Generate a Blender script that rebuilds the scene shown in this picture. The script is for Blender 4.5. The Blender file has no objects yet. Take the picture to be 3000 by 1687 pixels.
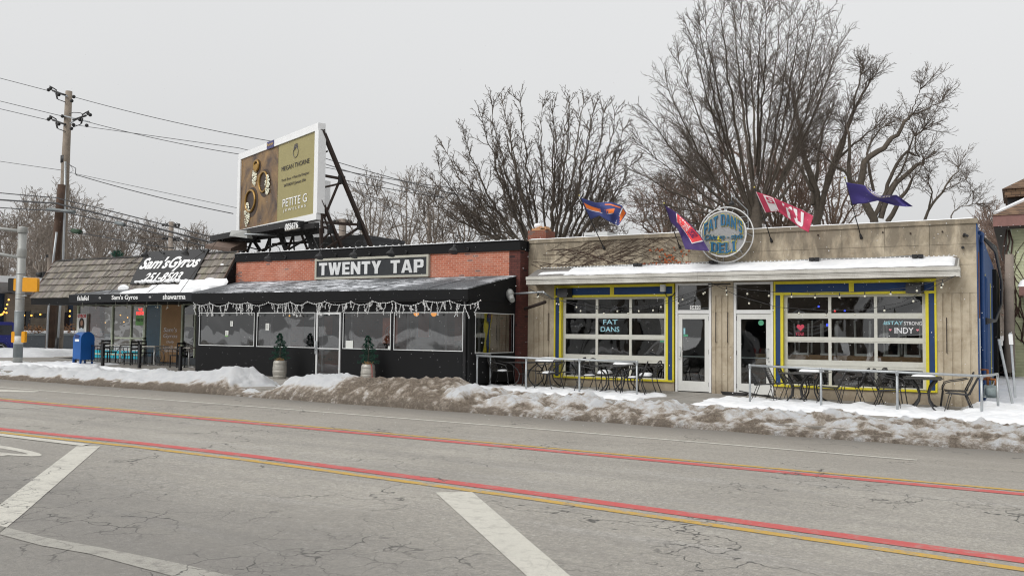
import bpy, math, random
from mathutils import Vector, Matrix, noise
import numpy as np
R = math.radians
scene = bpy.context.scene
col = scene.collection
random.seed(5)
# ---------------------------------------------------------------- camera
F, CX, CY = 2592.8, 1500.0, 843.5            # focal length in pixels of the 3000 px wide photograph
YAW, PIT, ROL = R(29.86), R(2.83), R(.605)
CAM = Vector((0, -24, 1.65))
fwd = Vector((-math.sin(YAW)*math.cos(PIT), math.cos(YAW)*math.cos(PIT), math.sin(PIT)))
rt = Vector((math.cos(YAW), math.sin(YAW), 0)); up = rt.cross(fwd)
RT = rt*math.cos(ROL)+up*math.sin(ROL); UP = -rt*math.sin(ROL)+up*math.cos(ROL)
cd = bpy.data.cameras.new('camera'); cam = bpy.data.objects.new('camera', cd); col.objects.link(cam)
cam.matrix_world = Matrix(((RT.x, UP.x, -fwd.x, CAM.x), (RT.y, UP.y, -fwd.y, CAM.y), (RT.z, UP.z, -fwd.z, CAM.z), (0, 0, 0, 1)))
cd.sensor_width = 36; cd.lens = F/3000*36; cd.clip_end = 2000; cd.clip_start = .1
scene.camera = cam
# ---------------------------------------------------------------- sky and sun (overcast)
w = bpy.data.worlds.new('World'); scene.world = w; w.use_nodes = True
nt = w.node_tree; nt.nodes.clear()
def N(t, nt, **k):
    n = nt.nodes.new(t)
    for a, b in k.items():
        setattr(n, a, b)
    return n
SUN_EL, SUN_ROT = R(42), R(200)
sky = N('ShaderNodeTexSky', nt, sky_type='NISHITA'); sky.sun_disc = False
sky.sun_elevation = SUN_EL; sky.sun_rotation = SUN_ROT; sky.dust_density = 6; sky.air_density = 1.5
hs = N('ShaderNodeHueSaturation', nt); hs.inputs['Saturation'].default_value = .06
nt.links.new(sky.outputs[0], hs.inputs['Color'])
b1 = N('ShaderNodeBackground', nt); b1.inputs[1].default_value = .05; nt.links.new(hs.outputs[0], b1.inputs[0])
tc = N('ShaderNodeTexCoord', nt); sx = N('ShaderNodeSeparateXYZ', nt); nt.links.new(tc.outputs['Generated'], sx.inputs[0])
rp = N('ShaderNodeValToRGB', nt); nt.links.new(sx.outputs[2], rp.inputs[0])
rp.color_ramp.elements[0].color = (.525, .53, .535, 1); rp.color_ramp.elements[0].position = 0
rp.color_ramp.elements[1].color = (.78, .785, .79, 1); rp.color_ramp.elements[1].position = 1
nz = N('ShaderNodeTexNoise', nt); nz.inputs['Scale'].default_value = 1.6; nz.inputs['Detail'].default_value = 3
nt.links.new(tc.outputs['Generated'], nz.inputs['Vector'])
mr = N('ShaderNodeMapRange', nt); mr.inputs['To Min'].default_value = .93; mr.inputs['To Max'].default_value = 1.05
nt.links.new(nz.outputs[0], mr.inputs[0])
b2 = N('ShaderNodeBackground', nt); nt.links.new(rp.outputs[0], b2.inputs[0]); nt.links.new(mr.outputs[0], b2.inputs[1])
ad = N('ShaderNodeAddShader', nt); nt.links.new(b1.outputs[0], ad.inputs[0]); nt.links.new(b2.outputs[0], ad.inputs[1])
wo = N('ShaderNodeOutputWorld', nt); nt.links.new(ad.outputs[0], wo.inputs[0])
sl = bpy.data.lights.new('sun', 'SUN'); sl.energy = 1.3; sl.angle = R(35); sl.color = (1, .985, .96)
so = bpy.data.objects.new('sun', sl); col.objects.link(so)
# direction towards the sun for sky rotation SUN_ROT
sd = Vector((math.sin(SUN_ROT)*math.cos(SUN_EL), math.cos(SUN_ROT)*math.cos(SUN_EL), math.sin(SUN_EL)))
so.rotation_euler = sd.to_track_quat('Z', 'Y').to_euler()
vs = scene.view_settings; vs.view_transform = 'Standard'; vs.look = 'None'; vs.gamma = 1; vs.exposure = 0
scene.cycles.transparent_max_bounces = 24; scene.cycles.filter_width = 1.15
# ---------------------------------------------------------------- measuring helpers (photo pixel + a known plane -> point in the world)
def ray(px, py):
    return (px-CX)/F*RT-(py-CY)/F*UP+fwd
def onY(px, py, Y):
    d = ray(px, py); return CAM+d*((Y-CAM.y)/d.y)
def onX(px, py, X):
    d = ray(px, py); return CAM+d*((X-CAM.x)/d.x)
def onP(px, py, p0, n):
    d = ray(px, py); return CAM+d*((Vector(p0)-CAM).dot(n)/d.dot(n))
def dep(px, py, D):
    return CAM+ray(px, py)*D
def zat(X, Y, py):
    v = Vector((X, Y, 0))-CAM
    a, b = v.dot(UP), v.dot(fwd)          # y(z) = CY - F*(a+z*UP.z)/(b+z*fwd.z)
    k = (CY-py)/F
    return (k*b-a)/(UP.z-k*fwd.z)
def Xat(px, Y, py=1000):
    return onY(px, py, Y).x
def clampx(x): return max(-70, min(40, x))
def zg(x): return -.04-.009*(clampx(x)+.9)
def zr(x): return -.19-.006*clampx(x)
# ---------------------------------------------------------------- materials
MATS = {}
def newmat(name):
    m = bpy.data.materials.new(name); m.use_nodes = True; nt = m.node_tree
    p = nt.nodes['Principled BSDF']; MATS[name] = m
    return m, nt, p
def ln(nt, a, b): nt.links.new(a, b)
def c4(c): return (c[0], c[1], c[2], 1)
def mixc(nt, fac, a, b, mode='MIX'):
    n = N('ShaderNodeMix', nt, data_type='RGBA', blend_type=mode)
    for s, v in ((0, fac), (6, a), (7, b)):
        if hasattr(v, 'is_output') or hasattr(v, 'links'): ln(nt, v, n.inputs[s])
        elif s == 0: n.inputs[0].default_value = v
        else: n.inputs[s].default_value = c4(v)
    return n.outputs[2]
def math1(nt, op, a, b=None, c=None):
    n = N('ShaderNodeMath', nt, operation=op)
    for i, v in enumerate((a, b, c)):
        if v is None: continue
        if hasattr(v, 'links'): ln(nt, v, n.inputs[i])
        else: n.inputs[i].default_value = v
    return n.outputs[0]
def ramp(nt, fac, lo, hi, a=0., b=1.):
    n = N('ShaderNodeMapRange', nt); ln(nt, fac, n.inputs[0])
    for i, v in ((1, lo), (2, hi), (3, a), (4, b)): n.inputs[i].default_value = v
    return n.outputs[0]
def pos(nt, scale=(1, 1, 1), obj=False):
    if obj:
        s = N('ShaderNodeTexCoord', nt).outputs['Object']
    else:
        s = N('ShaderNodeNewGeometry', nt).outputs['Position']
    if scale == (1, 1, 1): return s
    m = N('ShaderNodeMapping', nt); ln(nt, s, m.inputs[0]); m.inputs['Scale'].default_value = scale
    return m.outputs[0]
def tex(nt, v, scale, detail=4, rough=.6, dist=0.):
    n = N('ShaderNodeTexNoise', nt); ln(nt, v, n.inputs['Vector'])
    n.inputs['Scale'].default_value = scale; n.inputs['Detail'].default_value = detail
    n.inputs['Roughness'].default_value = rough; n.inputs['Distortion'].default_value = dist
    return n.outputs[0]
def bump(nt, h, p, strength=.4, dist=.02):
    n = N('ShaderNodeBump', nt); ln(nt, h, n.inputs['Height'])
    n.inputs['Strength'].default_value = strength; n.inputs['Distance'].default_value = dist
    ln(nt, n.outputs[0], p.inputs['Normal']); return n
def simple(name, c, rough=.6, metal=0., var=.25, scale=6., bmp=0., tint=False, fine=40., alt=None, spec=None):
    """base colour varied by large and fine noise; tint multiplies by the per-face attribute"""
    m, nt, p = newmat(name)
    v = pos(nt)
    n1 = tex(nt, v, scale, 5, .65); n2 = tex(nt, v, fine, 3, .6)
    dark = tuple(x*(1-var) for x in c); lite = tuple(min(1, x*(1+var*.8)) for x in c)
    if alt: dark = alt
    f = math1(nt, 'ADD', math1(nt, 'MULTIPLY', n1, .65), math1(nt, 'MULTIPLY', n2, .35))
    cc = mixc(nt, ramp(nt, f, .3, .7), dark, lite)
    if tint:
        a = N('ShaderNodeAttribute', nt, attribute_name='tint')
        cc = mixc(nt, 1., cc, a.outputs['Color'], 'MULTIPLY')
    ln(nt, cc, p.inputs['Base Color'])
    p.inputs['Roughness'].default_value = rough; p.inputs['Metallic'].default_value = metal
    if spec is not None: p.inputs['Specular IOR Level'].default_value = spec
    if bmp: bump(nt, n2, p, bmp, .01)
    return m
def emis(name, c, s=1.):
    m, nt, p = newmat(name)
    p.inputs['Base Color'].default_value = c4(c); p.inputs['Emission Color'].default_value = c4(c); p.inputs['Emission Strength'].default_value = s
    return m
def glass(name, tintc=(.75, .78, .78), refl=1.0, wob=.35, scale=1.2):
    m, nt, p = newmat(name); nt.nodes.remove(p)
    t = N('ShaderNodeBsdfTransparent', nt); t.inputs[0].default_value = c4(tintc)
    g = N('ShaderNodeBsdfGlossy', nt); g.inputs['Roughness'].default_value = .02; g.inputs[0].default_value = (refl, refl, refl, 1)
    fr = N('ShaderNodeFresnel', nt); fr.inputs[0].default_value = 1.55
    f2 = math1(nt, 'MULTIPLY', fr.outputs[0], 2.2); f2 = math1(nt, 'ADD', f2, .02); f2 = math1(nt, 'MINIMUM', f2, .9)
    h = tex(nt, pos(nt), scale, 2, .5, .6)
    b = N('ShaderNodeBump', nt); b.inputs['Strength'].default_value = wob; b.inputs['Distance'].default_value = .12; ln(nt, h, b.inputs['Height'])
    ln(nt, b.outputs[0], g.inputs['Normal'])
    mx = N('ShaderNodeMixShader', nt); ln(nt, f2, mx.inputs[0]); ln(nt, t.outputs[0], mx.inputs[1]); ln(nt, g.outputs[0], mx.inputs[2])
    ln(nt, mx.outputs[0], nt.nodes['Material Output'].inputs[0])
    return m
# cracks shared by asphalt and the paint on it
def cracks(nt):
    v = pos(nt, (1, 1, 0))
    def layer(sc, dist, wd, msc, lo, hi, off):
        dn = N('ShaderNodeTexNoise', nt); dn.inputs['Scale'].default_value = dist; dn.inputs['Detail'].default_value = 4
        ln(nt, v, dn.inputs['Vector'])
        vm = N('ShaderNodeVectorMath', nt, operation='SCALE'); ln(nt, dn.outputs['Color'], vm.inputs[0]); vm.inputs['Scale'].default_value = 1.1/sc*.8
        va = N('ShaderNodeVectorMath', nt, operation='ADD'); ln(nt, v, va.inputs[0]); ln(nt, vm.outputs[0], va.inputs[1])
        vo = N('ShaderNodeTexVoronoi', nt, feature='DISTANCE_TO_EDGE'); vo.inputs['Scale'].default_value = sc; ln(nt, va.outputs[0], vo.inputs['Vector'])
        ed = ramp(nt, vo.outputs['Distance'], wd*.3, wd, 1, 0)
        of = N('ShaderNodeVectorMath', nt, operation='ADD'); ln(nt, v, of.inputs[0]); of.inputs[1].default_value = (off, off*2, 0)
        mk = ramp(nt, tex(nt, of.outputs[0], msc, 3, .5), lo, hi)
        return math1(nt, 'MULTIPLY', ed, mk)
    a = layer(.5, 1.5, .009, .35, .48, .56, 3.1)
    b = layer(1.9, 3.5, .010, .45, .54, .66, 17.3)
    # the cracked strip at the near edge of the road
    sx = N('ShaderNodeSeparateXYZ', nt); ln(nt, v, sx.inputs[0])
    near = ramp(nt, math1(nt, 'ADD', sx.outputs[1], math1(nt, 'MULTIPLY', sx.outputs[0], .12)), -17.4, -19.2)
    c = math1(nt, 'MULTIPLY', layer(2.3, 2.5, .02, 1.0, .42, .6, 41.7), near)
    return math1(nt, 'MAXIMUM', math1(nt, 'MAXIMUM', a, b), c), near
def asphalt_color(nt):
    v = pos(nt)
    fine = tex(nt, v, 110, 3, .8); mid = tex(nt, v, 26, 3, .7); big = tex(nt, v, .45, 4, .55)
    cr, near = cracks(nt)
    c = mixc(nt, ramp(nt, big, .35, .65), (.36, .335, .288), (.46, .43, .37))
    # streaks along the lanes, left by tyres
    st = tex(nt, pos(nt, (.05, 1.3, 0)), 1.6, 4, .6)
    c = mixc(nt, ramp(nt, st, .4, .68, 0, .5), c, (.235, .22, .20))
    c = mixc(nt, ramp(nt, tex(nt, pos(nt, (.3, 1, 1)), 1.3, 6, .7, .8), .58, .74, 0, .55), c, (.19, .175, .155))
    c = mixc(nt, ramp(nt, tex(nt, pos(nt, (.12, 1, 1)), 2.4, 5, .65), .56, .72, 0, .5), c, (.50, .48, .45))
    c = mixc(nt, ramp(nt, mid, .40, .62, 0, .5), c, (.2, .19, .175))
    c = mixc(nt, ramp(nt, tex(nt, v, 11, 6, .85), .46, .62, 0, .45), c, (.19, .178, .16))
    c = mixc(nt, ramp(nt, tex(nt, v, 17, 5, .85), .54, .64, 0, .5), c, (.56, .54, .50))
    c = mixc(nt, ramp(nt, fine, .5, .62, 0, .75), c, (.12, .115, .11))
    c = mixc(nt, ramp(nt, fine, .42, .3, 0, .6), c, (.5, .485, .46))
    sz = N('ShaderNodeSeparateXYZ', nt); ln(nt, v, sz.inputs[0])
    c = mixc(nt, ramp(nt, sz.outputs[1], -13, -8.2, 0, .5), c, (.235, .21, .175))
    c = mixc(nt, ramp(nt, tex(nt, v, 3.2, 5, .75, 1.), .66, .74, 0, .6), c, (.13, .12, .108))
    # damp, grimy gutter next to the snow bank
    sx = N('ShaderNodeSeparateXYZ', nt); ln(nt, v, sx.inputs[0])
    yw = math1(nt, 'ADD', sx.outputs[1], math1(nt, 'MULTIPLY', tex(nt, pos(nt, (.25, 1, 1)), 1.5, 4, .6), .8))
    wet = ramp(nt, yw, -8.6, -7.2)
    c = mixc(nt, math1(nt, 'MULTIPLY', wet, .75), c, (.125, .115, .10))
    c = mixc(nt, math1(nt, 'MULTIPLY', near, .55), c, (.155, .148, .138))
    c = mixc(nt, math1(nt, 'MULTIPLY', cr, .85), c, (.04, .038, .036))
    return c, cr, fine, wet
def mk_asphalt():
    m, nt, p = newmat('asphalt')
    c, cr, fine, wet = asphalt_color(nt); ln(nt, c, p.inputs['Base Color'])
    ln(nt, ramp(nt, wet, 0, 1, .85, .55), p.inputs['Roughness'])
    bump(nt, math1(nt, 'SUBTRACT', fine, cr), p, .5, .006); return m
def mk_paint(name, c, wear=.45):
    m, nt, p = newmat(name)
    a, cr, fine, wet = asphalt_color(nt)
    v = pos(nt)
    wn = tex(nt, v, 5.5, 6, .75)
    worn = math1(nt, 'MULTIPLY', ramp(nt, wn, .5, .62), wear)
    worn = math1(nt, 'MAXIMUM', worn, math1(nt, 'MULTIPLY', ramp(nt, fine, .52, .6), wear*.95))
    col_ = mixc(nt, tex(nt, v, 2.2, 4), tuple(x*.82 for x in c), c)
    col_ = mixc(nt, math1(nt, 'MAXIMUM', worn, math1(nt, 'MULTIPLY', cr, .9)), col_, a)
    ln(nt, col_, p.inputs['Base Color']); p.inputs['Roughness'].default_value = .7
    bump(nt, math1(nt, 'SUBTRACT', fine, cr), p, .4, .006); return m
def mk_snow(name='snow', dirty=False):
    m, nt, p = newmat(name); v = pos(nt)
    n1 = tex(nt, v, 3.5, 6, .65); n2 = tex(nt, v, 38, 4, .7)
    white = mixc(nt, ramp(nt, n1, .35, .65), (.74, .755, .775), (.85, .855, .86))
    if dirty:
        a = N('ShaderNodeAttribute', nt, attribute_name='dirt')
        n3 = tex(nt, v, 12, 8, .85); n4 = tex(nt, v, 60, 3, .8)
        f = math1(nt, 'ADD', a.outputs['Fac'], math1(nt, 'MULTIPLY', math1(nt, 'SUBTRACT', n3, .5), 1.5))
        brown = mixc(nt, ramp(nt, math1(nt, 'ADD', math1(nt, 'MULTIPLY', n4, .5), math1(nt, 'MULTIPLY', tex(nt, v, 22, 4, .8), .5)), .38, .62), (.065, .048, .034), (.34, .27, .20))
        lt = mixc(nt, ramp(nt, f, .3, .7), white, (.54, .465, .385))
        cc = mixc(nt, ramp(nt, f, .58, .92), lt, brown)
        b = N('ShaderNodeAttribute', nt, attribute_name='grime')
        cc = mixc(nt, math1(nt, 'MULTIPLY', b.outputs['Fac'], ramp(nt, n3, .35, .6, 0, .8)), cc, (.15, .125, .10))
        ln(nt, cc, p.inputs['Base Color'])
        bump(nt, math1(nt, 'ADD', n2, n4), p, 1., .05)
        ln(nt, ramp(nt, a.outputs['Fac'], 0, 1, .55, .75), p.inputs['Roughness'])
    else:
        ln(nt, white, p.inputs['Base Color']); p.inputs['Roughness'].default_value = .55; bump(nt, math1(nt, 'ADD', n1, n2), p, .5, .02)
    return m
def wallvec(nt, sc=(1, 1)):
    s = N('ShaderNodeSeparateXYZ', nt); ln(nt, pos(nt), s.inputs[0])
    u = math1(nt, 'ADD', s.outputs[0], s.outputs[1])
    c = N('ShaderNodeCombineXYZ', nt); ln(nt, u, c.inputs[0]); ln(nt, s.outputs[2], c.inputs[1]); return c.outputs[0], s
def mk_brick(name, c1, c2, mort, dark=(.16, .10, .09), darkamt=.1, w=.203, h=.0675):
    m, nt, p = newmat(name); v, s = wallvec(nt)
    b = N('ShaderNodeTexBrick', nt); ln(nt, v, b.inputs['Vector']); b.inputs['Scale'].default_value = 1
    b.inputs['Brick Width'].default_value = w; b.inputs['Row Height'].default_value = h; b.inputs['Mortar Size'].default_value = .006
    b.inputs['Color1'].default_value = c4(c1); b.inputs['Color2'].default_value = c4(c2); b.inputs['Mortar'].default_value = c4(mort)
    b.inputs['Mortar Smooth'].default_value = .3
    b2 = N('ShaderNodeTexBrick', nt); ln(nt, v, b2.inputs['Vector']); b2.inputs['Scale'].default_value = 1
    b2.inputs['Brick Width'].default_value = w; b2.inputs['Row Height'].default_value = h; b2.inputs['Mortar Size'].default_value = .006
    b2.inputs['Color1'].default_value = (0, 0, 0, 1); b2.inputs['Color2'].default_value = (1, 1, 1, 1); b2.inputs['Mortar'].default_value = (0, 0, 0, 1)
    isd = ramp(nt, b2.outputs[0], 1-darkamt, 1-darkamt+.01)
    cc = mixc(nt, isd, b.outputs[0], dark)
    n1 = tex(nt, pos(nt), 1.4, 5, .6); n2 = tex(nt, pos(nt), 45, 4, .7)
    cc = mixc(nt, ramp(nt, n2, .4, .7, 0, .35), cc, tuple(x*.45 for x in c1))
    cc = mixc(nt, ramp(nt, n1, .5, .75, 0, .35), cc, mort)
    ln(nt, cc, p.inputs['Base Color']); p.inputs['Roughness'].default_value = .85
    bump(nt, math1(nt, 'SUBTRACT', math1(nt, 'MULTIPLY', n2, .4), b.outputs['Fac']), p, .7, .008); return m
def mk_lime():
    m, nt, p = newmat('limestone'); v = pos(nt)
    s = N('ShaderNodeSeparateXYZ', nt); ln(nt, v, s.inputs[0])
    n1 = tex(nt, pos(nt, (1, 1, .8)), 1.5, 7, .65, .6); n2 = tex(nt, v, 9, 5, .65); n3 = tex(nt, v, 80, 3, .7)
    c = mixc(nt, ramp(nt, n1, .36, .62), (.31, .25, .172), (.50, .43, .32))
    c = mixc(nt, ramp(nt, n2, .42, .72, 0, .4), c, (.52, .46, .36))
    # rain-run soot: vertical streaks hanging from the coping, strongest on the parapet
    dr = tex(nt, pos(nt, (2., 2., .7)), 1.4, 7, .72, .5)
    top = ramp(nt, s.outputs[2], 3.2, 4.5)
    st = math1(nt, 'MULTIPLY', ramp(nt, math1(nt, 'ADD', dr, math1(nt, 'MULTIPLY', top, .24)), .5, .72), ramp(nt, s.outputs[2], 2.7, 3.7, .0, .8))
    c = mixc(nt, st, c, (.16, .135, .10))
    # splash stain along the plinth
    lo = math1(nt, 'MULTIPLY', ramp(nt, s.outputs[2], .55, .05), ramp(nt, tex(nt, v, 2.5, 5, .7), .3, .6, .2, .9))
    c = mixc(nt, math1(nt, 'MULTIPLY', lo, .6), c, (.17, .13, .09))
    c = mixc(nt, ramp(nt, n3, .5, .75, 0, .35), c, (.17, .14, .11))
    ln(nt, c, p.inputs['Base Color']); p.inputs['Roughness'].default_value = .9
    bump(nt, math1(nt, 'ADD', n3, n2), p, .4, .008); return m
def mk_concrete(name='concrete', a=(.22, .205, .18), b=(.33, .31, .28), joint=True):
    m, nt, p = newmat(name); v = pos(nt)
    n1 = tex(nt, v, .9, 6, .6); n2 = tex(nt, v, 70, 3, .7); n0 = tex(nt, v, 4, 5, .7, .5)
    c = mixc(nt, ramp(nt, n1, .35, .65), a, b)
    c = mixc(nt, ramp(nt, n0, .52, .7, 0, .5), c, tuple(x*.55 for x in a))
    c = mixc(nt, ramp(nt, n2, .45, .7, 0, .4), c, tuple(x*.6 for x in a))
    if joint:
        br = N('ShaderNodeTexBrick', nt, offset=0.); ln(nt, v, br.inputs['Vector']); br.inputs['Scale'].default_value = 1
        br.inputs['Brick Width'].default_value = 1.5; br.inputs['Row Height'].default_value = 1.5; br.inputs['Mortar Size'].default_value = .01
        c = mixc(nt, math1(nt, 'MULTIPLY', br.outputs['Fac'], .8), c, (.06, .055, .05))
    ln(nt, c, p.inputs['Base Color']); p.inputs['Roughness'].default_value = .85; bump(nt, n2, p, .3, .005); return m
def mk_siding(name, c, h=.13):
    m, nt, p = newmat(name)
    s = N('ShaderNodeSeparateXYZ', nt); ln(nt, pos(nt), s.inputs[0])
    fr = math1(nt, 'FRACT', math1(nt, 'DIVIDE', s.outputs[2], h))
    n1 = tex(nt, pos(nt), 2, 5, .6)
    cc = mixc(nt, ramp(nt, n1, .35, .7), tuple(x*.72 for x in c), c)
    cc = mixc(nt, ramp(nt, fr, .0, .1, .8, 0), cc, tuple(x*.25 for x in c))
    ln(nt, cc, p.inputs['Base Color']); p.inputs['Roughness'].default_value = .75
    bump(nt, math1(nt, 'SUBTRACT', 1., fr), p, .6, .02); return m
def mk_canvas(name, c=(.022, .023, .025), streak=False):
    m, nt, p = newmat(name); v = pos(nt)
    n1 = tex(nt, v, 1.2, 5, .6); n2 = tex(nt, v, 90, 2, .6)
    cc = mixc(nt, n1, tuple(x*.7 for x in c), tuple(x*1.7 for x in c))
    if streak:
        st = tex(nt, pos(nt, (.5, 1.5, 1)), 2.6, 7, .8, 1.2); br = tex(nt, pos(nt, (.6, .3, 1)), .9, 3, .5)
        cc = mixc(nt, math1(nt, 'MULTIPLY', ramp(nt, st, .47, .6), ramp(nt, br, .42, .56)), cc, (.80, .82, .86))
        cc = mixc(nt, ramp(nt, tex(nt, v, 24, 5, .8), .48, .66, 0, .35), cc, (.6, .62, .65))
    ln(nt, cc, p.inputs['Base Color']); p.inputs['Roughness'].default_value = .75; p.inputs['Specular IOR Level'].default_value = .25; bump(nt, n2, p, .2, .003)
    return m
def mk_shingle():
    m, nt, p = newmat('cedar_shingle'); v = pos(nt)
    st = tex(nt, pos(nt, (1, .05, .05)), 60, 4, .7); n1 = tex(nt, v, 2.5, 5, .6)
    a = N('ShaderNodeAttribute', nt, attribute_name='tint')
    c = mixc(nt, ramp(nt, st, .3, .7), (.085, .078, .07), (.34, .318, .285))
    c = mixc(nt, 1., c, a.outputs['Color'], 'MULTIPLY')
    c = mixc(nt, ramp(nt, n1, .5, .75, 0, .4), c, (.12, .10, .085))
    ln(nt, c, p.inputs['Base Color']); p.inputs['Roughness'].default_value = .9; bump(nt, st, p, .4, .01); return m
def mk_asphalt_shingle():
    m, nt, p = newmat('roof_shingle'); v = pos(nt)
    b = N('ShaderNodeTexBrick', nt); b.inputs['Scale'].default_value = 1; b.inputs['Brick Width'].default_value = .35; b.inputs['Row Height'].default_value = .16
    vv, s = wallvec(nt); ln(nt, vv, b.inputs['Vector']); b.inputs['Mortar Size'].default_value = .012
    b.inputs['Color1'].default_value = (.20, .125, .075, 1); b.inputs['Color2'].default_value = (.115, .07, .045, 1); b.inputs['Mortar'].default_value = (.04, .028, .02, 1)
    ln(nt, b.outputs[0], p.inputs['Base Color']); p.inputs['Roughness'].default_value = .9; return m
def mk_poster():
    """brown and gold jewellery photograph: soft folds of cloth"""
    m, nt, p = newmat('poster_photo'); v = pos(nt, obj=True)
    n1 = tex(nt, v, .55, 5, .55, 1.5); n2 = tex(nt, v, 1.6, 4, .6, 2.5)
    c = mixc(nt, ramp(nt, n1, .35, .68), (.05, .024, .010), (.33, .19, .06))
    c = mixc(nt, ramp(nt, n2, .55, .72, 0, .55), c, (.045, .02, .012))
    c = mixc(nt, ramp(nt, tex(nt, v, 1.1, 3, .5, 1.), .58, .75, 0, .6), c, (.13, .04, .03))
    ln(nt, c, p.inputs['Base Color']); p.inputs['Roughness'].default_value = .35; bump(nt, tex(nt, v, 2.6, 5, .6, 1.), p, .35, .04); return m
M = MATS
mk_asphalt(); mk_paint('paint_white', (.62, .60, .53), .5); mk_paint('paint_yellow', (.60, .36, .04), .75); mk_paint('paint_red', (.58, .085, .08), .6)
mk_paint('paint_faded', (.40, .385, .34), .8)
mk_snow(); mk_snow('snow_dirty', True); mk_lime(); mk_concrete(); mk_concrete('kerb_concrete', joint=False); mk_shingle(); mk_asphalt_shingle(); mk_poster()
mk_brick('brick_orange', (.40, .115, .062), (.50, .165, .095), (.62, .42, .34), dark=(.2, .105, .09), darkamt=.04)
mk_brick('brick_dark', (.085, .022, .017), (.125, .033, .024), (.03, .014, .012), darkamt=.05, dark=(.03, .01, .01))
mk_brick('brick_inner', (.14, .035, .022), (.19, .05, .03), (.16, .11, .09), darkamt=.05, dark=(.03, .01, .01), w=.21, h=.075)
mk_brick('brick_chimney', (.22, .06, .035), (.29, .085, .05), (.23, .17, .13), darkamt=.1)
mk_brick('brick_tan', (.26, .215, .165), (.30, .25, .20), (.15, .12, .10), darkamt=.0)
mk_canvas('black_panel', (.004, .0042, .0048)); mk_canvas('canvas', (.05, .053, .057), True); mk_canvas('awning_black', (.016, .017, .019))
mk_canvas('awning_top', (.05, .052, .055), True)
mk_siding('siding_green', (.50, .52, .33)); mk_siding('siding_tan', (.21, .175, .135), .16); mk_siding('siding_grey', (.07, .072, .078), .2)
mk_siding('siding_white', (.6, .6, .58), .14)
simple('yellow_paint', (.62, .53, .02), .5, var=.15, scale=3); simple('blue_paint', (.003, .033, .125), .6, var=.25, scale=3)
simple('blue_wall', (.005, .045, .16), .65, var=.3, scale=1.2, bmp=.2); simple('white_frame', (.62, .62, .59), .45, var=.08, scale=3)
simple('white_metal', (.68, .68, .67), .5, var=.1, scale=2); simple('cream_frame', (.55, .545, .49), .5, var=.1)
simple('fascia_white', (.56, .55, .51), .55, var=.25, scale=1.3, alt=(.33, .31, .27)); simple('galvanised', (.40, .42, .43), .45, .6, var=.2, scale=8)
simple('steel_rust', (.022, .018, .016), .75, .2, var=.4, scale=4, alt=(.04, .020, .013)); simple('steel_black', (.022, .021, .021), .6, .2, var=.4)
simple('black_metal', (.017, .017, .018), .5, .2, var=.3); simple('chair_metal', (.035, .034, .034), .55, .2, var=.3); simple('chair_mesh', (.03, .03, .03), .6, .1)
simple('pole_wood', (.235, .195, .155), .9, var=.4, scale=2, bmp=.5); simple('pole_dark', (.075, .045, .03), .9, var=.5, scale=3, bmp=.6)
simple('pole_grey', (.33, .335, .32), .5, .3, var=.15, scale=3); simple('patch_grey', (.17, .19, .195), .5, .2, var=.15)
simple('signal_yellow', (.75, .33, .008), .45, var=.08); simple('mail_blue', (.008, .085, .30), .4, var=.15, scale=3); simple('white_decal', (.75, .75, .74), .6, var=.06)
simple('decal_navy', (.015, .03, .12), .5); simple('letter_white', (.80, .80, .79), .5, var=.04); simple('letter_grey', (.62, .63, .63), .5, var=.06)
simple('sign_black', (.012, .012, .013), .5, var=.3); simple('sign_slate', (.012, .015, .019), .5, var=.35, scale=2); simple('sign_frame', (.40, .39, .33), .7, var=.12)
simple('keg_steel', (.42, .40, .36), .5, .45, var=.3, scale=5); simple('pine', (.012, .075, .045), .7, var=.5, scale=20, tint=True); simple('straw', (.38, .22, .09), .9)
simple('bark', (.115, .095, .075), .95, var=.45, scale=5, bmp=.4); simple('twig', (.13, .105, .085), .95, var=.3, scale=2); simple('twig_brown', (.19, .13, .10), .95, var=.3, scale=2)
simple('bark_brown', (.13, .09, .065), .95, var=.3, scale=2); simple('bark_pale_haze', (.22, .185, .155), .95, var=.3, scale=2); simple('twig_pale', (.20, .165, .14), .95, var=.2, scale=2)  # pale bark and wood; the far trees' haze is put into this colour
simple('vine', (.055, .03, .022), .9); simple('vine_leaf', (.30, .075, .02), .8, var=.4, scale=8)
simple('wire', (.03, .03, .032), .6, var=.1); simple('wire_grey', (.12, .12, .125), .6, var=.1); simple('rubber', (.015, .015, .016), .8, var=.2)
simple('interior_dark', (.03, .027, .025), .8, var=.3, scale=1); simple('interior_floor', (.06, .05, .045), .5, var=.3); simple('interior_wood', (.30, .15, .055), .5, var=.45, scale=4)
simple('wood_panel', (.33, .19, .085), .7, var=.2, scale=3); simple('cyan_paint', (.01, .42, .56), .4, var=.05); simple('teal_glass', (.01, .06, .10), .25, var=.2)
simple('stone_counter', (.32, .20, .10), .8, var=.5, scale=3, fine=9); simple('chair_white', (.62, .64, .62), .4, .1, var=.05)
simple('car_blue', (.018, .022, .16), .2, .3, var=.1); simple('car_glass', (.01, .011, .013), .08); simple('chrome', (.5, .5, .5), .2, .9, var=.05); simple('tail_red', (.5, .02, .015), .3)
simple('car_grey', (.25, .26, .27), .25, .4, var=.1); simple('soffit', (.37, .37, .38), .8, var=.06); simple('navy_trim', (.015, .03, .06), .7); simple('planter_grey', (.095, .105, .115), .8, var=.2)
simple('dry_plant', (.20, .10, .045), .9, var=.4, scale=15); simple('eave_brown', (.20, .10, .085), .7); simple('soffit_brown', (.045, .032, .03), .8, var=.5, scale=4)
simple('trim_green', (.50, .55, .42), .7); simple('ac_unit', (.62, .63, .62), .6, var=.06); simple('louver', (.22, .23, .24), .7); simple('cardboard', (.5, .28, .14), .9)
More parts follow.
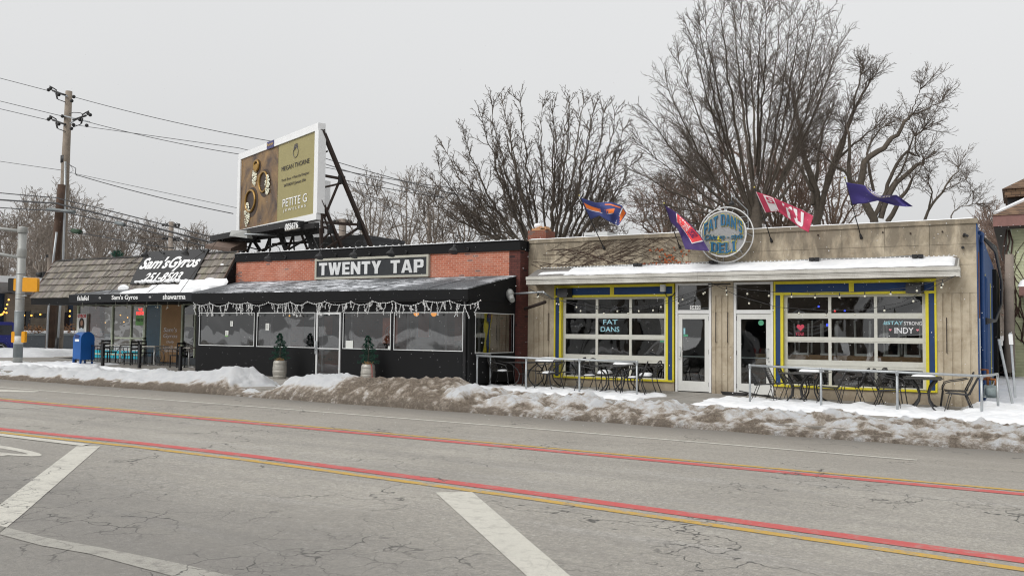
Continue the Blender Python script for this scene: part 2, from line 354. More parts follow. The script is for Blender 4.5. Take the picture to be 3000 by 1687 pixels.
simple('flag_navy', (.03, .045, .17), .7, var=.15, scale=3); simple('flag_orange', (.80, .19, .03), .7, var=.1, scale=3); simple('flag_purple', (.042, .02, .12), .7, var=.15, scale=3)
simple('flag_red', (.78, .06, .07), .7, var=.1, scale=3); simple('flag_crimson', (.50, .045, .10), .7, var=.12, scale=3); simple('flag_white', (.78, .74, .75), .7, var=.08, scale=3)
simple('flag_violet', (.035, .025, .15), .7, var=.18, scale=3); simple('flag_gold', (.6, .5, .2), .7); simple('finial_gold', (.6, .5, .12), .3, .6)
simple('sign_blue', (.004, .10, .21), .5, var=.15); simple('sign_gold', (.60, .50, .04), .5); simple('ring_white', (.68, .68, .67), .45, var=.05)
simple('poster_gold', (.30, .26, .11), .5, var=.10, scale=1.0, bmp=.15); simple('ink_brown', (.05, .04, .035), .6); simple('ink_grey', (.13, .12, .11), .6); simple('gold_metal', (.34, .20, .05), .3, .5, var=.3, scale=5)
simple('print_dark', (.035, .018, .01), .5); simple('crystal', (.72, .70, .55), .15, .2, var=.5, scale=25, fine=60); simple('badge_navy', (.06, .055, .16), .5); simple('badge_gold', (.45, .30, .12), .5)
simple('board_white', (.74, .745, .745), .5, var=.06, scale=1.2); simple('skin', (.38, .20, .13), .6); simple('hair', (.035, .018, .012), .7); simple('shirt', (.55, .62, .68), .7); simple('letter_red', (.5, .02, .02), .5)
simple('paper', (.62, .63, .60), .8, var=.05); simple('sheet_green', (.18, .42, .12), .6); simple('chalk_cyan', (.30, .55, .62), .8); simple('chalk_pink', (.75, .25, .30), .8); simple('chalk_white', (.72, .72, .74), .8); simple('chalk_red', (.55, .06, .10), .8)
simple('decal_green', (.07, .30, .17), .6); simple('orange_sign', (.45, .12, .05), .7); simple('rust', (.26, .09, .025), .9, var=.5, scale=9); simple('meter_grey', (.20, .24, .24), .6, var=.3, scale=12); simple('bulb_glass', (.62, .60, .50), .15, var=.02)
simple('evergreen', (.03, .06, .035), .9, var=.5, scale=4); simple('house_brown', (.13, .09, .07), .8); simple('roof_gravel', (.18, .17, .16), .9)
emis('amber_lamp', (1, .38, .05), 1.3); emis('neon_red', (1, .06, .05), 1.6); emis('neon_blue', (.05, .1, 1), 1.6); emis('warm_bulb', (1, .5, .08), 2.2)
emis('neon_green', (.4, .75, .1), .5)
glass('window_glass', (.78, .8, .8), 1, .22, .8); glass('door_glass', (.6, .66, .64), 1, .12, .6); glass('vinyl_glass', (.62, .64, .65), .9, .2, .55); glass('case_glass', (.7, .75, .75), 1, .1)
def mk_perf():
    m, nt, p = newmat('perforated_metal'); p.inputs['Base Color'].default_value = (.38, .385, .39, 1); p.inputs['Roughness'].default_value = .5
    v = pos(nt); vo = N('ShaderNodeTexVoronoi', nt); vo.inputs['Scale'].default_value = 55; vo.inputs['Randomness'].default_value = 0.
    ln(nt, v, vo.inputs['Vector']); ln(nt, ramp(nt, vo.outputs['Distance'], .40, .46), p.inputs['Alpha'])
mk_perf()
def mk_mesh_fabric():
    m, nt, p = newmat('wire_mesh'); p.inputs['Base Color'].default_value = (.03, .03, .03, 1); p.inputs['Roughness'].default_value = .6
    p.inputs['Alpha'].default_value = .62      # expanded metal mesh, two thirds solid
mk_mesh_fabric()
# ---------------------------------------------------------------- object helpers
def tag(o, label=None, cat=None, group=None, kind=None):
    for k, v in (('label', label), ('category', cat), ('group', group), ('kind', kind)):
        if v: o[k] = v
    return o
def empty(name, loc, rz=0., **k):
    o = bpy.data.objects.new(name, None); col.objects.link(o); o.location = loc; o.rotation_euler = (0, 0, rz); o.empty_display_size = .2
    return tag(o, **k)
def kids(o): return [c for c in bpy.data.objects if c.parent == o]
def copy_tree(o, parent=None):
    c = o.copy(); col.objects.link(c); c.parent = parent
    for ch in kids(o): copy_tree(ch, c)
    return c
ORG = {}
def wloc(o):
    v = Vector((0, 0, 0))
    while o is not None:
        v += Vector(o.location); o = o.parent
    return v
class MB:
    def __init__(s): s.v = []; s.f = []; s.t = []; s.c = None; s.smooth = []; s.sm = False
    def face(s, idx):
        s.f.append(tuple(idx)); s.t.append(s.c if s.c is not None else 1.); s.smooth.append(s.sm)
    def poly(s, pts):
        b = len(s.v); s.v += [Vector(p) for p in pts]; s.face(range(b, b+len(pts))); return s
    def hexa(s, p):                                    # 8 corners: bottom 0-3, top 4-7
        b = len(s.v); s.v += [Vector(q) for q in p]
        for f in ((0, 3, 2, 1), (4, 5, 6, 7), (0, 1, 5, 4), (1, 2, 6, 5), (2, 3, 7, 6), (3, 0, 4, 7)): s.face([b+i for i in f])
        return s
    def box(s, x0, x1, y0, y1, z0, z1):
        return s.hexa([(x0, y0, z0), (x1, y0, z0), (x1, y1, z0), (x0, y1, z0), (x0, y0, z1), (x1, y0, z1), (x1, y1, z1), (x0, y1, z1)])
    def cbox(s, c, sx, sy, sz): return s.box(c[0]-sx/2, c[0]+sx/2, c[1]-sy/2, c[1]+sy/2, c[2]-sz/2, c[2]+sz/2)
    def bar(s, a, b, wd=.05, ht=None, ref=(0, 0, 1)):
        ht = ht or wd; a = Vector(a); b = Vector(b); d = (b-a).normalized(); u = d.cross(Vector(ref))
        if u.length < 1e-3: u = d.cross(Vector((1, 0, 0)))
        u.normalize(); v = u.cross(d); u *= wd/2; v *= ht/2
        return s.hexa([a-u-v, a+u-v, b+u-v, b-u-v, a-u+v, a+u+v, b+u+v, b-u+v])
    def tube(s, pts, r, n=6, cap=True):
        pts = [Vector(p) for p in pts]; m = len(pts); rr = r if hasattr(r, '__len__') else [r]*m
        b = len(s.v); up_ = Vector((0, 0, 1)); old = s.sm; s.sm = n > 4
        d0 = (pts[1]-pts[0]).normalized()
        u = d0.cross(up_) if abs(d0.z) < .95 else d0.cross(Vector((1, 0, 0)))
        u.normalize()
        for i, p in enumerate(pts):
            d = (pts[min(i+1, m-1)]-pts[max(i-1, 0)])
            if d.length < 1e-9: d = d0
            d.normalize(); u = (u-d*u.dot(d)); u = u.normalized() if u.length > 1e-6 else d.orthogonal().normalized(); v = d.cross(u)
            for k in range(n):
                a = 2*math.pi*k/n; s.v.append(p+(u*math.cos(a)+v*math.sin(a))*rr[i])
        for i in range(m-1):
            for k in range(n):
                s.face((b+i*n+k, b+i*n+(k+1) % n, b+(i+1)*n+(k+1) % n, b+(i+1)*n+k))
        s.sm = False
        if cap:
            s.face([b+k for k in range(n)][::-1]); s.face([b+(m-1)*n+k for k in range(n)])
        s.sm = old
        return s
    def lathe(s, c, prof, n=20):                        # prof: (r, z)
        b = len(s.v); old = s.sm; s.sm = True
        for r, z in prof:
            for k in range(n):
                a = 2*math.pi*k/n; s.v.append(Vector((c[0]+r*math.cos(a), c[1]+r*math.sin(a), c[2]+z)))
        for i in range(len(prof)-1):
            for k in range(n): s.face((b+i*n+k, b+i*n+(k+1) % n, b+(i+1)*n+(k+1) % n, b+(i+1)*n+k))
        s.sm = False
        s.face([b+k for k in range(n)][::-1]); s.face([b+(len(prof)-1)*n+k for k in range(n)]); s.sm = old
        return s
    def ball(s, c, r, n=10, m=6, sq=(1, 1, 1)):
        b = len(s.v); old = s.sm; s.sm = True
        for i in range(m+1):
            th = math.pi*i/m
            for k in range(n):
                a = 2*math.pi*k/n; s.v.append(Vector((c[0]+r*sq[0]*math.sin(th)*math.cos(a), c[1]+r*sq[1]*math.sin(th)*math.sin(a), c[2]+r*sq[2]*math.cos(th))))
        for i in range(m):
            for k in range(n): s.face((b+i*n+k, b+(i+1)*n+k, b+(i+1)*n+(k+1) % n, b+i*n+(k+1) % n))
        s.sm = old; return s
    def prism(s, pts, off):                              # polygon extruded by a vector
        pts = [Vector(p) for p in pts]; off = Vector(off); b = len(s.v); n = len(pts); s.v += pts+[p+off for p in pts]
        s.face(list(range(b, b+n))[::-1]); s.face(range(b+n, b+2*n))
        for i in range(n): s.face((b+i, b+(i+1) % n, b+n+(i+1) % n, b+n+i))
        return s
    def ring(s, c, r, t, ax='y', n=40, k=6):
        pts = []
        for i in range(n+1):
            a = 2*math.pi*i/n
            pts.append((c[0]+r*math.cos(a), c[1], c[2]+r*math.sin(a)) if ax == 'y' else (c[0], c[1]+r*math.cos(a), c[2]+r*math.sin(a)) if ax == 'x' else (c[0]+r*math.cos(a), c[1]+r*math.sin(a), c[2]))
        return s.tube(pts, t, k, False)
    def text(s, txt, q, th=.01, bold=0., shear=0., fit=True, sx=1., space=1.):
        """lettering on the quad q = (lower left, lower right, upper left, upper right); th = how far it stands proud"""
        V, Fc = glyphs(txt, bold, shear, space)
        q = [Vector(p) for p in q]
        nrm = (q[1]-q[0]).cross(q[2]-q[0]).normalized(); b = len(s.v)
        for x, y, z in V:
            p = (q[0]*(1-x)+q[1]*x)*(1-y)+(q[2]*(1-x)+q[3]*x)*y
            s.v.append(p+nrm*(z*th+.002))
        for f in Fc: s.face([b+i for i in f])
        return s
    def textf(s, txt, fn, bold=0., shear=0., space=1.):
        V, Fc = glyphs(txt, bold, shear, space); b = len(s.v)
        for x, y, z in V: s.v.append(fn(x, y, z))
        for f in Fc: s.face([b+i for i in f])
        return s
    def build(s, name, mat, parent=None, **k):
        me = bpy.data.meshes.new(name)
        o_ = wloc(parent) if parent is not None else Vector((0, 0, 0))
        base = Vector((0, 0, 0))
        if parent is None and s.v and k.pop('rebase', True):
            xs = [v.x for v in s.v]; ys = [v.y for v in s.v]; zs = [v.z for v in s.v]
            base = Vector(((min(xs)+max(xs))/2, (min(ys)+max(ys))/2, min(zs)))
        k.pop('rebase', None)
        me.from_pydata([tuple(v-o_-base) for v in s.v], [], s.f)
        me.polygons.foreach_set('use_smooth', s.smooth)
        if s.c is not None:
            a = me.attributes.new('tint', 'FLOAT_COLOR', 'FACE')
            buf = []
            for t in s.t: buf += [t, t, t, 1.] if not hasattr(t, '__len__') else [t[0], t[1], t[2], 1.]
            a.data.foreach_set('color', buf)
        me.materials.append(M[mat] if isinstance(mat, str) else mat)
        ob = bpy.data.objects.new(name, me); col.objects.link(ob); ob.location = base
        if parent is not None: ob.parent = parent
        return tag(ob, **k)
BLK = {'T': (.9, [[(0, .78), (1, .78), (1, 1), (0, 1)], [(.33, 0), (.67, 0), (.67, .78), (.33, .78)]]),
 'W': (1.4, [[(0, 1), (.19, 0), (.41, 0), (.5, .5), (.59, 0), (.81, 0), (1, 1), (.78, 1), (.68, .42), (.6, 1), (.4, 1), (.32, .42), (.22, 1)]]),
 'E': (.78, [[(0, 0), (.38, 0), (.38, 1), (0, 1)], [(.38, .8), (1, .8), (1, 1), (.38, 1)], [(.38, .4), (.92, .4), (.92, .6), (.38, .6)], [(.38, 0), (1, 0), (1, .2), (.38, .2)]]),
 'F': (.75, [[(0, 0), (.38, 0), (.38, 1), (0, 1)], [(.38, .8), (1, .8), (1, 1), (.38, 1)], [(.38, .4), (.9, .4), (.9, .6), (.38, .6)]]),
 'N': (1., [[(0, 0), (.29, 0), (.29, 1), (0, 1)], [(.71, 0), (1, 0), (1, 1), (.71, 1)], [(.29, .55), (.71, 0), (.71, .45), (.29, 1)]]),
 'Y': (1., [[(0, 1), (.33, .4), (.33, 0), (.67, 0), (.67, .4), (1, 1), (.66, 1), (.5, .68), (.34, 1)]]),
 'A': (1.05, [[(0, 0), (.28, 0), (.5, .74), (.5, 1), (.33, 1)], [(.72, 0), (1, 0), (.67, 1), (.5, 1), (.5, .74)], [(.34, .2), (.66, .2), (.61, .37), (.39, .37)]]),
 'P': (.9, [[(0, 0), (.35, 0), (.35, 1), (0, 1)], [(.35, .8), (.68, .8), (.68, 1), (.35, 1)], [(.35, .36), (.68, .36), (.68, .55), (.35, .55)], [(.68, .36), (.9, .38), (1, .5), (1, .86), (.9, .98), (.68, 1)]]),
 'D': (.95, [[(0, 0), (.35, 0), (.35, 1), (0, 1)], [(.35, .84), (.66, .84), (.66, 1), (.35, 1)], [(.35, 0), (.66, 0), (.66, .16), (.35, .16)], [(.66, 0), (.88, .06), (1, .25), (1, .75), (.88, .94), (.66, 1)]]),
 'L': (.75, [[(0, 0), (.4, 0), (.4, 1), (0, 1)], [(.4, 0), (1, 0), (1, .22), (.4, .22)]]),
 'I': (.5, [[(.2, .1), (.8, .1), (.8, .9), (.2, .9)], [(0, 0), (1, 0), (1, .1), (0, .1)], [(0, .9), (1, .9), (1, 1), (0, 1)]]),
 'U': (1., [[(0, .25), (.33, .25), (.33, 1), (0, 1)], [(.67, .25), (1, .25), (1, 1), (.67, 1)], [(0, .25), (.1, .06), (.3, 0), (.7, 0), (.9, .06), (1, .25)]]),
 'S': (.85, [[(.95, .72), (.95, .9), (.8, 1), (.2, 1), (.05, .9), (.05, .55), (.2, .43), (.62, .43), (.68, .38), (.68, .22), (.62, .17), (.38, .17), (.33, .22), (.33, .3), (.03, .3), (.03, .1), (.18, 0), (.82, 0), (.97, .1), (.97, .47), (.82, .59), (.4, .59), (.34, .64), (.34, .78), (.4, .83), (.6, .83), (.66, .78), (.66, .72)]]),
 "'": (.3, [[(.2, .62), (.6, .62), (.95, 1), (.2, 1)]]), ' ': (.45, [])}
def block(mb, word, fn, gap=.13):
    tot = sum(BLK[c][0] for c in word)+gap*(len(word)-1); x = 0
    for c in word:
        wd, polys = BLK[c]
        for P in polys:
            b = len(mb.v); n = len(P)
            for w_ in (0, 1): mb.v += [fn((x+u*wd)/tot, v, w_) for u, v in P]
            mb.face(range(b+n, b+2*n)); mb.face(list(range(b, b+n))[::-1])
            for i in range(n): mb.face((b+i, b+(i+1) % n, b+n+(i+1) % n, b+n+i))
        x += wd+gap
def flat(x0, x1, z0, z1, Y, th=.02): return lambda u, v, w_: Vector((lerp(x0, x1, u), Y-w_*th-.002, lerp(z0, z1, v)))
GL = {}
def glyphs(txt, bold, shear, space):
    key = (txt, bold, shear, space)
    if key in GL: return GL[key]
    cu = bpy.data.curves.new('t', 'FONT'); cu.body = txt; cu.offset = bold; cu.shear = shear; cu.extrude = .5; cu.resolution_u = 3; cu.space_character = space
    ob = bpy.data.objects.new('t', cu); col.objects.link(ob)
    me = bpy.data.meshes.new_from_object(ob.evaluated_get(bpy.context.evaluated_depsgraph_get()))
    V = [tuple(v.co) for v in me.vertices]; Fc = [tuple(p.vertices) for p in me.polygons]
    bpy.data.objects.remove(ob); bpy.data.curves.remove(cu); bpy.data.meshes.remove(me)
    x0 = min(v[0] for v in V); x1 = max(v[0] for v in V); y0 = min(v[1] for v in V); y1 = max(v[1] for v in V)
    V = [((v[0]-x0)/(x1-x0), (v[1]-y0)/(y1-y0), v[2]+.5) for v in V]
    GL[key] = (V, Fc); return GL[key]
def fq(x0, x1, z0, z1, Y): return [(x0, Y, z0), (x1, Y, z0), (x0, Y, z1), (x1, Y, z1)]
def lerp(a, b, t): return a+(b-a)*t
def interp(x, pts):
    if x <= pts[0][0]: return pts[0][1]
    for (a, b), (c, d) in zip(pts, pts[1:]):
        if x <= c: return b+(d-b)*(x-a)/(c-a)
    return pts[-1][1]
def sstep(a, b, x):
    t = max(0, min(1, (x-a)/(b-a))); return t*t*(3-2*t)
# ================================================================ GROUND
def sheet(name, xs, ys, zf, mat, **k):
    mb = MB()
    for y in ys:
        for x in xs: mb.v.append(Vector((x, y, zf(x, y))))
    n = len(xs)
    for j in range(len(ys)-1):
        for i in range(n-1): mb.face((j*n+i, j*n+i+1, (j+1)*n+i+1, (j+1)*n+i))
    return mb.build(name, mat, kind='structure', rebase=False, **k)
XS = [-900, -300, -150, -70, -52, -47, -38, -20, 0, 20, 40, 120, 300, 900]
sheet('ground', XS, [-600, -120, -60, -30, 0, 60, 150, 400, 1200], lambda x, y: zr(x)-.16, 'snow')
sheet('road', XS, [-31, -24, -15, -7.15], lambda x, y: zr(x), 'asphalt')
sheet('side_street', [-48.5, -38.6], [-7.15, 0, 20, 60, 120], lambda x, y: zr(x)+.004+(zg(x)-.1-zr(x))*min(1, (y+7.15)/8), 'asphalt')
mb = MB()
for x0, x1 in ((-38.4, -20), (-20, 0), (0, 20), (20, 60)):
    mb.hexa([(x0, -7.12, zr(x0)-.12), (x1, -7.12, zr(x1)-.12), (x1, -6.97, zr(x1)-.12), (x0, -6.97, zr(x0)-.12), (x0, -7.12, zg(x0)), (x1, -7.12, zg(x1)), (x1, -6.97, zg(x1)), (x0, -6.97, zg(x0))])
mb.build('kerb', 'kerb_concrete', kind='structure', rebase=False)
sheet('sidewalk', [-38.4, -20, -13, 0, 1.2], [-6.97, -3, .1], lambda x, y: zg(x), 'concrete')
sheet('corner_sidewalk', [-38.4, -37.2], [.1, 6, 30], lambda x, y: zg(x), 'concrete')
# ---- road markings, each a thin sheet on the asphalt
def stripe(pts, wd, mat, name='road_marking', lift=.005):
    mb = MB(); P = [Vector((x, y, zr(x)+lift)) for x, y in pts]
    for a, b in zip(P, P[1:]):
        mb.v += [a+Vector((0, -wd/2, 0)), b+Vector((0, -wd/2, 0)), b+Vector((0, wd/2, 0)), a+Vector((0, wd/2, 0))]
        i = len(mb.v)-4; mb.face((i, i+1, i+2, i+3))
    return mb.build(name, mat, kind='structure', rebase=False)
def quadmark(pts, mat, lift=.005):
    mb = MB(); mb.poly([(x, y, zr(x)+lift) for x, y in pts]); return mb.build('road_marking', mat, kind='structure', rebase=False)
stripe([(-33, -10.0), (-24.4, -9.62), (-15, -9.46), (-8.35, -9.42), (-1.35, -9.56)], .10, 'paint_white')
stripe([(-60, -12.0), (-36, -11.8), (-21, -11.70), (-7, -11.66), (12, -11.62)], .11, 'paint_yellow')
stripe([(-60, -12.24), (-36, -12.04), (-21, -11.95), (-7, -11.93), (12, -11.88)], .20, 'paint_red')
ny = [(-30, -16.2), (-20, -15.65), (-14.6, -15.42), (-11.5, -15.26), (-9, -15.24), (-4.9, -15.43), (-2.05, -15.65), (0, -15.80), (6, -16.3)]
nr = [(-30, -15.95), (-20, -15.40), (-15.1, -15.14), (-11.9, -14.95), (-9.4, -14.93), (-5.09, -15.12), (-2.14, -15.32), (0, -15.47), (6, -15.97)]
stripe(ny, .13, 'paint_yellow'); stripe(nr, .21, 'paint_red')
quadmark([(-5.71, -15.73), (-3.22, -18.12), (-2.2, -19.1), (-1.93, -18.96), (-2.95, -17.94), (-5.39, -15.47)], 'paint_white')
def zpx(px, py):                                           # a point of the photograph on the road surface
    z = -.15
    for _ in range(12):
        d = ray(px, py); t = (z-CAM.z)/d.z; p = CAM+d*t; z = zr(p.x)
    return (p.x, p.y)
quadmark([zpx(225, 1307), zpx(294, 1307), zpx(62, 1510), zpx(-60, 1610), zpx(-160, 1610), zpx(0, 1478)], 'paint_white')
quadmark([zpx(-120, 1256), zpx(-120, 1263), zpx(240, 1307), zpx(262, 1302)], 'paint_white', .009)
quadmark([zpx(-200, 1490), zpx(0, 1540), zpx(130, 1574), zpx(300, 1605), zpx(520, 1650), zpx(760, 1705), zpx(690, 1740), zpx(560, 1702), zpx(400, 1660), zpx(260, 1622), zpx(120, 1598), zpx(0, 1566), zpx(-200, 1520)], 'paint_faded')
# painted lane letters at the far left
def lanearc(cx, cy, r1, r2, a0, a1, wd):
    mb = MB(); n = 14
    for i in range(n+1):
        a = R(lerp(a0, a1, i/n))
        for k in (0, 1):
            x = cx+(r1-(wd if k else 0))*math.cos(a); y = cy+(r2-(wd if k else 0)*.6)*math.sin(a); mb.v.append(Vector((x, y, zr(x)+.005)))
    for i in range(n): mb.face((2*i, 2*i+1, 2*i+3, 2*i+2))
    return mb.build('road_marking', 'paint_white', kind='structure', rebase=False)
a_ = Vector(zpx(-160, 1302)); b_ = Vector(zpx(126, 1318)); c_ = zpx(-30, 1318)
lanearc(c_[0]-1.0, c_[1]+.05, 2.1, .32, -95, 95, .28)
quadmark([zpx(-100, 1325), zpx(0, 1331), zpx(28, 1336), zpx(-100, 1337)], 'paint_white')
quadmark([zpx(-100, 1141), zpx(0, 1141), zpx(115, 1146), zpx(100, 1149), zpx(-100, 1146)], 'paint_white')
for s_, e_ in ((-20, 70), (85, 118), (125, 160)):
    quadmark([zpx(s_, 1190), zpx(e_, 1195), zpx(e_-5, 1198), zpx(s_-10, 1193)], 'paint_faded')
# ---- ploughed snow bank along the kerb and thin snow on the pavement
def nz2(x, y, s, o=0.): return noise.noise(Vector((x*s+o, y*s-o, o)))
def fbm(x, y, s, n=4, o=0.):
    t = 0; a = 1.
    for i in range(n): t += a*nz2(x, y, s*2**i, o+i*7.7); a *= .55
    return t
CREST = [(-60, .0), (-38, .0), (-31, .02), (-29.5, .04), (-26.7, .12), (-22.6, .18), (-20.3, .28), (-19.2, .42), (-18.45, .50), (-18.05, .22), (-17.7, -.02), (-17.1, -.02), (-16.75, .16), (-16.4, .30), (-15.9, .42), (-14.8, .38), (-13.7, .38), (-12.6, .44), (-11.9, .44), (-11.2, .34), (-10.7, .22), (-9.8, .18), (-8.2, .18), (-7.4, .17), (-6.6, .18), (-5.9, .16), (-4.5, .16), (-3.3, .15), (-2, .15), (-1, .15), (0, .17), (8, .18)]
BACK = [(-60, -3.0), (-38, -4.9), (-31, -4.9), (-26, -4.9), (-20, -4.9), (-18.4, -5.2), (-17.9, -5.9), (-17, -5.9), (-16, -5.2), (-14, -4.6), (-12.5, -4.4), (-11, -4.6), (-9.5, -5.0), (-8, -5.2), (-5.9, -5.3), (-3, -5.2), (-1.3, -4.9), (0, -4.3), (8, -4)]
def bank(x, y):
    """height of the snow above the pavement, dirt with crevice tone 0..1, grime 0..1"""
    c = interp(x, CREST); yb = interp(x, BACK)+.28*nz2(x, 3, .9)
    ye = -7.60+.15*nz2(x, 9, .9)+.03*nz2(x, 5, 4)
    yc = -6.62+.2*nz2(x, 1, .5) if c > .26 or x < -20 else -6.3+.3*nz2(x, 1, .7)
    if y < yc: h = lerp(-.165, c, math.sin(math.pi/2*max(0, min(1, (y-ye)/(yc-ye))))**.8) if y > ye else -.3
    else: h = c*(1-sstep(yc+.05, yb, y)) - (.05 if y > yb else 0)*1.
    k = sstep(ye+.05, ye+.45, y)*(1-sstep(yb-.2, yb, y))
    rg = abs(fbm(x, y, 3.6, 4, 9.)); lump = .10*fbm(x, y, 1.5, 3, 2.)+.075*(rg-.30)+.022*(abs(fbm(x, y, 11, 2, 4.))-.2)
    h += lump*k*(1.25 if c < .3 else 1.)
    hf = (h+.2)/(c+.2); front = (1-sstep(.42, .80, hf))*(y < yc+.1)
    d = .02+.80*front
    hump = sstep(-15.2, -14.2, x)*(1-sstep(-11.6, -10.9, x))
    if x < -18.6: d = .10+.95*(1-sstep(.30, .62, hf+.25*fbm(x, y, 1.6, 3, 21.)))
    if c < .35 and x > -11: d = .42+.42*sstep(-.15, .45, fbm(x, y, 2.2, 4, 31.))+.16*front-.1*sstep(-5.9, -5.2, y)
    d = max(d, hump*(1-sstep(-5.9, -5.2, y))*.9)
    if -30 > x: d = .05+.8*(1-sstep(-7.4, -6.9, y))
    d = d+(.55*(.22-rg) if y < -5.6 else 0)*(1. if d > .2 else .35); grime = 1-sstep(ye+.0, ye+.26, y)  # hollows between the lumps get a darker tone through this value
    return h, d, grime
def patio(x, y):
    """thin snow lying around the tables and against the rail"""
    h = -.08
    def patch(x0, x1, y0, y1, t, s=.35):
        e = fbm(x, y, 1.1, 3, 5.)*.45
        m = min((x-x0), (x1-x), (y-y0), (y1-y))+e*.6
        return lerp(-.08, t, sstep(-.05, s, m))
    h = max(h, patch(-13.6, -7.9, -4.1, -1.3, .045), patch(-6.9, 3, -4.3, -1.2, .07, .5), patch(-1.2, 9, -4.9, .3, .14), patch(-14.6, -12.9, -4.4, -3.2, .13, .3))
    h = max(h, patch(-36.0, -25.2, -5.4, -3.6, .06), patch(-33.2, -29.9, -4.6, -1.6, .05), patch(-20.6, -19.2, -5.0, -4.7, .04, .1))
    h = max(h, patch(-60, -38.4, -3.3, -1.6, .02))
    h += .05*fbm(x, y, 2.6, 3, 6.)*(h > -.04)+.02*fbm(x, y, 9, 2, 3.)
    foot = .03*max(0, nz2(x, y, 3.8, 12.)) if h > .02 else 0
    return h-foot
def snowfield(name, xs, ys, fn, base, mat, front=None, **k):
    mb = MB(); n = len(xs); D = []; G = []; H = []
    for y in ys:
        for x in xs:
            h, d, g = fn(x, y); mb.v.append(Vector((x, y, base(x, y)+h))); D.append(d); G.append(g); H.append(h)
    mb.sm = True
    for j in range(len(ys)-1):
        for i in range(n-1):
            q = (j*n+i, j*n+i+1, (j+1)*n+i+1, (j+1)*n+i)
            if max(H[a] for a in q) > (-.28 if front is not None and ys[j] < front else -.07): mb.face(q)
    ob = mb.build(name, mat, rebase=False, **k)
    for nm, arr in (('dirt', D), ('grime', G)):
        a = ob.data.attributes.new(nm, 'FLOAT', 'POINT'); a.data.foreach_set('value', arr)
    return ob
def steps(a, b, f):
    o = [a]
    while o[-1] < b: o.append(o[-1]+f(o[-1]))
    return o
xs = steps(-60, 6, lambda x: .30 if x < -40 else .08 if x < -20 else .045)
ys = [-7.9+.045*i for i in range(78)]
def bankbase(x, y): return zg(x) if y > -7.0 else lerp(zr(x)+.19, zg(x), sstep(-7.6, -7.0, y))
snowfield('snow_bank', xs, ys, bank, bankbase, 'snow_dirty', front=-6.7, kind='stuff', label='dirty ploughed snow heaped along the kerb', cat='snow')
xs = steps(-60, 9, lambda x: .3 if x < -40 else .12 if x < -16 else .07); ys = [-7+.07*i for i in range(104)]
snowfield('snow_cover', xs, ys, lambda x, y: (patio(x, y), 0, 0), lambda x, y: zg(x), 'snow', kind='stuff', label='white snow lying around the patio furniture on the pavement', cat='snow')
# alley and yards behind, and the corner on the left
snowfield('alley_snow', steps(-.84, 14, lambda x: .2), steps(.2, 45, lambda y: .25), lambda x, y: (.10+.05*fbm(x, y, .8, 3, 2.)+.02*fbm(x, y, 4, 2, 4.)+.12*sstep(16, 24, y), 0, 0), lambda x, y: zg(x), 'snow', kind='stuff', label='trodden white snow filling the alley right of the deli', cat='snow')
def corner(x, y):
    m = min(x+52, -37.6-x, y+1.0, 4.2-y); r = min(x+60, -38.8-x, y-9.5, 14-y)
    return max(lerp(-.08, .26, sstep(0, 1.6, m+.5*fbm(x, y, .8, 3, 7.)))*(1 if x > -48 else .7), lerp(-.08, .2, sstep(0, 1.0, r+.5*fbm(x, y, 1, 3, 1.))))+.05*fbm(x, y, 3, 2, 8.), .12+.25*max(0, fbm(x, y, 1.2, 3, 3.)), 0
snowfield('corner_snow', steps(-60, -37.4, lambda x: .15), steps(-1.5, 15, lambda y: .15), corner, lambda x, y: zg(x), 'snow_dirty', kind='stuff', label='snow piled round the utility pole at the corner', cat='snow')
# ================================================================ DELI (limestone)
X0, X1 = -13.2, -.88
B = empty('deli_building', (-7, 0, 0), label='single-storey limestone deli with yellow and blue framed garage-door windows', cat='building')
mb = MB()
npn = 12; g_ = .004
rows = [(3.12, 3.385), (3.39, 3.885), (3.89, 4.385)]
for i in range(npn):
    a = lerp(X0, X1, i/npn)+g_; b = lerp(X0, X1, (i+1)/npn)-g_
    for z0, z1 in rows: mb.box(a, b, 0, .025, z0+.002, z1)
mb.box(X0+.01, X1-.01, .026, .30, 3.13, 4.38)
def pier(x0, x1, grooves, z0, z1):
    xs_ = [x0]+sum([[g-.022, g+.022] for g in grooves], [])+[x1]
    for k in range(0, len(xs_), 2):
        for za, zb in ((z0, .36), (.365, 1.29), (1.295, 2.25), (2.255, 2.70)):
            if za < zb: mb.box(xs_[k], xs_[k+1], 0, .021, max(za, z0), zb)
    mb.box(x0, x1, 0, .021, 2.705, z1); mb.box(x0+.005, x1-.005, .022, .28, z0, z1)
pier(X0, -12.28, [-12.98, -12.80, -12.64, -12.46], -.3, 3.12)
pier(-7.40, -6.79, [-7.27, -7.10, -6.94], -.3, 3.12)
pier(-1.77, X1, [-1.62, -1.42, -1.22, -1.03], -.3, 3.12)
mb.box(-12.28, -8.48, .0, .28, -.3, .285); mb.box(-5.70, -1.77, .0, .28, -.3, .275)
mb.box(-12.28, -7.40, .02, .28, 3.07, 3.12); mb.box(-6.79, -1.77, .02, .28, 3.07, 3.12)
mb.build('wall', 'limestone', B)
mb = MB(); mb.box(X0-.0, X1+.03, -.035, .34, 4.385, 4.50); cop = mb.build('coping', 'limestone', B)
mb = MB(); mb.box(X1-.25, X1-.001, .30, 20, -.4, 4.42); side = mb.build('side_wall', 'blue_wall', B)
mb = MB(); mb.box(X1-.003, X1+.02, .0, .30, -.1, 4.37); mb.build('corner_trim', 'blue_wall', B)
mb = MB(); mb.box(X0, X1-.26, .34, 20, 3.85, 4.0); mb.box(X0, X1-.26, 19.8, 20, -.3, 3.85); mb.box(X0, X0+.2, .3, 19.8, -.3, 3.85); mb.build('roof', 'roof_gravel', B)
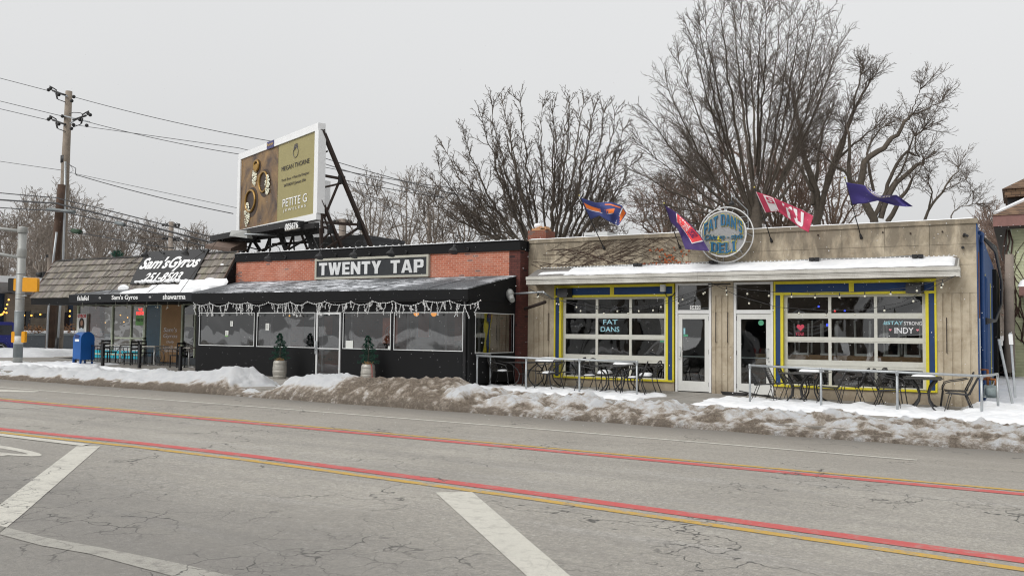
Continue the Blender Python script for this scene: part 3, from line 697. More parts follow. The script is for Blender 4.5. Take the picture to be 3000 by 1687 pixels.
mb = MB(); mb.box(X0+.2, X1-.26, .3, 19.8, -.2, .0); mb.box(X0+.2, X1-.26, 6, 6.1, 0, 3.8); mb.box(-7.2, -7.1, .3, 6, 0, 3.8); mb.build('interior', 'interior_dark', B)
for y, wd in ((2.3, .10), (5.6, .14), (10.8, .2), (15.5, .22)):
    mb = MB(); mb.box(X1, X1+.012, y, y+wd, -.1, 3.5); mb.build('painted_stripe', 'yellow_paint', B)
mb = MB(); mb.box(X1, X1+.02, .75, .95, 2.0, 3.75); mb.build('rusty_strip', 'rust', B, label='orange rusty strip down the corner of the blue side wall')
mb = MB(); mb.box(X1, X1+.03, .45, .7, .1, 2.1); mb.build('pale_strip', 'white_metal', B)
mb = MB()
for y, z1 in ((1.3, 4.05), (1.9, 3.3), (3.3, 3.3), (4.2, 3.3)): mb.tube([(X1+.06, y, 0), (X1+.06, y, z1)], .045, 8)
mb.tube([(X1+.06, 1.3, 4.05), (X1+.10, .9, 4.2), (X1+.05, .5, 4.2)], .05, 8); mb.build('conduit', 'blue_wall', B)
mb = MB()
for k in range(3):
    o = .06*k; mb.tube([(X1+.10, 1.2+o, 4.15), (X1+.35, 2.4, 4.0-o), (X1+.45, 4.2, 3.2), (X1+.42, 5.0, 2.6), (X1+.30, 4.0+o, 2.1), (X1+.1, 2.2, 2.0+o)], .035, 6)
mb.build('cable_loop', 'black_metal', B)
mb = MB(); mb.box(X1+.0, X1+.13, 14, 19.5, -.1, 4.2); mb.build('dark_panel', 'black_panel', B)
# canopy
CP = MB(); CP.prism([(-12.9, -.60, 3.30), (-12.9, 0, 3.55), (-12.9, 0, 3.10), (-12.9, -.60, 3.10)], (11.65, 0, 0)); can = CP.build('canopy', 'fascia_white', B)
mb = MB()
for z0, z1, yy in ((3.075, 3.13, -.625), (3.135, 3.17, -.615), (3.175, 3.21, -.625), (3.22, 3.31, -.65)):
    mb.box(-12.93, -7.6, yy, -.601, z0, z1); mb.box(-7.595, -1.22, yy, -.601, z0, z1)
    mb.box(-1.25, -1.225, -.60, -.002, z0, z1-.01); mb.box(-12.925, -12.9, -.60, -.002, z0, z1-.01)
mb.build('canopy_fascia', 'fascia_white', can)
mb = MB(); mb.prism([(-12.88, -.63, 3.315), (-12.88, -.005, 3.57), (-12.88, -.005, 3.56), (-12.88, -.63, 3.305)], (11.6, 0, 0)); mb.build('canopy_shingles', 'roof_gravel', can)
# windows
def garage(x0, x1, zb, label):
    W = MB(); yb = .085; bw, bl, yi = .045, .13, .07
    # outer yellow boards
    W.box(x0, x0+bw, -.03, yb, zb, 3.06); W.box(x1-bw, x1, -.03, yb, zb, 3.06); W.box(x0+bw, x1-bw, -.03, yb, 2.985, 3.06); W.box(x0+bw, x1-bw, -.05, yb, zb, zb+.05)
    W.box(x0+bw, x1-bw, -.028, yb, 2.70, 2.765)
    W.box(x0+bw+bl, x0+bw+bl+yi, -.03, yb, zb+.05, 2.70); W.box(x1-bw-bl-yi, x1-bw-bl, -.03, yb, zb+.05, 2.70)
    xm = (x0+x1)/2; W.box(xm-.06, xm+.06, -.03, yb, 2.765, 2.985)
    f = W.build('window_surround', 'yellow_paint', B, label=label)
    W = MB(); W.box(x0+bw, xm-.06, -.005, yb, 2.765, 2.985); W.box(xm+.06, x1-bw, -.005, yb, 2.765, 2.985)
    W.box(x0+bw, x0+bw+bl, -.005, yb, zb+.05, 2.70); W.box(x1-bw-bl, x1-bw, -.005, yb, zb+.05, 2.70)
    W.build('blue_panel', 'blue_paint', f)
    a, b = x0+bw+bl+yi, x1-bw-bl-yi
    D = MB(); y0, y1 = .10, .15
    rows_ = [(.36, .79), (1.0, 1.46), (1.60, 2.08), (2.22, 2.64)]; rows_ = [(z+(zb-.28), t) if z == .36 else (z, t) for z, t in rows_]
    rails = [(zb+.05, rows_[0][0]), (.79, 1.0), (1.46, 1.60), (2.08, 2.22), (2.64, 2.72)]
    st = .085; n3 = (b-a-2*st-2*.075)/3; cols = [(a+st+k*(n3+.075), a+st+k*(n3+.075)+n3) for k in range(3)]
    for z0, z1 in rails:
        D.box(a, b, y0, y1, z0, z1)
        if z1-z0 > .12: D.box(a+.01, b-.01, y0-.008, y0, (z0+z1)/2-.035, (z0+z1)/2-.002)
    for z0, z1 in rows_:
        D.box(a, cols[0][0], y0, y1, z0, z1); D.box(cols[2][1], b, y0, y1, z0, z1)
        D.box(cols[0][1], cols[1][0], y0, y1, z0, z1); D.box(cols[1][1], cols[2][0], y0, y1, z0, z1)
    d = D.build('garage_door', 'cream_frame', B)
    for z0, z1 in rows_:
        for c0, c1 in cols:
            G = MB(); G.poly([(c0, y0+.03, z0), (c1, y0+.03, z0), (c1, y0+.03, z1), (c0, y0+.03, z1)]); G.build('glass_pane', 'window_glass', d)
    D = MB(); D.box(a-.03, a-.001, -.0, .3, zb, 2.72); D.box(b+.001, b+.03, 0, .3, zb, 2.72); D.box(a, b, .0, .3, 2.725, 2.76); D.build('jamb', 'yellow_paint', f)
    return cols, rows_
c1, r1 = garage(-12.28, -8.48, .285, 'yellow and blue surround of the window lettered in pale stencil')
c2, r2 = garage(-5.70, -1.77, .275, 'yellow and blue surround of the window nearest the alley')
mb = MB(); yl = .126
mb.text('FAT', fq(-10.72, -10.26, 1.90, 2.04, yl), .002, .01); mb.text('DANS', fq(-10.80, -10.20, 1.68, 1.83, yl), .002, .01)
mb.build('window_lettering', 'chalk_cyan', B)
a, b = c2[2]
mb = MB(); mb.text('#STAY', fq(a+.14, a+.60, 1.92, 2.02, yl), .002, .02); mb.build('window_lettering', 'chalk_cyan', B)
mb = MB(); mb.text('STRONG', fq(a+.62, a+1.03, 1.92, 2.01, yl), .002, .012); mb.text('INDY', fq(a+.40, a+.84, 1.71, 1.86, yl), .002, .012); mb.build('window_lettering', 'chalk_white', B)
def heart(mb, cx, cz, s, Y):
    pts = []
    for i in range(24):
        t = 2*math.pi*i/24; pts.append((cx+s*16*math.sin(t)**3/16, Y, cz+s*(13*math.cos(t)-5*math.cos(2*t)-2*math.cos(3*t)-math.cos(4*t))/16))
    mb.prism(pts, (0, .002, 0))
mb = MB(); heart(mb, a+.30, 1.80, .033, yl); heart(mb, a+.93, 1.80, .033, yl); mb.build('painted_heart', 'chalk_pink', B)
a, b = c2[0]; mb = MB(); heart(mb, a+.33, 1.85, .10, yl); mb.text('YOU!', fq(a+.20, a+.42, 1.63, 1.72, yl), .002, .01); mb.build('window_drawing', 'chalk_red', B)
# doors
def shopdoor(x0, x1, zs, hinge_left, label):
    fr = MB(); w_ = .065
    fr.box(x0, x0+w_, -.01, .10, zs, 3.06); fr.box(x1-w_, x1, -.01, .10, zs, 3.06); fr.box(x0+w_, x1-w_, -.01, .10, 3.0, 3.06); fr.box(x0+w_, x1-w_, -.005, .10, 2.21, 2.31)
    f = fr.build('door_frame', 'white_metal', B)
    g = MB(); g.poly([(x0+w_, .05, 2.31), (x1-w_, .05, 2.31), (x1-w_, .05, 3.0), (x0+w_, .05, 3.0)]); g.build('transom_glass', 'door_glass', f)
    d = MB(); a, b = x0+w_+.006, x1-w_-.006; s = .12
    d.box(a, a+s, .015, .06, zs+.02, 2.20); d.box(b-s, b, .015, .06, zs+.02, 2.20); d.box(a+s, b-s, .015, .06, 2.06, 2.20); d.box(a+s, b-s, .015, .06, zs+.02, zs+.30)
    dd = d.build('door', 'white_frame', B, label=label)
    g = MB(); g.poly([(a+s, .035, zs+.30), (b-s, .035, zs+.30), (b-s, .035, 2.06), (a+s, .035, 2.06)]); g.build('door_glass', 'door_glass', dd)
    g = MB(); g.box(a+s, b-s, .05, .09, 1.0, 1.03); g.build('push_bar', 'galvanised', dd)
    hx = b-.05 if hinge_left else a+.05; s_ = -1 if hinge_left else 1
    h = MB(); h.tube([(hx, .01, 1.27), (hx+.05*s_, -.06, 1.27), (hx+.05*s_, -.06, 1.02), (hx, .01, 1.02)], .012, 6); h.ball((hx, .012, .93), .02, 8, 4); h.build('handle', 'galvanised', dd)
    hg = x0+w_ if hinge_left else x1-w_
    h = MB()
    for z in (.25, 1.15, 2.08): h.box(hg-.012, hg+.012, .0, .014, z-.06, z+.06)
    h.build('hinge', 'steel_black', dd)
    return dd
shopdoor(-8.44, -7.41, .03, False, 'white glazed door with green stickers under the number plate')
shopdoor(-6.78, -5.72, .02, True, 'white glazed door with a round green sticker')
mb = MB(); mb.box(-8.03, -7.73, .035, .045, 2.33, 2.44); n_ = mb.build('house_number', 'white_decal', B)
mb = MB(); mb.text('5410', fq(-8.01, -7.75, 2.345, 2.425, .034), .003, .01); mb.build('digits', 'sign_black', n_)
mb = MB(); mb.cbox((-8.19, .032, 1.72), .05, .004, .17); mb.build('sticker', 'chalk_cyan', B); mb = MB(); mb.cbox((-8.15, .03, 1.60), .13, .004, .06); mb.build('sticker', 'decal_green', B)
mb = MB(); mb.tube([(-6.05, .03, 1.96), (-6.05, .026, 1.96)], .075, 16); mb.build('sticker', 'decal_green', B)
mb = MB(); mb.box(c1[2][1]-.13, c1[2][1]-.02, .12, .128, 1.40, 1.45); mb.build('sticker', 'decal_green', B)
# things seen through the deli windows
def inside_chair(x, y, rz, label):
    c = empty('upturned_chair', (x, y, 1.12), rz, label=label, cat='chair', group='chairs turned up on the deli tables')
    for sx_ in (-.17, .17):
        for sy_ in (-.15, .15):
            m = MB(); m.bar((sx_, sy_, 0), (sx_*1.1, sy_*1.1, .92 if sy_ > 0 else .84), .035)
            m.v = [v+Vector((x, y, 1.12)) for v in m.v]; m.build('leg', 'chair_white', c)
    m = MB(); m.box(-.2, .2, -.2, .2, 0, .05); m.v = [v+Vector((x, y, 1.12)) for v in m.v]; m.build('seat', 'chair_white', c)
for i, (x, lb) in enumerate(((-4.95, 'white metal chair upturned behind the red window drawing'), (-4.28, 'white metal chair upturned second from the left in the deli window'), (-3.45, 'white metal chair upturned behind the middle column of panes'), (-2.72, 'white metal chair upturned under the painted word INDY'), (-2.25, 'white metal chair upturned nearest the right edge of the deli window'))):
    inside_chair(x-.12, .62, R(8*(i % 3)-6), lb)
C_ = empty('window_counter', (-4, 1.3, 0), label='counter faced with brown stone just inside the right deli window', cat='counter')
m = MB(); m.box(-6.2, -1.3, .5, .9, 0, .82); m.build('base', 'interior_dark', C_); m = MB(); m.box(-6.3, -1.2, .42, .95, .82, 1.12); m.build('top', 'stone_counter', C_)
for i, (x, z, mt, nm) in enumerate(((-4.2, 2.30, 'neon_red', 'red'), (-3.95, 2.31, 'neon_blue', 'blue'), (-4.62, 2.42, 'neon_blue', 'violet'))):
    m = MB(); m.ball((x-.1, .9, z), .028, 8, 6); m.build('neon_light', mt, label='small %s neon light glowing high inside the right deli window' % ('blue' if nm == 'violet' else nm)+(' nearer the left' if nm == 'violet' else ''), cat='light')
m = MB(); m.cbox((-4.55, 1.4, 1.93), .13, .03, .07); m.build('beer_sign', 'neon_blue', label='small blue lit sign behind the upturned chairs', cat='sign')
# small fixings on the deli front
def thing1(mb, name, mat, label, cat, group=None): return mb.build(name, mat, label=label, cat=cat, group=group)
for (px, lb) in ((1545, 'left end of the window with stencilled letters'), (2741, 'right end of the window with the painted hashtag')):
    x = Xat(px+(112 if px < 2000 else -60), -.1, 840)
    L_ = empty('loudspeaker', (x, -.12, 2.86), label='black box loudspeaker hung above the '+lb, cat='loudspeaker', group='loudspeakers above the deli windows')
    m = MB(); m.hexa([(x-.2, -.28, 2.70), (x+.14, -.30, 2.70), (x+.2, -.05, 2.70), (x-.12, -.03, 2.70), (x-.2, -.25, 2.95), (x+.14, -.27, 2.95), (x+.2, -.05, 2.98), (x-.12, -.03, 2.98)]); m.build('cabinet', 'black_metal', L_)
    m = MB(); m.box(x-.03, x+.03, -.06, 0, 2.78, 2.9); m.build('bracket', 'steel_black', L_)
m = MB(); m.cbox((-8.78, -.09, 2.93), .13, .14, .2); o_ = m.build('wall_camera', 'ac_unit', label='white camera at the right corner of the left deli window', cat='camera'); m = MB(); m.tube([(-8.74, -.06, 2.83), (-8.66, -.1, 2.68), (-8.5, -.06, 2.72), (-8.45, -.02, 2.8)], .015, 5); m.build('lead', 'wire', o_)
# iron bars fixed on the piers
for x, z0, z1, lb in ((-12.47, 1.4, 2.22, 'on the pier left of the stencilled window'), (-7.27, 1.42, 2.24, 'left one between the two white doors'), (-6.94, 1.42, 2.24, 'right one between the two white doors'), (-1.55, 1.25, 2.1, 'on the pier at the alley corner')):
    m = MB(); m.tube([(x, .0, z1), (x, -.05, z1), (x, -.05, z0), (x, .0, z0)], .011, 6); thing1(m, 'hanging_rod', 'steel_rust', 'thin rusty upright rod '+lb, 'rod', 'iron rods on the deli piers')
# conduit along the parapet with flood lights
cpts = [onY(px, py, -.03) for px, py in ((1662, 783), (1780, 779), (1860, 775), (1880, 776), (2000, 772), (2085, 767), (2108, 768), (2200, 768.5), (2290, 766), (2375, 760), (2398, 758), (2540, 757), (2680, 749))]
m = MB(); m.tube(cpts, .013, 6); thing1(m, 'conduit', 'galvanised', 'grey electrical conduit running along the limestone parapet above the canopy', 'conduit')
for px, py, lb in ((1872, 776, 'below the purple and red flag'), (2094, 768, 'under the round deli sign'), (2388, 760, 'between the crimson flag and the violet flag'), (2690, 751, 'nearest the alley corner')):
    p = onY(px, py, -.05); fl = empty('floodlight', p, label='small black twin floodlight '+lb, cat='floodlight', group='floodlights on the parapet conduit')
    m = MB(); m.cbox(p+Vector((0, -.02, .0)), .1, .08, .07); m.build('junction_box', 'black_metal', fl)
    for s_ in (-1, 1):
        m = MB(); q = p+Vector((.07*s_, -.10, .0)); m.hexa([q+Vector(v) for v in ((-.06, -.04, -.05), (.06, -.04, -.05), (.05, .05, -.03), (-.05, .05, -.03), (-.06, -.04, .04), (.06, -.04, .04), (.05, .05, .04), (-.05, .05, .04))]); m.build('lamp_head', 'black_metal', fl)
m = MB()
for px, py in ((2397, 689), (2586.5, 681), (2667.5, 684), (2761, 679)): q = onY(px, py, 0); m = MB(); m.tube([(q.x, .01, q.z), (q.x, -.03, q.z)], .022, 8); m.build('wall_fixing', 'steel_rust', B)
m = MB(); q = onY(2824, 691, 0); m.tube([q, q+Vector((.02, -.14, .02))], .035, 8); m.tube([q+Vector((.02, -.14, .02)), q+Vector((.09, -.2, -.03))], .03, 8); q = onY(2821, 725, 0); m.tube([q, q+Vector((0, -.09, -.01))], .035, 8); m.build('old_lamp_stub', 'steel_black', B)
# ---- round sign
S = empty('round_sign', (-6.94, -.1, 4.35), label='round deli sign of grey perforated metal inside two white rings', cat='sign')
c = (-6.94, -.42, 4.355); m = MB(); m.tube([(c[0], c[1]+.01, c[2]), (c[0], c[1]-.0, c[2])], .60, 48); m.build('face', 'perforated_metal', S)
m = MB(); m.ring(c, .615, .02, n=56); m.build('inner_ring', 'ring_white', S); m = MB(); m.ring((c[0], -.20, c[2]), .755, .018, n=56); m.build('outer_ring', 'ring_white', S)
m = MB()
for i in range(16):
    a = 2*math.pi*i/16; b = a+(.1 if i % 2 else -.1); m.tube([(c[0]+.62*math.cos(a), c[1], c[2]+.62*math.sin(a)), (c[0]+.75*math.cos(b), -.20, c[2]+.75*math.sin(b))], .007, 4)
for sx_ in (-.4, .4): m.tube([(c[0]+sx_, c[1], c[2]-.45), (c[0]+sx_, .0, c[2]-.45)], .02, 5)
m.build('strut', 'galvanised', S)
def arch(txt, r0, r1, a0, a1, flip=False, dy=0.):
    def fn(u, v, w):
        a = R(lerp(a0, a1, u)); r = lerp(r0, r1, v); return Vector((c[0]+r*math.sin(a), c[1]-.02-w*.02+dy, c[2]+r*math.cos(a)))
    return fn
def warp(x0, x1, top, bot, dy=0.):
    def fn(u, v, w): return Vector((c[0]+lerp(x0, x1, u), c[1]-.02-w*.02+dy, c[2]+lerp(bot(u), top(u), v)))
    return fn
def serif_text(mb, txt, fn_of, bold):
    mb.textf(txt, fn_of, bold)
for mt, dy, gr in (('sign_gold', .012, .014), ('sign_blue', 0., 0.)):
    m = MB()
    block(m, "FAT DAN'S", warp(-.53-gr, .53+gr, lambda u: .30+.24*math.sin(math.pi*u)+gr, lambda u: -.02+.24*math.sin(math.pi*u)-gr, dy), .10)
    m.textf('Chicago - style', warp(-.52-gr/2, .54+gr/2, lambda u: -.0+gr/2, lambda u: -.19-gr/2, dy), .022+gr*.5, .35)
    block(m, 'DELI', warp(-.34-gr, .34+gr, lambda u: -.20-.045*math.sin(math.pi*u)+gr, lambda u: -.46-.06*math.sin(math.pi*u)-gr, dy), .16)
    # slab serifs that thicken the ends of the straight letters
    for x_, z_ in ((-.31, -.215), (-.31, -.465), (-.12, -.235), (-.12, -.51), (.07, -.24), (.09, -.515), (.29, -.215), (.29, -.475)):
        m.box(c[0]+x_-.055-gr, c[0]+x_+.055+gr, c[1]-.042+dy, c[1]-.022+dy, c[2]+z_-.014-gr, c[2]+z_+.014+gr)
    m.build('lettering', mt, S)
m = MB(); m.textf('a', warp(-.165, -.10, lambda u: -.055, lambda u: -.15, -.012), .012, .35); m.build('yellow_letter', 'sign_gold', S)
# lamp arm over the round sign
m = MB(); m.tube([(-6.45, .3, 4.45), (-6.45, .2, 5.05), (-6.55, -.3, 5.22), (-6.62, -.75, 5.38)], .014, 6); m.tube([(-6.62, -.75, 5.38), (-6.62, -.75, 5.18)], .008, 5)
o_ = thing1(m, 'sign_lamp', 'galvanised', 'slim lamp arm reaching over the round deli sign', 'lamp'); m = MB(); m.lathe((-6.62, -.75, 5.08), [(.07, 0), (.075, .05), (.04, .09), (.02, .12)], 12); m.build('lamp_head', 'black_metal', o_)
# ---- flag poles and flags
def flag(name, base, tip, Yt, hoist, top, bot, Yf, cloth, label, wave=.10, ph=0.):
    b = onY(base[0], base[1], -.02); t = onY(tip[0], tip[1], Yt)
    P = empty('flagpole', b, label=label[0], cat='flagpole', group='flagpoles on the limestone parapet')
    m = MB(); m.tube([b, t], [.014, .011], 8); m.build('pole', 'black_metal', P)
    m = MB(); m.tube([b+Vector((0, .02, 0)), b+(t-b)*.06], [.04, .028], 8); m.build('bracket', 'steel_black', P)
    m = MB(); m.ball(t, .023, 10, 6); m.build('finial', 'finial_gold', P)
    Y0 = Yt*.95; n, k = 40, 16
    def at(u, v):
        x = lerp(interp(u, [(i/(len(top)-1), p[0]) for i, p in enumerate(top)]), interp(u, [(i/(len(bot)-1), p[0]) for i, p in enumerate(bot)]), v)
        y = lerp(interp(u, [(i/(len(top)-1), p[1]) for i, p in enumerate(top)]), interp(u, [(i/(len(bot)-1), p[1]) for i, p in enumerate(bot)]), v)
        return x, y
    yh = [0, 0]
    def S_(u, v, w=0.):
        x, y = at(u, v); hy = lerp(Y0, lerp(Y0, 0, .38), v)      # along the slanted pole
        Y = lerp(hy, Yf, u)+(wave*math.sin(u*7+v*2.2+ph)+wave*.55*math.sin(u*15-v*4+ph*2)+wave*.3*math.sin(u*4-v*9))*min(1, u*3)-w
        return onY(x, y, Y)
    m = MB(); m.sm = True
    for j in range(k+1):
        for i in range(n+1): m.v.append(S_(i/n, j/k))
    for j in range(k):
        for i in range(n): m.face((j*(n+1)+i, j*(n+1)+i+1, (j+1)*(n+1)+i+1, (j+1)*(n+1)+i))
    f = m.build(name, cloth, label=label[1], cat='flag', group='flags flying above the deli parapet')
    f.modifiers.new('thick', 'SOLIDIFY').thickness = .003
    return S_, f
def patch(S_, f, u0, u1, v0, v1, mat, nm='flag_print', shape=None, n=14, k=8, w=.006):
    m = MB()
    for j in range(k+1):
        for i in range(n+1):
            u = i/n; v = j/k
            if shape: uu, vv = shape(u, v)
            else: uu, vv = lerp(u0, u1, u), lerp(v0, v1, v)
            m.v.append(S_(uu, vv, w))
    for j in range(k):
        for i in range(n): m.face((j*(n+1)+i, j*(n+1)+i+1, (j+1)*(n+1)+i+1, (j+1)*(n+1)+i))
    return m.build(nm, mat, f)
def ftext(S_, f, txt, u0, u1, v0, v1, mat, bold=.02, rot=0, w=.012):
    def fn(x, y, z):
        if rot == 1: u, v = lerp(u0, u1, y), lerp(v0, v1, x)
        elif rot == -1: u, v = lerp(u0, u1, 1-y), lerp(v1, v0, x)
        elif rot == 2: u, v = lerp(u1, u0, x), lerp(v0, v1, y)
        else: u, v = lerp(u0, u1, x), lerp(v1, v0, y)
        return S_(u, v, w+z*.002)
    m = MB(); m.textf(txt, fn, bold); m.build('flag_lettering', mat, f)
sf, f = flag('flag', (1770.6, 730), (1697, 573), -.95, 0, [(1700, 579), (1745, 594), (1790, 592), (1822, 602), (1836, 625)], [(1731, 643), (1757, 632), (1780, 647), (1800, 657), (1812, 661)], -1.2, 'flag_navy',
    ('black pole of the navy and orange flag, leftmost on the parapet', 'navy flag with an orange band, flying leftmost on the parapet'), .09)
patch(sf, f, 0, 1, 0, 1, 'flag_orange', shape=lambda u, v: (lerp(.02, .62, u), lerp(.28, .52, v)+.22*math.sin(u*3)-.06)); patch(sf, f, 0, 1, 0, 1, 'flag_white', shape=lambda u, v: (lerp(.02, .6, u), lerp(.54, .57, v)+.22*math.sin(u*3)-.06))
patch(sf, f, .78, .82, .05, .95, 'flag_white'); patch(sf, f, .83, .97, .05, .95, 'flag_orange'); patch(sf, f, .40, .74, .10, .16, 'flag_orange')
sf, f = flag('flag', (1992, 726), (1945.4, 595.5), -.85, 0, [(1948, 602), (1985, 625), (2020, 655), (2052, 690), (2079, 736)], [(1966, 652), (1985, 670), (1994, 690), (2001, 712), (2008, 730)], -1.1, 'flag_purple',
    ('black pole of the purple flag with a red centre', 'purple flag with a red lettered centre hanging beside the round sign'), .06, 1.)
patch(sf, f, .22, .84, .04, .60, 'flag_white', w=.005); patch(sf, f, .24, .82, .04, .57, 'flag_red', w=.010); ftext(sf, f, 'FAT DANS', .30, .55, .08, .5, 'flag_white', .02, 0, .016); ftext(sf, f, "CHICAGO", .58, .74, .10, .46, 'flag_purple', .02, 0, .016)
sf, f = flag('flag', (2260.5, 708.3), (2210, 549), -.9, 0, [(2214, 561.8), (2256, 575), (2300, 594), (2345, 613), (2383, 633)], [(2242, 623.5), (2278, 619), (2310, 641), (2345, 668), (2369, 681)], -1.2, 'flag_crimson',
    ('black pole of the crimson and white flag', 'crimson flag with white block letters right of the round sign'), .05, 2.)
patch(sf, f, .12, .30, .04, .98, 'flag_white'); bt = MB(); block(bt, 'S', lambda u, v, w_: sf(lerp(.14, .28, u), lerp(.5, .12, v), .012+w_*.004)); bt.build('flag_lettering', 'flag_crimson', f); bt = MB(); block(bt, 'TU', lambda u, v, w_: sf(lerp(.44, .82, u), lerp(.92, .10, v), .012+w_*.004)); bt.build('flag_lettering', 'flag_white', f)
patch(sf, f, 0, 1, 0, 1, 'flag_white', shape=lambda u, v: (.0+.012*u, v))
sf, f = flag('flag', (2523.4, 698.2), (2475, 521.5), -.95, 0, [(2479, 534.5), (2533, 543), (2577, 573), (2626, 571), (2675, 605)], [(2497, 599), (2535, 596), (2571, 588), (2620, 602), (2655, 606)], -1.3, 'flag_violet',
    ('black pole of the violet flag nearest the alley', 'violet flag with a thin gold curve, rightmost on the parapet'), .08, .5)
patch(sf, f, 0, 1, 0, 1, 'flag_gold', shape=lambda u, v: (lerp(.28, .72, u), .02+.33*math.sin(u*3.14)+.03*v)); ftext(sf, f, 'FAT DANS', .36, .66, .03, .25, 'flag_white', .01, 2)
# ---- garden of bulbs on the canopy, vine on the wall
m = MB(); m.tube([(-12.75, -.03, 3.60), (-1.3, -.03, 3.60)], .008, 4)
rope = thing1(m, 'rope_light', 'ring_white', 'string of small white bulbs along the back of the deli canopy', 'string lights')
m = MB()
for i in range(104): m.cbox((-12.7+i*.11, -.045, 3.615), .03, .02, .03)
m.build('bulb_row', 'ring_white', rope, kind='stuff')
random.seed(11)
V = MB(); LV = MB()
def vine(p, a, L, r=.006, lev=0):
    pts = [p]; n = int(L/.12)
    for i in range(n):
        a += random.uniform(-.25, .25); a = max(-3.5, min(.6, a))
        q = pts[-1]+Vector((math.cos(a)*.12, 0, math.sin(a)*.12)); q.z = max(3.6, min(4.44, q.z)); q.y = -.012
        if q.x < -13.15 or q.x > -7.9: break
        pts.append(q)
        if lev < 2 and random.random() < .17: vine(q, a+random.choice((-.7, .7)), L*.5, r*.7, lev+1)
        if q.x > -9.6 and q.z < 4.05 and random.random() < .05+.10*(q.x > -9.1):
            for _ in range(2):
                c0 = q+Vector((random.uniform(-.05, .05), -.02, random.uniform(-.06, .06))); s = random.uniform(.02, .04); ang = random.random()*3
                LV.poly([c0+Vector((math.cos(ang+k*1.57)*s, random.uniform(-.02, .01), math.sin(ang+k*1.57)*s)) for k in range(4)])
    if len(pts) > 1: V.tube(pts, [lerp(r, r*.4, i/(len(pts)-1)) for i in range(len(pts))], 4, False)
for i in range(15): vine(Vector((random.uniform(-13.1, -11.2), -.012, random.uniform(3.65, 4.35))), random.uniform(-.45, .4), random.uniform(2.2, 4.8), .0065)
for i in range(10): vine(Vector((random.uniform(-11, -9), -.012, random.uniform(3.65, 4.1))), random.uniform(-.3, .4), random.uniform(1, 2.4), .006)
vn = empty('wall_vine', (-11, 0, 3.6), label='bare creeper with a few orange leaves on the limestone parapet', cat='vine'); V.build('stem', 'vine', vn); LV.build('leaf', 'vine_leaf', vn, kind='stuff')
# ---- snow lying on roofs and canopy
def softcap(name, x0, x1, zf, y0, y1, th, label, rag=.3, nx=0, zj=None, mat='snow', seed=0.):
    """pillow of snow between x0..x1, y0..y1 over a surface zf(x, y)"""
    nx = nx or max(6, int((x1-x0)/.09)); ny = 9; m = MB(); m.sm = True
    for j in range(ny+1):
        for i in range(nx+1):
            u = i/nx; v = j/ny; x = lerp(x0, x1, u)
            yy0 = y0+rag*(y1-y0)*max(0, .5+nz2(x, seed, 1.9)+.5*nz2(x, seed+3, 6))*(1 if rag else 0)
            y = lerp(yy0, y1, v)
            e = min(1, min(u*(x1-x0), (1-u)*(x1-x0))/max(.04, th*.7)); f_ = min(1, v*(y1-yy0)/max(.03, th*.5)); 
            t = th*math.sqrt(max(0, 1-(1-e)**2))*math.sqrt(max(0, 1-(1-f_)**2))*(.85+.35*nz2(x, y, 2.2, seed))
            m.v.append(Vector((x, y, zf(x, y)+.004+t)))
    for j in range(ny):
        for i in range(nx): a = j*(nx+1)+i; m.face((a, a+1, a+nx+2, a+nx+1))
    b = len(m.v)
    for j in range(ny+1):
        for i in range(nx+1): v_ = m.v[j*(nx+1)+i]; m.v.append(Vector((v_.x, v_.y, zf(v_.x, v_.y)+.002)))
    for i in range(nx): m.face((i, b+i, b+i+1, i+1))
    for j in range(ny):
        a = j*(nx+1); m.face((a, a+nx+1, b+a+nx+1, b+a)); a += nx; m.face((a, b+a, b+a+nx+1, a+nx+1))
    return m.build(name, mat, label=label, cat='snow', kind='stuff')
cz = lambda x, y: lerp(3.315, 3.57, (y+.63)/.625)
softcap('canopy_snow', -11.7, -1.33, cz, -.63, -.06, .052, 'smooth white snow lying on the deli canopy', .12, seed=2.)
softcap('canopy_snow', -12.6, -11.5, cz, -.5, -.3, .02, 'thin wedge of snow at the left end of the deli canopy', .3, seed=5.)
softcap('parapet_snow', -13.2, -.9, lambda x, y: 4.5, -.02, .33, .028, 'thin snow along the top of the limestone parapet', 0.1, seed=7.)
for px in (2790,):
    m = MB(); a_ = onY(2705, 650, 3); m.box(-3.1, -2.35, 3.0, 3.6, 4.0, 4.62); m.build('roof_unit', 'ac_unit', label='low pale cabinet on the deli roof near the alley end', cat='air conditioner')
    m = MB(); m.box(-2.32, -2.2, 3.0, 3.1, 4.0, 4.85); m.build('roof_vent', 'galvanised', label='narrow grey vent box standing on the deli roof', cat='vent')
q = onY(1745, 690, 2.5); A_ = empty('air_conditioner', (q.x, 2.5, 4.0), label='white air conditioner behind the parapet near the leftmost flag', cat='air conditioner')
m = MB(); m.box(q.x-.42, q.x+.42, 2.5, 3.2, 4.0, 4.95); m.build('case', 'ac_unit', A_); m = MB()
for k in range(7): m.box(q.x-.36, q.x-.02, 2.485, 2.5, 4.5+k*.055, 4.525+k*.055)
m.build('grille', 'louver', A_)
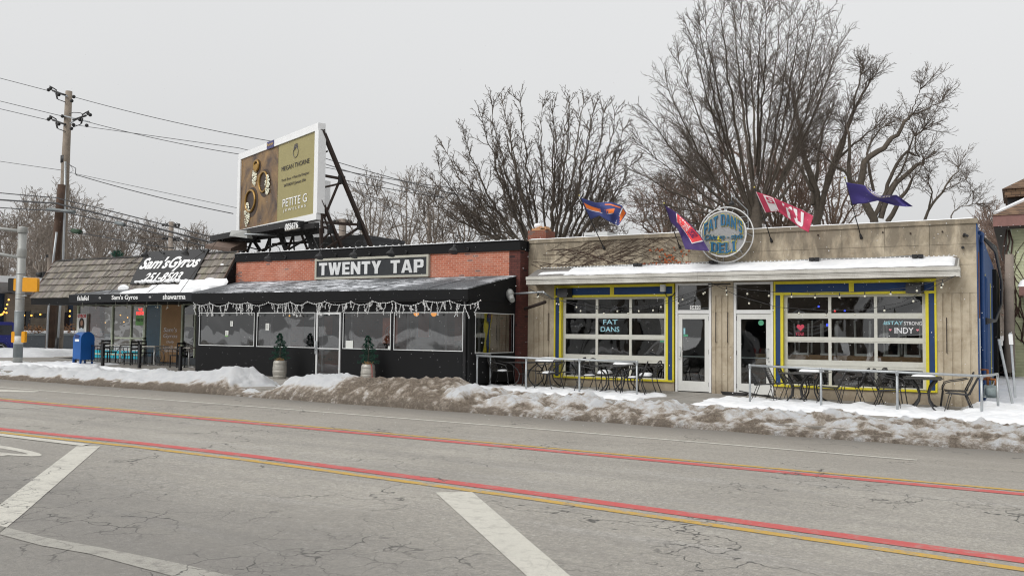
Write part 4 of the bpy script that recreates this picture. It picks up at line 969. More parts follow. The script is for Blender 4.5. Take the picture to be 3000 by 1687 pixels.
# ================================================================ TAP ROOM (brick, with the black enclosed porch)
T = empty('tap_building', (-19, -.5, 0), label='brick tap room with a black coping and a black enclosed porch', cat='building')
TX0, TX1 = -25.42, -13.21
m = MB(); m.box(TX0, TX1, -.5, -.2, 2.9, 4.14); m.build('wall', 'brick_orange', T)
m = MB(); m.box(TX0, -13.62, -.2, 12, 3.85, 4.0); m.box(TX0, TX1-.01, 11.8, 12, 0, 3.85); m.build('roof', 'roof_gravel', T)
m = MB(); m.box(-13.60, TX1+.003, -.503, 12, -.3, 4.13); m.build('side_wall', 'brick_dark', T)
m = MB(); m.box(TX0, TX1+.03, -.56, -.15, 4.14, 4.42); m.box(TX0, TX1+.04, -.58, -.12, 4.42, 4.45); m.box(-13.4, TX1+.045, -.10, 6, 4.14, 4.45)
cp = m.build('coping', 'black_panel', T)
m = MB()
for i in range(46):
    x = -25.2+i*.262; m.bar((x, -.5, 4.455), (x+.04, -.5, 4.50), .05, .03)
m.build('coping_clip', 'white_metal', cp)
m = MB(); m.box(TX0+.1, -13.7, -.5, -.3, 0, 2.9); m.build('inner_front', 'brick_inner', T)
EY, EX0, EX1 = -3.1, -24.42, -13.36
SEAMS = [EX0+.9+k*2.2 for k in range(5)]
m = MB(); m.hexa([(EX0-.15, EY-.12, 2.84), (EX1+.02, EY-.12, 2.82), (EX1+.02, -.505, 3.34), (TX0+.2, -.505, 3.37), (EX0-.15, EY-.12, 2.87), (EX1+.02, EY-.12, 2.85), (EX1+.02, -.505, 3.37), (TX0+.2, -.505, 3.40)])
prf = m.build('porch_roof', 'canvas', T)
for x in SEAMS:
    m = MB(); m.bar((x, EY-.12, 2.868), (x, -.51, 3.383), .02, .012); m.build('seam', 'canvas', prf)
P_ = MB()
P_.box(EX0-.15, EX1, EY-.115, EY-.085, 2.53, 2.835)
P_.prism([(EX1+.012, EY-.112, 2.53), (EX1+.012, -.505, 2.53), (EX1+.012, -.505, 3.335), (EX1+.012, EY-.112, 2.815)], (-.03, 0, 0))
fas = P_.build('porch_fascia', 'black_panel', T)
P_ = MB(); P_.box(EX0-.1, EX1-.02, EY-.06, EY-.03, 2.50, 2.53); P_.tube([(EX0, EY-.1, 2.50), (EX1, EY-.1, 2.50)], .012, 5); P_.build('awning_rail', 'steel_black', fas)
wins = [(-24.27, -21.67), (-21.56, -19.05), (-17.93, -16.10), (-15.99, -13.56)]
# wall round the openings
P_ = MB(); yb0, yb1 = EY, EY+.05
zb, zt = 1.08, 2.19
P_.box(EX0, EX1, yb0, yb1, zt, 2.85)
edges = [EX0]+[v for w_ in wins for v in w_]+[EX1]
for a, b in zip(edges[::2], edges[1::2]):
    if a < -19 < b: continue
    P_.box(a, b, yb0, yb1, zb, zt)
P_.box(EX0, -19.01, yb0, yb1, -.3, zb); P_.box(-17.99, EX1, yb0, yb1, -.3, zb)
P_.box(-19.05, -19.01, yb0, yb1, zb, zt); P_.box(-17.99, -17.93, yb0, yb1, zb, zt)
P_.box(EX0, EX0+.05, yb1, -.5, -.3, 2.85)
sy0, sy1 = -2.80, -.60
P_.box(EX1-.05, EX1, yb1, -.505, -.3, 1.02); P_.box(EX1-.05, EX1, yb1, -.505, zt, 2.83); P_.box(EX1-.05, EX1, yb1, sy0, 1.02, zt); P_.box(EX1-.05, EX1, sy1, -.505, 1.02, zt)
P_.build('porch_wall', 'black_panel', T)
P_ = MB(); P_.box(EX0, EX1, EY+.06, -.51, -.1, zg(-19)+.04); P_.build('porch_floor', 'interior_floor', T)
P_ = MB(); P_.tube([(-13.48, EY-.05, -.1), (-13.48, EY-.05, 2.85)], .045, 10); P_.build('downpipe', 'black_metal', T)
for i, (a, b) in enumerate(wins):
    f = MB(); t = .022
    f.box(a, b, EY-.015, EY-.0015, zt-t, zt); f.box(a, b, EY-.015, EY-.0015, zb, zb+t); f.box(a, a+t, EY-.015, EY-.0015, zb+t, zt-t); f.box(b-t, b, EY-.015, EY-.0015, zb+t, zt-t)
    ff = f.build('window_frame', 'letter_grey', T)
    f = MB(); f.poly([(a, EY+.02, zb), (b, EY+.02, zb), (b, EY+.02, zt), (a, EY+.02, zt)]); f.build('glass_pane', 'vinyl_glass', ff)
f = MB(); t = .02; X_ = EX1+.0015
f.box(X_, X_+.012, sy0, sy1, zt-t, zt); f.box(X_, X_+.012, sy0, sy1, 1.02, 1.02+t); f.box(X_, X_+.012, sy0, sy0+t, 1.02+t, zt-t); f.box(X_, X_+.012, sy1-t, sy1, 1.02+t, zt-t)
ff = f.build('window_frame', 'letter_grey', T); f = MB(); X_ = EX1-.03; f.poly([(X_, sy0, 1.02), (X_, sy1, 1.02), (X_, sy1, zt), (X_, sy0, zt)]); f.build('glass_pane', 'vinyl_glass', ff)
# porch door
d = MB(); a, b, z0 = -18.99, -18.01, zg(-18.5)
d.box(a, a+.055, EY-.03, EY+.02, z0, zt); d.box(b-.05, b, EY-.03, EY+.02, z0, zt); d.box(a+.055, b-.05, EY-.03, EY+.02, zt-.06, zt); d.box(a+.055, b-.05, EY-.03, EY+.02, 1.06, 1.09)
dd = d.build('porch_door', 'letter_grey', T, label='narrow white framed glass door of the black porch')
f = MB(); f.poly([(a+.055, EY, z0), (b-.05, EY, z0), (b-.05, EY, zt-.06), (a+.055, EY, zt-.06)]); f.build('door_glass', 'vinyl_glass', dd)
f = MB(); f.box(a-.03, a+.07, EY-.045, EY-.03, .90, 1.30); f.tube([(a+.02, EY-.045, 1.18), (a+.02, EY-.09, 1.16), (a+.02, EY-.09, 1.03), (a+.02, EY-.045, 1.01)], .012, 6); f.build('handle', 'galvanised', dd)
# inside the porch: old shopfront of the brick wall
f = MB()
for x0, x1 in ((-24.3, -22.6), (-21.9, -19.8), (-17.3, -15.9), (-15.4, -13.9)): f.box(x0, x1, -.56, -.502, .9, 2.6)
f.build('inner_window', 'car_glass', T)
f = MB()
for x in (-22.55, -23.4, -21.0, -19.7, -15.85, -17.35, -14.6): f.box(x-.03, x+.03, -.60, -.565, .2, 2.7)
f.build('inner_mullion', 'letter_grey', T)
f = MB(); f.box(-20.9, -20.55, -.62, -.605, 1.5, 2.1); f.box(-15.5, -15.1, -.62, -.605, 1.35, 2.45); f.box(-16.9, -16.5, -.62, -.605, 1.45, 2.3); f.build('inner_board', 'orange_sign', T)
for i, (px, py, s, lb) in enumerate(((678, 948, .17, 'notice with dark writing taped high in the leftmost porch window'), (664, 977, .20, 'small notice with a green foot in the leftmost porch window'), (783, 957, .22, 'notice taped in the second porch window'), (1023, 1012, .30, 'blank white sheet low in the window right of the porch door'), (1140, 1020, .13, 'small pale sheet in the corner of the window right of the porch door'))):
    q = onY(px, py, EY+.0); f = MB(); wd = s*.72 if s < .25 else s*.95; f.box(q.x-wd/2, q.x+wd/2, EY+.005, EY+.012, q.z-s/2, q.z+s/2); o_ = f.build('paper_notice', 'paper', label=lb, cat='notice', group='papers taped in the porch windows')
    if i < 3:
        f = MB()
        for k in range(5): f.box(q.x-wd*.3, q.x+wd*(.1+.05*k), EY-.001, EY+.0035, q.z+s*.3-k*s*.14, q.z+s*.33-k*s*.14)
        f.build('print', 'ink_grey', o_)
    if i == 1: f = MB(); f.box(q.x-wd/2, q.x+wd/2, EY+.0, EY+.004, q.z-s*.5, q.z-s*.32); f.build('green_foot', 'sheet_green', o_)
for px, py, lb in ((1219.5, 918, 'amber pendant lamp glowing inside the rightmost porch window, left one'), (1271, 919, 'amber pendant lamp glowing inside the rightmost porch window, right one')):
    q = onY(px, py, -2.2); f = MB(); f.ball(q, .085, 14, 8); o_ = f.build('pendant_lamp', 'amber_lamp', label=lb, cat='lamp', group='amber pendant lamps in the porch'); f = MB(); f.tube([q+Vector((0, 0, .08)), (q.x, q.y, 2.9)], .006, 4); f.build('cord', 'wire', o_)
q = onY(848, 925, -2.0); f = MB(); f.ball(q, .025, 8, 5); f.build('pendant_lamp', 'warm_bulb', label='tiny warm bulb glowing in the second porch window', cat='lamp')
q = onY(598, 926, -1.2); f = MB(); f.tube([q+Vector((-.2, 0, .06)), q+Vector((.15, 0, .07)), q+Vector((.2, 0, .02))], .03, 6); f.build('neon_sign', 'neon_red', label='red neon glowing in the upper corner of the leftmost porch window', cat='sign')
# ring emblem sign inside, seen through the glass
q = onY(1144, 972, EY+.35); o_ = empty('emblem_poster', q, label='dark red poster with a round white emblem behind the glass right of the porch door', cat='poster')
f = MB(); f.box(q.x-.30, q.x+.26, q.y, q.y+.02, q.z-.35, q.z+.42); f.build('board', 'orange_sign', o_); f = MB(); f.ring((q.x, q.y-.01, q.z), .17, .008, n=26); f.ring((q.x, q.y-.01, q.z), .12, .006, n=26); f.box(q.x-.05, q.x+.05, q.y-.012, q.y-.004, q.z-.05, q.z+.05); f.build('emblem', 'paper', o_)
# name sign
SX0, SX1, SZ0, SZ1, SY = -21.42, -16.56, 3.40, 4.125, -.60
N_ = empty('name_sign', (-19, -.5, 3.4), label='long black sign reading TWENTY TAP in a pale frame', cat='sign')
f = MB(); f.box(SX0+.08, SX1-.08, SY+.03, SY+.09, SZ0+.08, SZ1-.08); f.build('board', 'sign_slate', N_)
f = MB(); f.box(SX0, SX1, SY, SY+.098, SZ0, SZ0+.08); f.box(SX0, SX1, SY, SY+.098, SZ1-.08, SZ1); f.box(SX0, SX0+.08, SY, SY+.098, SZ0+.08, SZ1-.08); f.box(SX1-.08, SX1, SY, SY+.098, SZ0+.08, SZ1-.08); f.build('frame', 'sign_frame', N_)
f = MB(); block(f, 'TWENTY', flat(SX0+.19, SX0+2.93, SZ0+.145, SZ1-.15, SY+.03)); block(f, 'TAP', flat(SX0+3.32, SX1-.2, SZ0+.145, SZ1-.15, SY+.03)); f.build('lettering', 'letter_grey', N_)
softcap('roof_edge_snow', TX0, TX1, lambda x, y: 4.45, -.55, -.2, .02, 'thin snow along the black coping of the tap room', 0, seed=9.)
# gooseneck lamps
def gooseneck(mount, out, drop, label, group):
    g = empty('gooseneck_lamp', mount, label=label, cat='lamp', group=group)
    x, y, z = mount; pts = [(x, y, z), (x, y-.18, z)]
    for k in range(9):
        a = math.pi*k/8; pts.append((x, y-.18-.02-out*.5+out*.5*math.cos(a)*1., z+.06+drop*math.sin(a)))
    pts = [(x, y, z), (x, y-.12, z-.0), (x, y-.22, z+.06), (x, y-.27, z+.2)]+[(x, y-.27-out*.5*(1-math.cos(math.pi*k/8)), z+.2+drop*math.sin(math.pi*k/8)) for k in range(1, 9)]+[(x, y-.27-out, z+.06)]
    f = MB(); f.tube(pts, .013, 6); f.build('arm', 'black_metal', g)
    f = MB(); f.tube([(x, y+.02, z), (x, y-.03, z)], .05, 12); f.build('wall_plate', 'black_metal', g)
    hx, hy, hz = x, y-.27-out, z+.06
    f = MB(); f.lathe((hx, hy, hz-.26), [(.15, 0), (.145, .03), (.11, .1), (.06, .15), (.045, .17), (.045, .24), (.03, .27)], 16)
    f.v = [Vector((v.x, hy+(v.y-hy)*math.cos(.35)+(v.z-hz)*math.sin(.35), hz+(v.z-hz)*math.cos(.35)-(v.y-hy)*math.sin(.35))) for v in f.v]
    f.build('shade', 'black_metal', g)
    return g
for x, lb in ((-22.85, 'black gooseneck lamp on bare brick left of the tap room sign'), (-20.49, 'black gooseneck lamp over the first letters of the tap room sign'), (-19.0, 'black gooseneck lamp over the middle of the tap room sign'), (-17.47, 'black gooseneck lamp over the right end of the tap room sign'), (-15.06, 'black gooseneck lamp on bare brick right of the tap room sign')):
    gooseneck((x, -.57, 4.24), .50, .17, lb, 'gooseneck lamps on the tap room')
# icicle lights along the porch
random.seed(3)
IL = empty('icicle_lights', (-19, EY-.12, 2.5), label='white icicle fairy lights hung along the black porch', cat='string lights')
W_ = MB(); BL = MB(); x = -24.45; hooks = [-24.45]
while hooks[-1] < -13.75: hooks.append(hooks[-1]+random.uniform(.7, 1.1))
prev = None
def bulb(p):
    d_ = Vector((random.uniform(-1, 1), random.uniform(-1, 0), random.uniform(-1, 1))).normalized()*.027
    BL.bar(p-d_*.3, p+d_, .012)
for a, b in zip(hooks, hooks[1:]):
    n = 12; sag = random.uniform(.04, .14); pts = []
    for i in range(n+1):
        t = i/n; pts.append(Vector((lerp(a, b, t), EY-.13, 2.51-4*sag*t*(1-t)+random.uniform(-.008, .008))))
    W_.tube(pts, .0055, 4, False)
    for p in pts:
        for _ in range(2): bulb(p)
    for k in range(int((b-a)/.095)):
        t = random.random(); p = pts[int(t*n)].copy(); L = random.choice((.12, .18, .25, .34, .36)); q = [p]; dx = random.uniform(-.3, .3)
        for s_ in range(int(L/.03)):
            dx = .75*dx+random.uniform(-.35, .35); q.append(q[-1]+Vector((dx*.03, random.uniform(-.006, .006), -.03)))
            bulb(q[-1]+Vector((random.uniform(-.012, .012), -.005, 0)))
        if random.random() < .25:
            for s_ in range(4): q.append(q[-1]+Vector((.025*math.cos(s_*1.4), 0, .022*math.sin(s_*1.4)))); bulb(q[-1])
        W_.tube(q, .0045, 3, False)
W_.build('wire', 'letter_grey', IL); BL.build('bulb', 'letter_white', IL, kind='stuff')
# chimney
q = onY(1569, 700, 3.2); K = empty('chimney', (q.x, 3.6, 4.0), label='short red brick chimney with a broken clay cap', cat='chimney')
f = MB(); f.box(-15.05, -14.33, 3.3, 4.0, 3.9, 5.22); f.build('stack', 'brick_chimney', K)
f = MB(); f.box(-14.95, -14.43, 3.4, 3.9, 5.22, 5.30); f.lathe((-14.75, 3.6, 5.3), [(.12, 0), (.13, .06), (.11, .08)], 12); f.hexa([(-14.6, 3.4, 5.26), (-14.36, 3.4, 5.26), (-14.36, 3.7, 5.26), (-14.6, 3.7, 5.26), (-14.62, 3.4, 5.30), (-14.4, 3.4, 5.36), (-14.4, 3.7, 5.36), (-14.62, 3.7, 5.3)]); f.build('clay_cap', 'cardboard', K)
f = MB(); f.ball((-14.80, 3.6, 5.40), .15, 12, 8, (1, 1, .75)); f.build('chimney_snow', 'snow', label='round cap of snow on the chimney', cat='snow', kind='stuff')
# dish / floodlight at the porch corner
q = onX(1508, 855, EX1); g = empty('floodlight', q, label='grey floodlight wrapped in plastic on the side of the black porch', cat='floodlight')
f = MB(); f.tube([(-13.3, -.7, 2.80), (-12.2, -.9, 2.83)], .03, 8); f.tube([(-12.2, -.9, 2.83), (-12.25, -.2, 2.65)], .03, 8); f.build('arm', 'galvanised', g)
f = MB(); f.ball((-13.28, -1.0, 2.78), .16, 10, 7, (.8, .8, 1)); f.tube([(-13.28, -1.0, 2.72), (-13.1, -1.15, 2.58)], [.12, .08], 10); f.build('lamp_head', 'pole_grey', g)
f = MB(); f.tube([(-13.1, -.4, 2.35), (-12.3, -.55, 2.55)], .05, 8); f.build('old_pipe', 'steel_rust', label='rusty pipe end poking out between the brick and limestone walls', cat='pipe')
# ================================================================ GYRO SHOP (left)
GX0, GX1 = -36.75, -25.5
Gy = empty('gyro_building', (-31, 0, 0), label='gyro shop with a cedar shingle mansard and a black awning', cat='building')
ze, zt_, ye_, yt_ = 2.86, 4.55, -1.35, -.30        # eave and top of the mansard
def mans(x, t, off=0.):                              # t 0 at the eave, 1 at the top
    y = lerp(ye_, yt_, t); z = lerp(ze, zt_, t); n_ = Vector((0, -(zt_-ze), (yt_-ye_)))
    n_.normalize(); n_ = Vector((0, -abs(zt_-ze), abs(yt_-ye_))).normalized(); return Vector((x, y, z))+n_*off
f = MB(); f.prism([mans(GX0, 0), mans(GX0, 1), (GX0, -.1, zt_), (GX0, -.1, ze)], (GX1-GX0, 0, 0)); f.build('mansard_core', 'house_brown', Gy)
random.seed(21); f = MB(); nc = 6; f.c = 1.
for r in range(nc):
    x = GX0-.05; t0 = r/nc; t1 = min(1.0, (r+1.0)/nc)+.0
    while x < GX1:
        wd = random.uniform(.09, .2); x2 = min(GX1, x+wd-.006); o0 = .06+random.uniform(0, .015); t_ = t0-random.uniform(0, .012)
        g_ = random.uniform(.55, 1.25); f.c = (g_, g_*random.uniform(.93, 1.), g_*random.uniform(.84, 1.))
        f.hexa([mans(x, t_, .004), mans(x2, t_, .004), mans(x2, t1, .004), mans(x, t1, .004), mans(x, t_, o0), mans(x2, t_, o0), mans(x2, t1, .012), mans(x, t1, .012)]); x += wd
f.build('shingles', 'cedar_shingle', Gy)
f = MB(); f.hexa([mans(GX0-.08, .98, .0), mans(GX1+.02, .98, 0), (GX1+.02, -.05, zt_-.05), (GX0-.08, -.05, zt_-.05), mans(GX0-.08, .97, .06), mans(GX1+.02, .97, .06), (GX1+.02, -.05, zt_+.07), (GX0-.08, -.05, zt_+.07)]); f.build('ridge_trim', 'black_panel', Gy)
f = MB(); f.bar(mans(GX0-.03, 0, .02), mans(GX0-.03, 1, .02), .05, .09); f.build('rake_trim', 'house_brown', Gy); f = MB(); f.bar(mans(GX1+.02, 0, .02), mans(GX1+.02, 1, .02), .04, .09); f.build('rake_trim', 'house_brown', Gy)
f = MB(); f.prism([(GX1+.05, ye_, 2.9), (GX1+.05, yt_, zt_), (GX1+.05, -.1, zt_), (GX1+.05, -.1, 2.9)], (.05, 0, 0)); f.build('mansard_end', 'black_panel', Gy)
f = MB(); f.box(GX0, GX1, ye_-.02, -.02, 2.60, 2.85); f.build('fascia', 'black_panel', Gy)
f = MB(); f.box(GX0+.1, GX1, .2, 10, 3.9, 4.0); f.box(GX0+.1, GX1, 9.8, 10, 0, 3.9); f.box(-30.2, GX1, .25, 9.8, 2.6, 3.9); f.box(-30.1, -30.0, .3, 9.8, 0, 2.6); f.box(GX0+.9, -30.1, 3.5, 3.6, 0, 2.6); f.build('back', 'interior_dark', Gy)
f = MB(); f.box(GX0+.9, GX1, .05, .2, -.2, .50); f.build('base_wall', 'planter_grey', Gy)
f = MB()
for a, b in ((-34.7, -34.05), (-34.0, -33.1), (-33.05, -32.2), (-32.15, -31.35)): f.box(a, b, .02, .05, .36, .68) if False else f.box(a, b, .03, .05, zg(-33)+.12, zg(-33)+.44)
f.build('cyan_panel', 'cyan_paint', Gy)
fr = MB()
for x, wd in ((-35.55, .09), (-33.2, .05), (-32.0, .05), (-31.15, .10), (-30.14, .06), (-28.9, .08), (-28.15, .06)): fr.box(x-wd/2, x+wd/2, .0, .1, .50, 2.65)
fr.box(-35.6, -31.1, -.0, .1, .50, .56); fr.box(-32.9, -31.1, -.06, .16, 1.19, 1.25); fr.box(-35.6, -28.1, 0, .1, 2.58, 2.66)
fr.build('window_frame', 'trim_green', Gy)
for a, b in ((-35.5, -33.22), (-33.17, -32.02), (-31.97, -31.2), (-28.86, -28.18)):
    f = MB(); f.poly([(a, .05, .56), (b, .05, .56), (b, .05, 2.58), (a, .05, 2.58)]); f.build('window_glass', 'window_glass', Gy)
f = MB(); X_ = -35.62; f.poly([(X_, .1, .5), (X_, 3.4, .5), (X_, 3.4, 2.6), (X_, .1, 2.6)]); f.build('side_glass', 'window_glass', Gy)
f = MB(); f.box(-35.66, -35.6, 3.4, 3.5, 0, 2.6); f.box(-35.66, -35.6, .1, 3.4, .1, .5); f.box(-35.66, -35.6, 1.7, 1.76, .5, 2.6); f.build('side_frame', 'trim_green', Gy)
f = MB(); f.box(-34.85, -34.1, .06, .3, .5, 2.6); f.build('red_column', 'brick_inner', Gy)
f = MB(); f.box(-31.02, -30.2, .02, .08, .5, 2.6); f.build('teal_door', 'teal_glass', Gy, label='dark teal glass door of the gyro shop')
f = MB(); f.box(-30.1, -28.95, .0, .07, .30, 2.6); wp = f.build('wood_panel', 'wood_panel', Gy, label='tan board painted with white handwriting')
f = MB()
for tx, x0, x1, z0, z1 in (("Sam's", -29.95, -29.15, 1.50, 1.68), ('Gyros', -29.95, -29.12, 1.22, 1.42), ('Daily', -29.75, -29.30, 1.03, 1.15), ('Lunch', -29.95, -29.35, .85, .97), ('Special', -29.9, -29.12, .68, .80)):
    f.text(tx, fq(x0, x1, z0, z1, -.002), .004, .0, .15)
f.build('handwriting', 'chalk_white', wp)
f = MB(); f.box(-28.72, -28.28, .02, .06, 1.7, 2.2); f.build('pale_sheet', 'paper', Gy)
# red and green notices in the window
q = onY(411, 915, .04); f = MB(); f.text('WE', [q+Vector((-.12, 0, .06)), q+Vector((.14, 0, .06)), q+Vector((-.12, 0, .17)), q+Vector((.14, 0, .17))], .004, .02); f.text('DELIVER', [q+Vector((-.25, 0, -.10)), q+Vector((.30, 0, -.10)), q+Vector((-.25, 0, .03)), q+Vector((.30, 0, .03))], .004, .03); f.build('window_sign', 'neon_red', label='red lettered delivery sign in the gyro shop window', cat='sign')
q = onY(411, 937, .045); f = MB(); f.box(q.x-.28, q.x+.30, q.y-.01, q.y, q.z-.22, q.z+.18); o_ = f.build('window_sign', 'sheet_green', label='green take-out sign below the red lettering in the gyro shop window', cat='sign'); f = MB(); f.text('TAKE OUT', [(q.x-.24, q.y-.012, q.z-.06), (q.x+.26, q.y-.012, q.z-.06), (q.x-.24, q.y-.012, q.z+.06), (q.x+.26, q.y-.012, q.z+.06)], .003, .02); f.build('lettering', 'sign_black', o_)
# gyros poster
a_ = onY(226, 919, -.06); b_ = onY(251, 983, -.06)
PX0, PX1, PZ1, PZ0 = a_.x, b_.x, a_.z, a_.z-1.0
o_ = empty('gyros_poster', ((PX0+PX1)/2, -.06, PZ0), label='white poster headed GYROS with a dark-haired figure in a white coat', cat='poster')
f = MB(); f.box(PX0, PX1, -.05, -.03, PZ0, PZ1); f.build('sheet', 'white_decal', o_)
f = MB(); f.text('GYROS', fq(PX0+.03, PX1-.03, PZ1-.17, PZ1-.02, -.05), .004, .05); f.build('heading', 'letter_red', o_)
xm = (PX0+PX1)/2
def disc(mb, cx, cz, rx, rz, y, n=18, sh=0.): mb.prism([(cx+rx*math.cos(2*math.pi*k/n)+sh*math.sin(2*math.pi*k/n), y, cz+rz*math.sin(2*math.pi*k/n)) for k in range(n)], (0, .002, 0))
f = MB(); disc(f, xm, PZ0+.55, .19, .28, -.056); f.build('hair', 'hair', o_); f = MB(); disc(f, xm+.01, PZ0+.60, .085, .125, -.060); f.build('face', 'skin', o_)
f = MB(); f.prism([(xm-.27, -.060, PZ0+.02), (xm+.25, -.060, PZ0+.02), (xm+.2, -.060, PZ0+.30), (xm+.03, -.060, PZ0+.40), (xm-.02, -.060, PZ0+.40), (xm-.2, -.060, PZ0+.30)], (0, .002, 0)); f.build('coat', 'shirt', o_)
# awning
ay0, ay1, az0, az1 = -2.75, -1.38, 2.90, 3.14
AX0, AX1 = onY(203, 867, ay0).x, -24.6
f = MB(); f.hexa([(AX0, ay0, az0-.02), (AX1, ay0, az0-.02), (AX1, ay1, az1-.02), (AX0+.4, ay1, az1-.02), (AX0, ay0, az0), (AX1, ay0, az0), (AX1, ay1, az1), (AX0+.4, ay1, az1)])
aw = f.build('awning', 'awning_top', Gy)
f = MB(); f.box(AX0, AX1, ay0-.02, ay0, 2.60, 2.90); f.prism([(AX0+.02, ay0, 2.62), (AX0+.02, ay0, 2.9), (AX0+.2, ay1, az1), (AX0+.2, ay1, 2.62)], (-.02, 0, 0)); f.build('valance', 'awning_black', aw)
f = MB(); Yv = ay0-.02
for tx, p0, p1, bo in (('falafel', (226, 885), (260, 869), .02), ("Sam's Gyros", (327, 883), (404, 866), .02), ('shawarma', (477, 880), (544, 864.5), .02), ('*', (289, 880), (296, 873), .03), ('*', (436, 878), (443, 871), .03)):
    A = onY(*p0, Yv); C = onY(*p1, Yv); zc = 2.75
    if tx == '*': f.text(tx, fq(A.x, C.x, zc-.04, zc+.05, Yv), .004, bo)
    else: f.text(tx, fq(A.x, C.x, zc-(.11 if 'y' in tx else .08), zc+.11, Yv), .004, .012)
f.build('lettering', 'letter_white', aw)
f = MB()
for px0, py0, px1, py1 in ((220, 862, 413, 752), (318, 860, 440, 742), (427, 860, 600, 736), (527, 856, 640, 700)):
    A = onY(px0, py0, ay0+.05); f.tube([A, onY(px1, py1, -.6 if px1 > 600 else -.5)], .010, 5)
f.build('stay_rod', 'steel_rust', aw)
# slanted name sign
def msp(px, py, off=.09):
    n_ = Vector((0, -abs(zt_-ze), abs(yt_-ye_))).normalized(); p0 = mans(0, 0, off); return onP(px, py, p0, n_)
s4 = [msp(379.5, 832), msp(562, 827), msp(427.7, 737), msp(611, 729)]
o_ = empty('name_sign', (s4[0]+s4[1])/2, label="black sign reading Sam's Gyros 251-8503 leaning on the shingles", cat='sign')
n_ = (s4[1]-s4[0]).cross(s4[2]-s4[0]).normalized()
f = MB(); f.hexa([s4[0]-n_*.1, s4[1]-n_*.1, s4[3]-n_*.1, s4[2]-n_*.1, s4[0], s4[1], s4[3], s4[2]]); f.build('board', 'sign_black', o_)
def sq(u0, u1, v0, v1):
    def b_(u, v): return (s4[0]*(1-u)+s4[1]*u)*(1-v)+(s4[2]*(1-u)+s4[3]*u)*v
    return [b_(u0, v0), b_(u1, v0), b_(u0, v1), b_(u1, v1)]
f = MB(); f.text("Sam's", sq(.03, .50, .44, .80), .01, .03, .35); f.text("Gyros", sq(.50, .97, .35, .80), .01, .03, .35); f.text('251-8503', sq(.19, .80, .06, .32), .01, .026, .35); f.build('lettering', 'letter_white', o_)
# snow drifts on the awning
az = lambda x, y: lerp(az0, az1, max(0, min(1, (y-ay0)/(ay1-ay0))))+max(0, (y-ay1))*1.35
softcap('awning_snow', AX0+2.9, -25.3, az, ay0+.0, ay1+.06, .10, 'drift of white snow heaped on the gyro shop awning', .12, seed=4.)
softcap('awning_snow', -27.6, -25.0, az, ay0+.5, ay1+.16, .13, 'deeper heap of snow at the right end of the gyro shop awning', .2, seed=8.)
f = MB(); f.sm = True
for cx_, t_, s_ in ((-30.9, .18, 1.), (-26.1, .28, 1.1), (-25.95, .68, .3), (-26.9, .12, .9)): f.ball(mans(cx_, t_, .05), .28*s_, 12, 6, (1.3, .25, .6))
f.build('shingle_snow', 'snow', label='clots of snow caught on the cedar shingles', cat='snow', kind='stuff')
f = MB()
for i in range(34):
    q = Vector((lerp(s4[0].x+.35, s4[1].x-.3, i/33), 0, 0)); u = (q.x-s4[0].x)/(s4[1].x-s4[0].x); p = s4[0]*(1-u)+s4[1]*u; f.ball(p-n_*.0+Vector((0, -.02, .05+.03*random.random())), random.uniform(.04, .09), 7, 5)
f.build('sign_snow', 'snow', label='snow clinging to the lower edge of the slanted black sign', cat='snow', kind='stuff')
for px, py, lb in ((470, 716, 'black gooseneck lamp over the left of the slanted gyro sign'), (587, 713, 'black gooseneck lamp over the right of the slanted gyro sign')):
    q = onY(px, py, -.55); gooseneck((q.x, -.35, 4.62), .55, .2, lb, 'gooseneck lamps on the gyro shop')
# bulbs under the awning
BS = empty('bulb_string', onY(380, 880, -2.3), label='round white bulbs hanging under the gyro shop awning', cat='string lights'); f = MB(); f.tube([onY(242, 880, -2.3), onY(380, 880, -2.3), onY(524, 876, -2.3)], .006, 4); f.build('cable', 'wire', BS)
for px, py in ((242, 898), (281, 900), (338, 896), (372, 898), (398, 900), (430, 894), (462, 898), (491, 898), (524, 892)):
    q = onY(px, py, -2.3); f = MB(); f.tube([q+Vector((0, 0, .16)), q-Vector((0, 0, .01))], .006, 4); f.ball(q-Vector((0, 0, .03)), .035, 8, 5); f.build('bulb', 'bulb_glass', BS)
for px, py, lb in ((302, 907, 'upper left'), (331, 912, 'upper middle'), (353, 923, 'middle'), (363, 943, 'lower'), (308, 945, 'lower left'), (264, 943, 'left, beside the poster'), (374, 930, 'right')):
    q = onY(px, py, 1.5); f = MB(); f.ball(q, .028, 8, 6); f.build('warm_light', 'warm_bulb', label='warm bulb glowing inside the gyro shop window, '+lb, cat='light', group='warm bulbs inside the gyro shop')
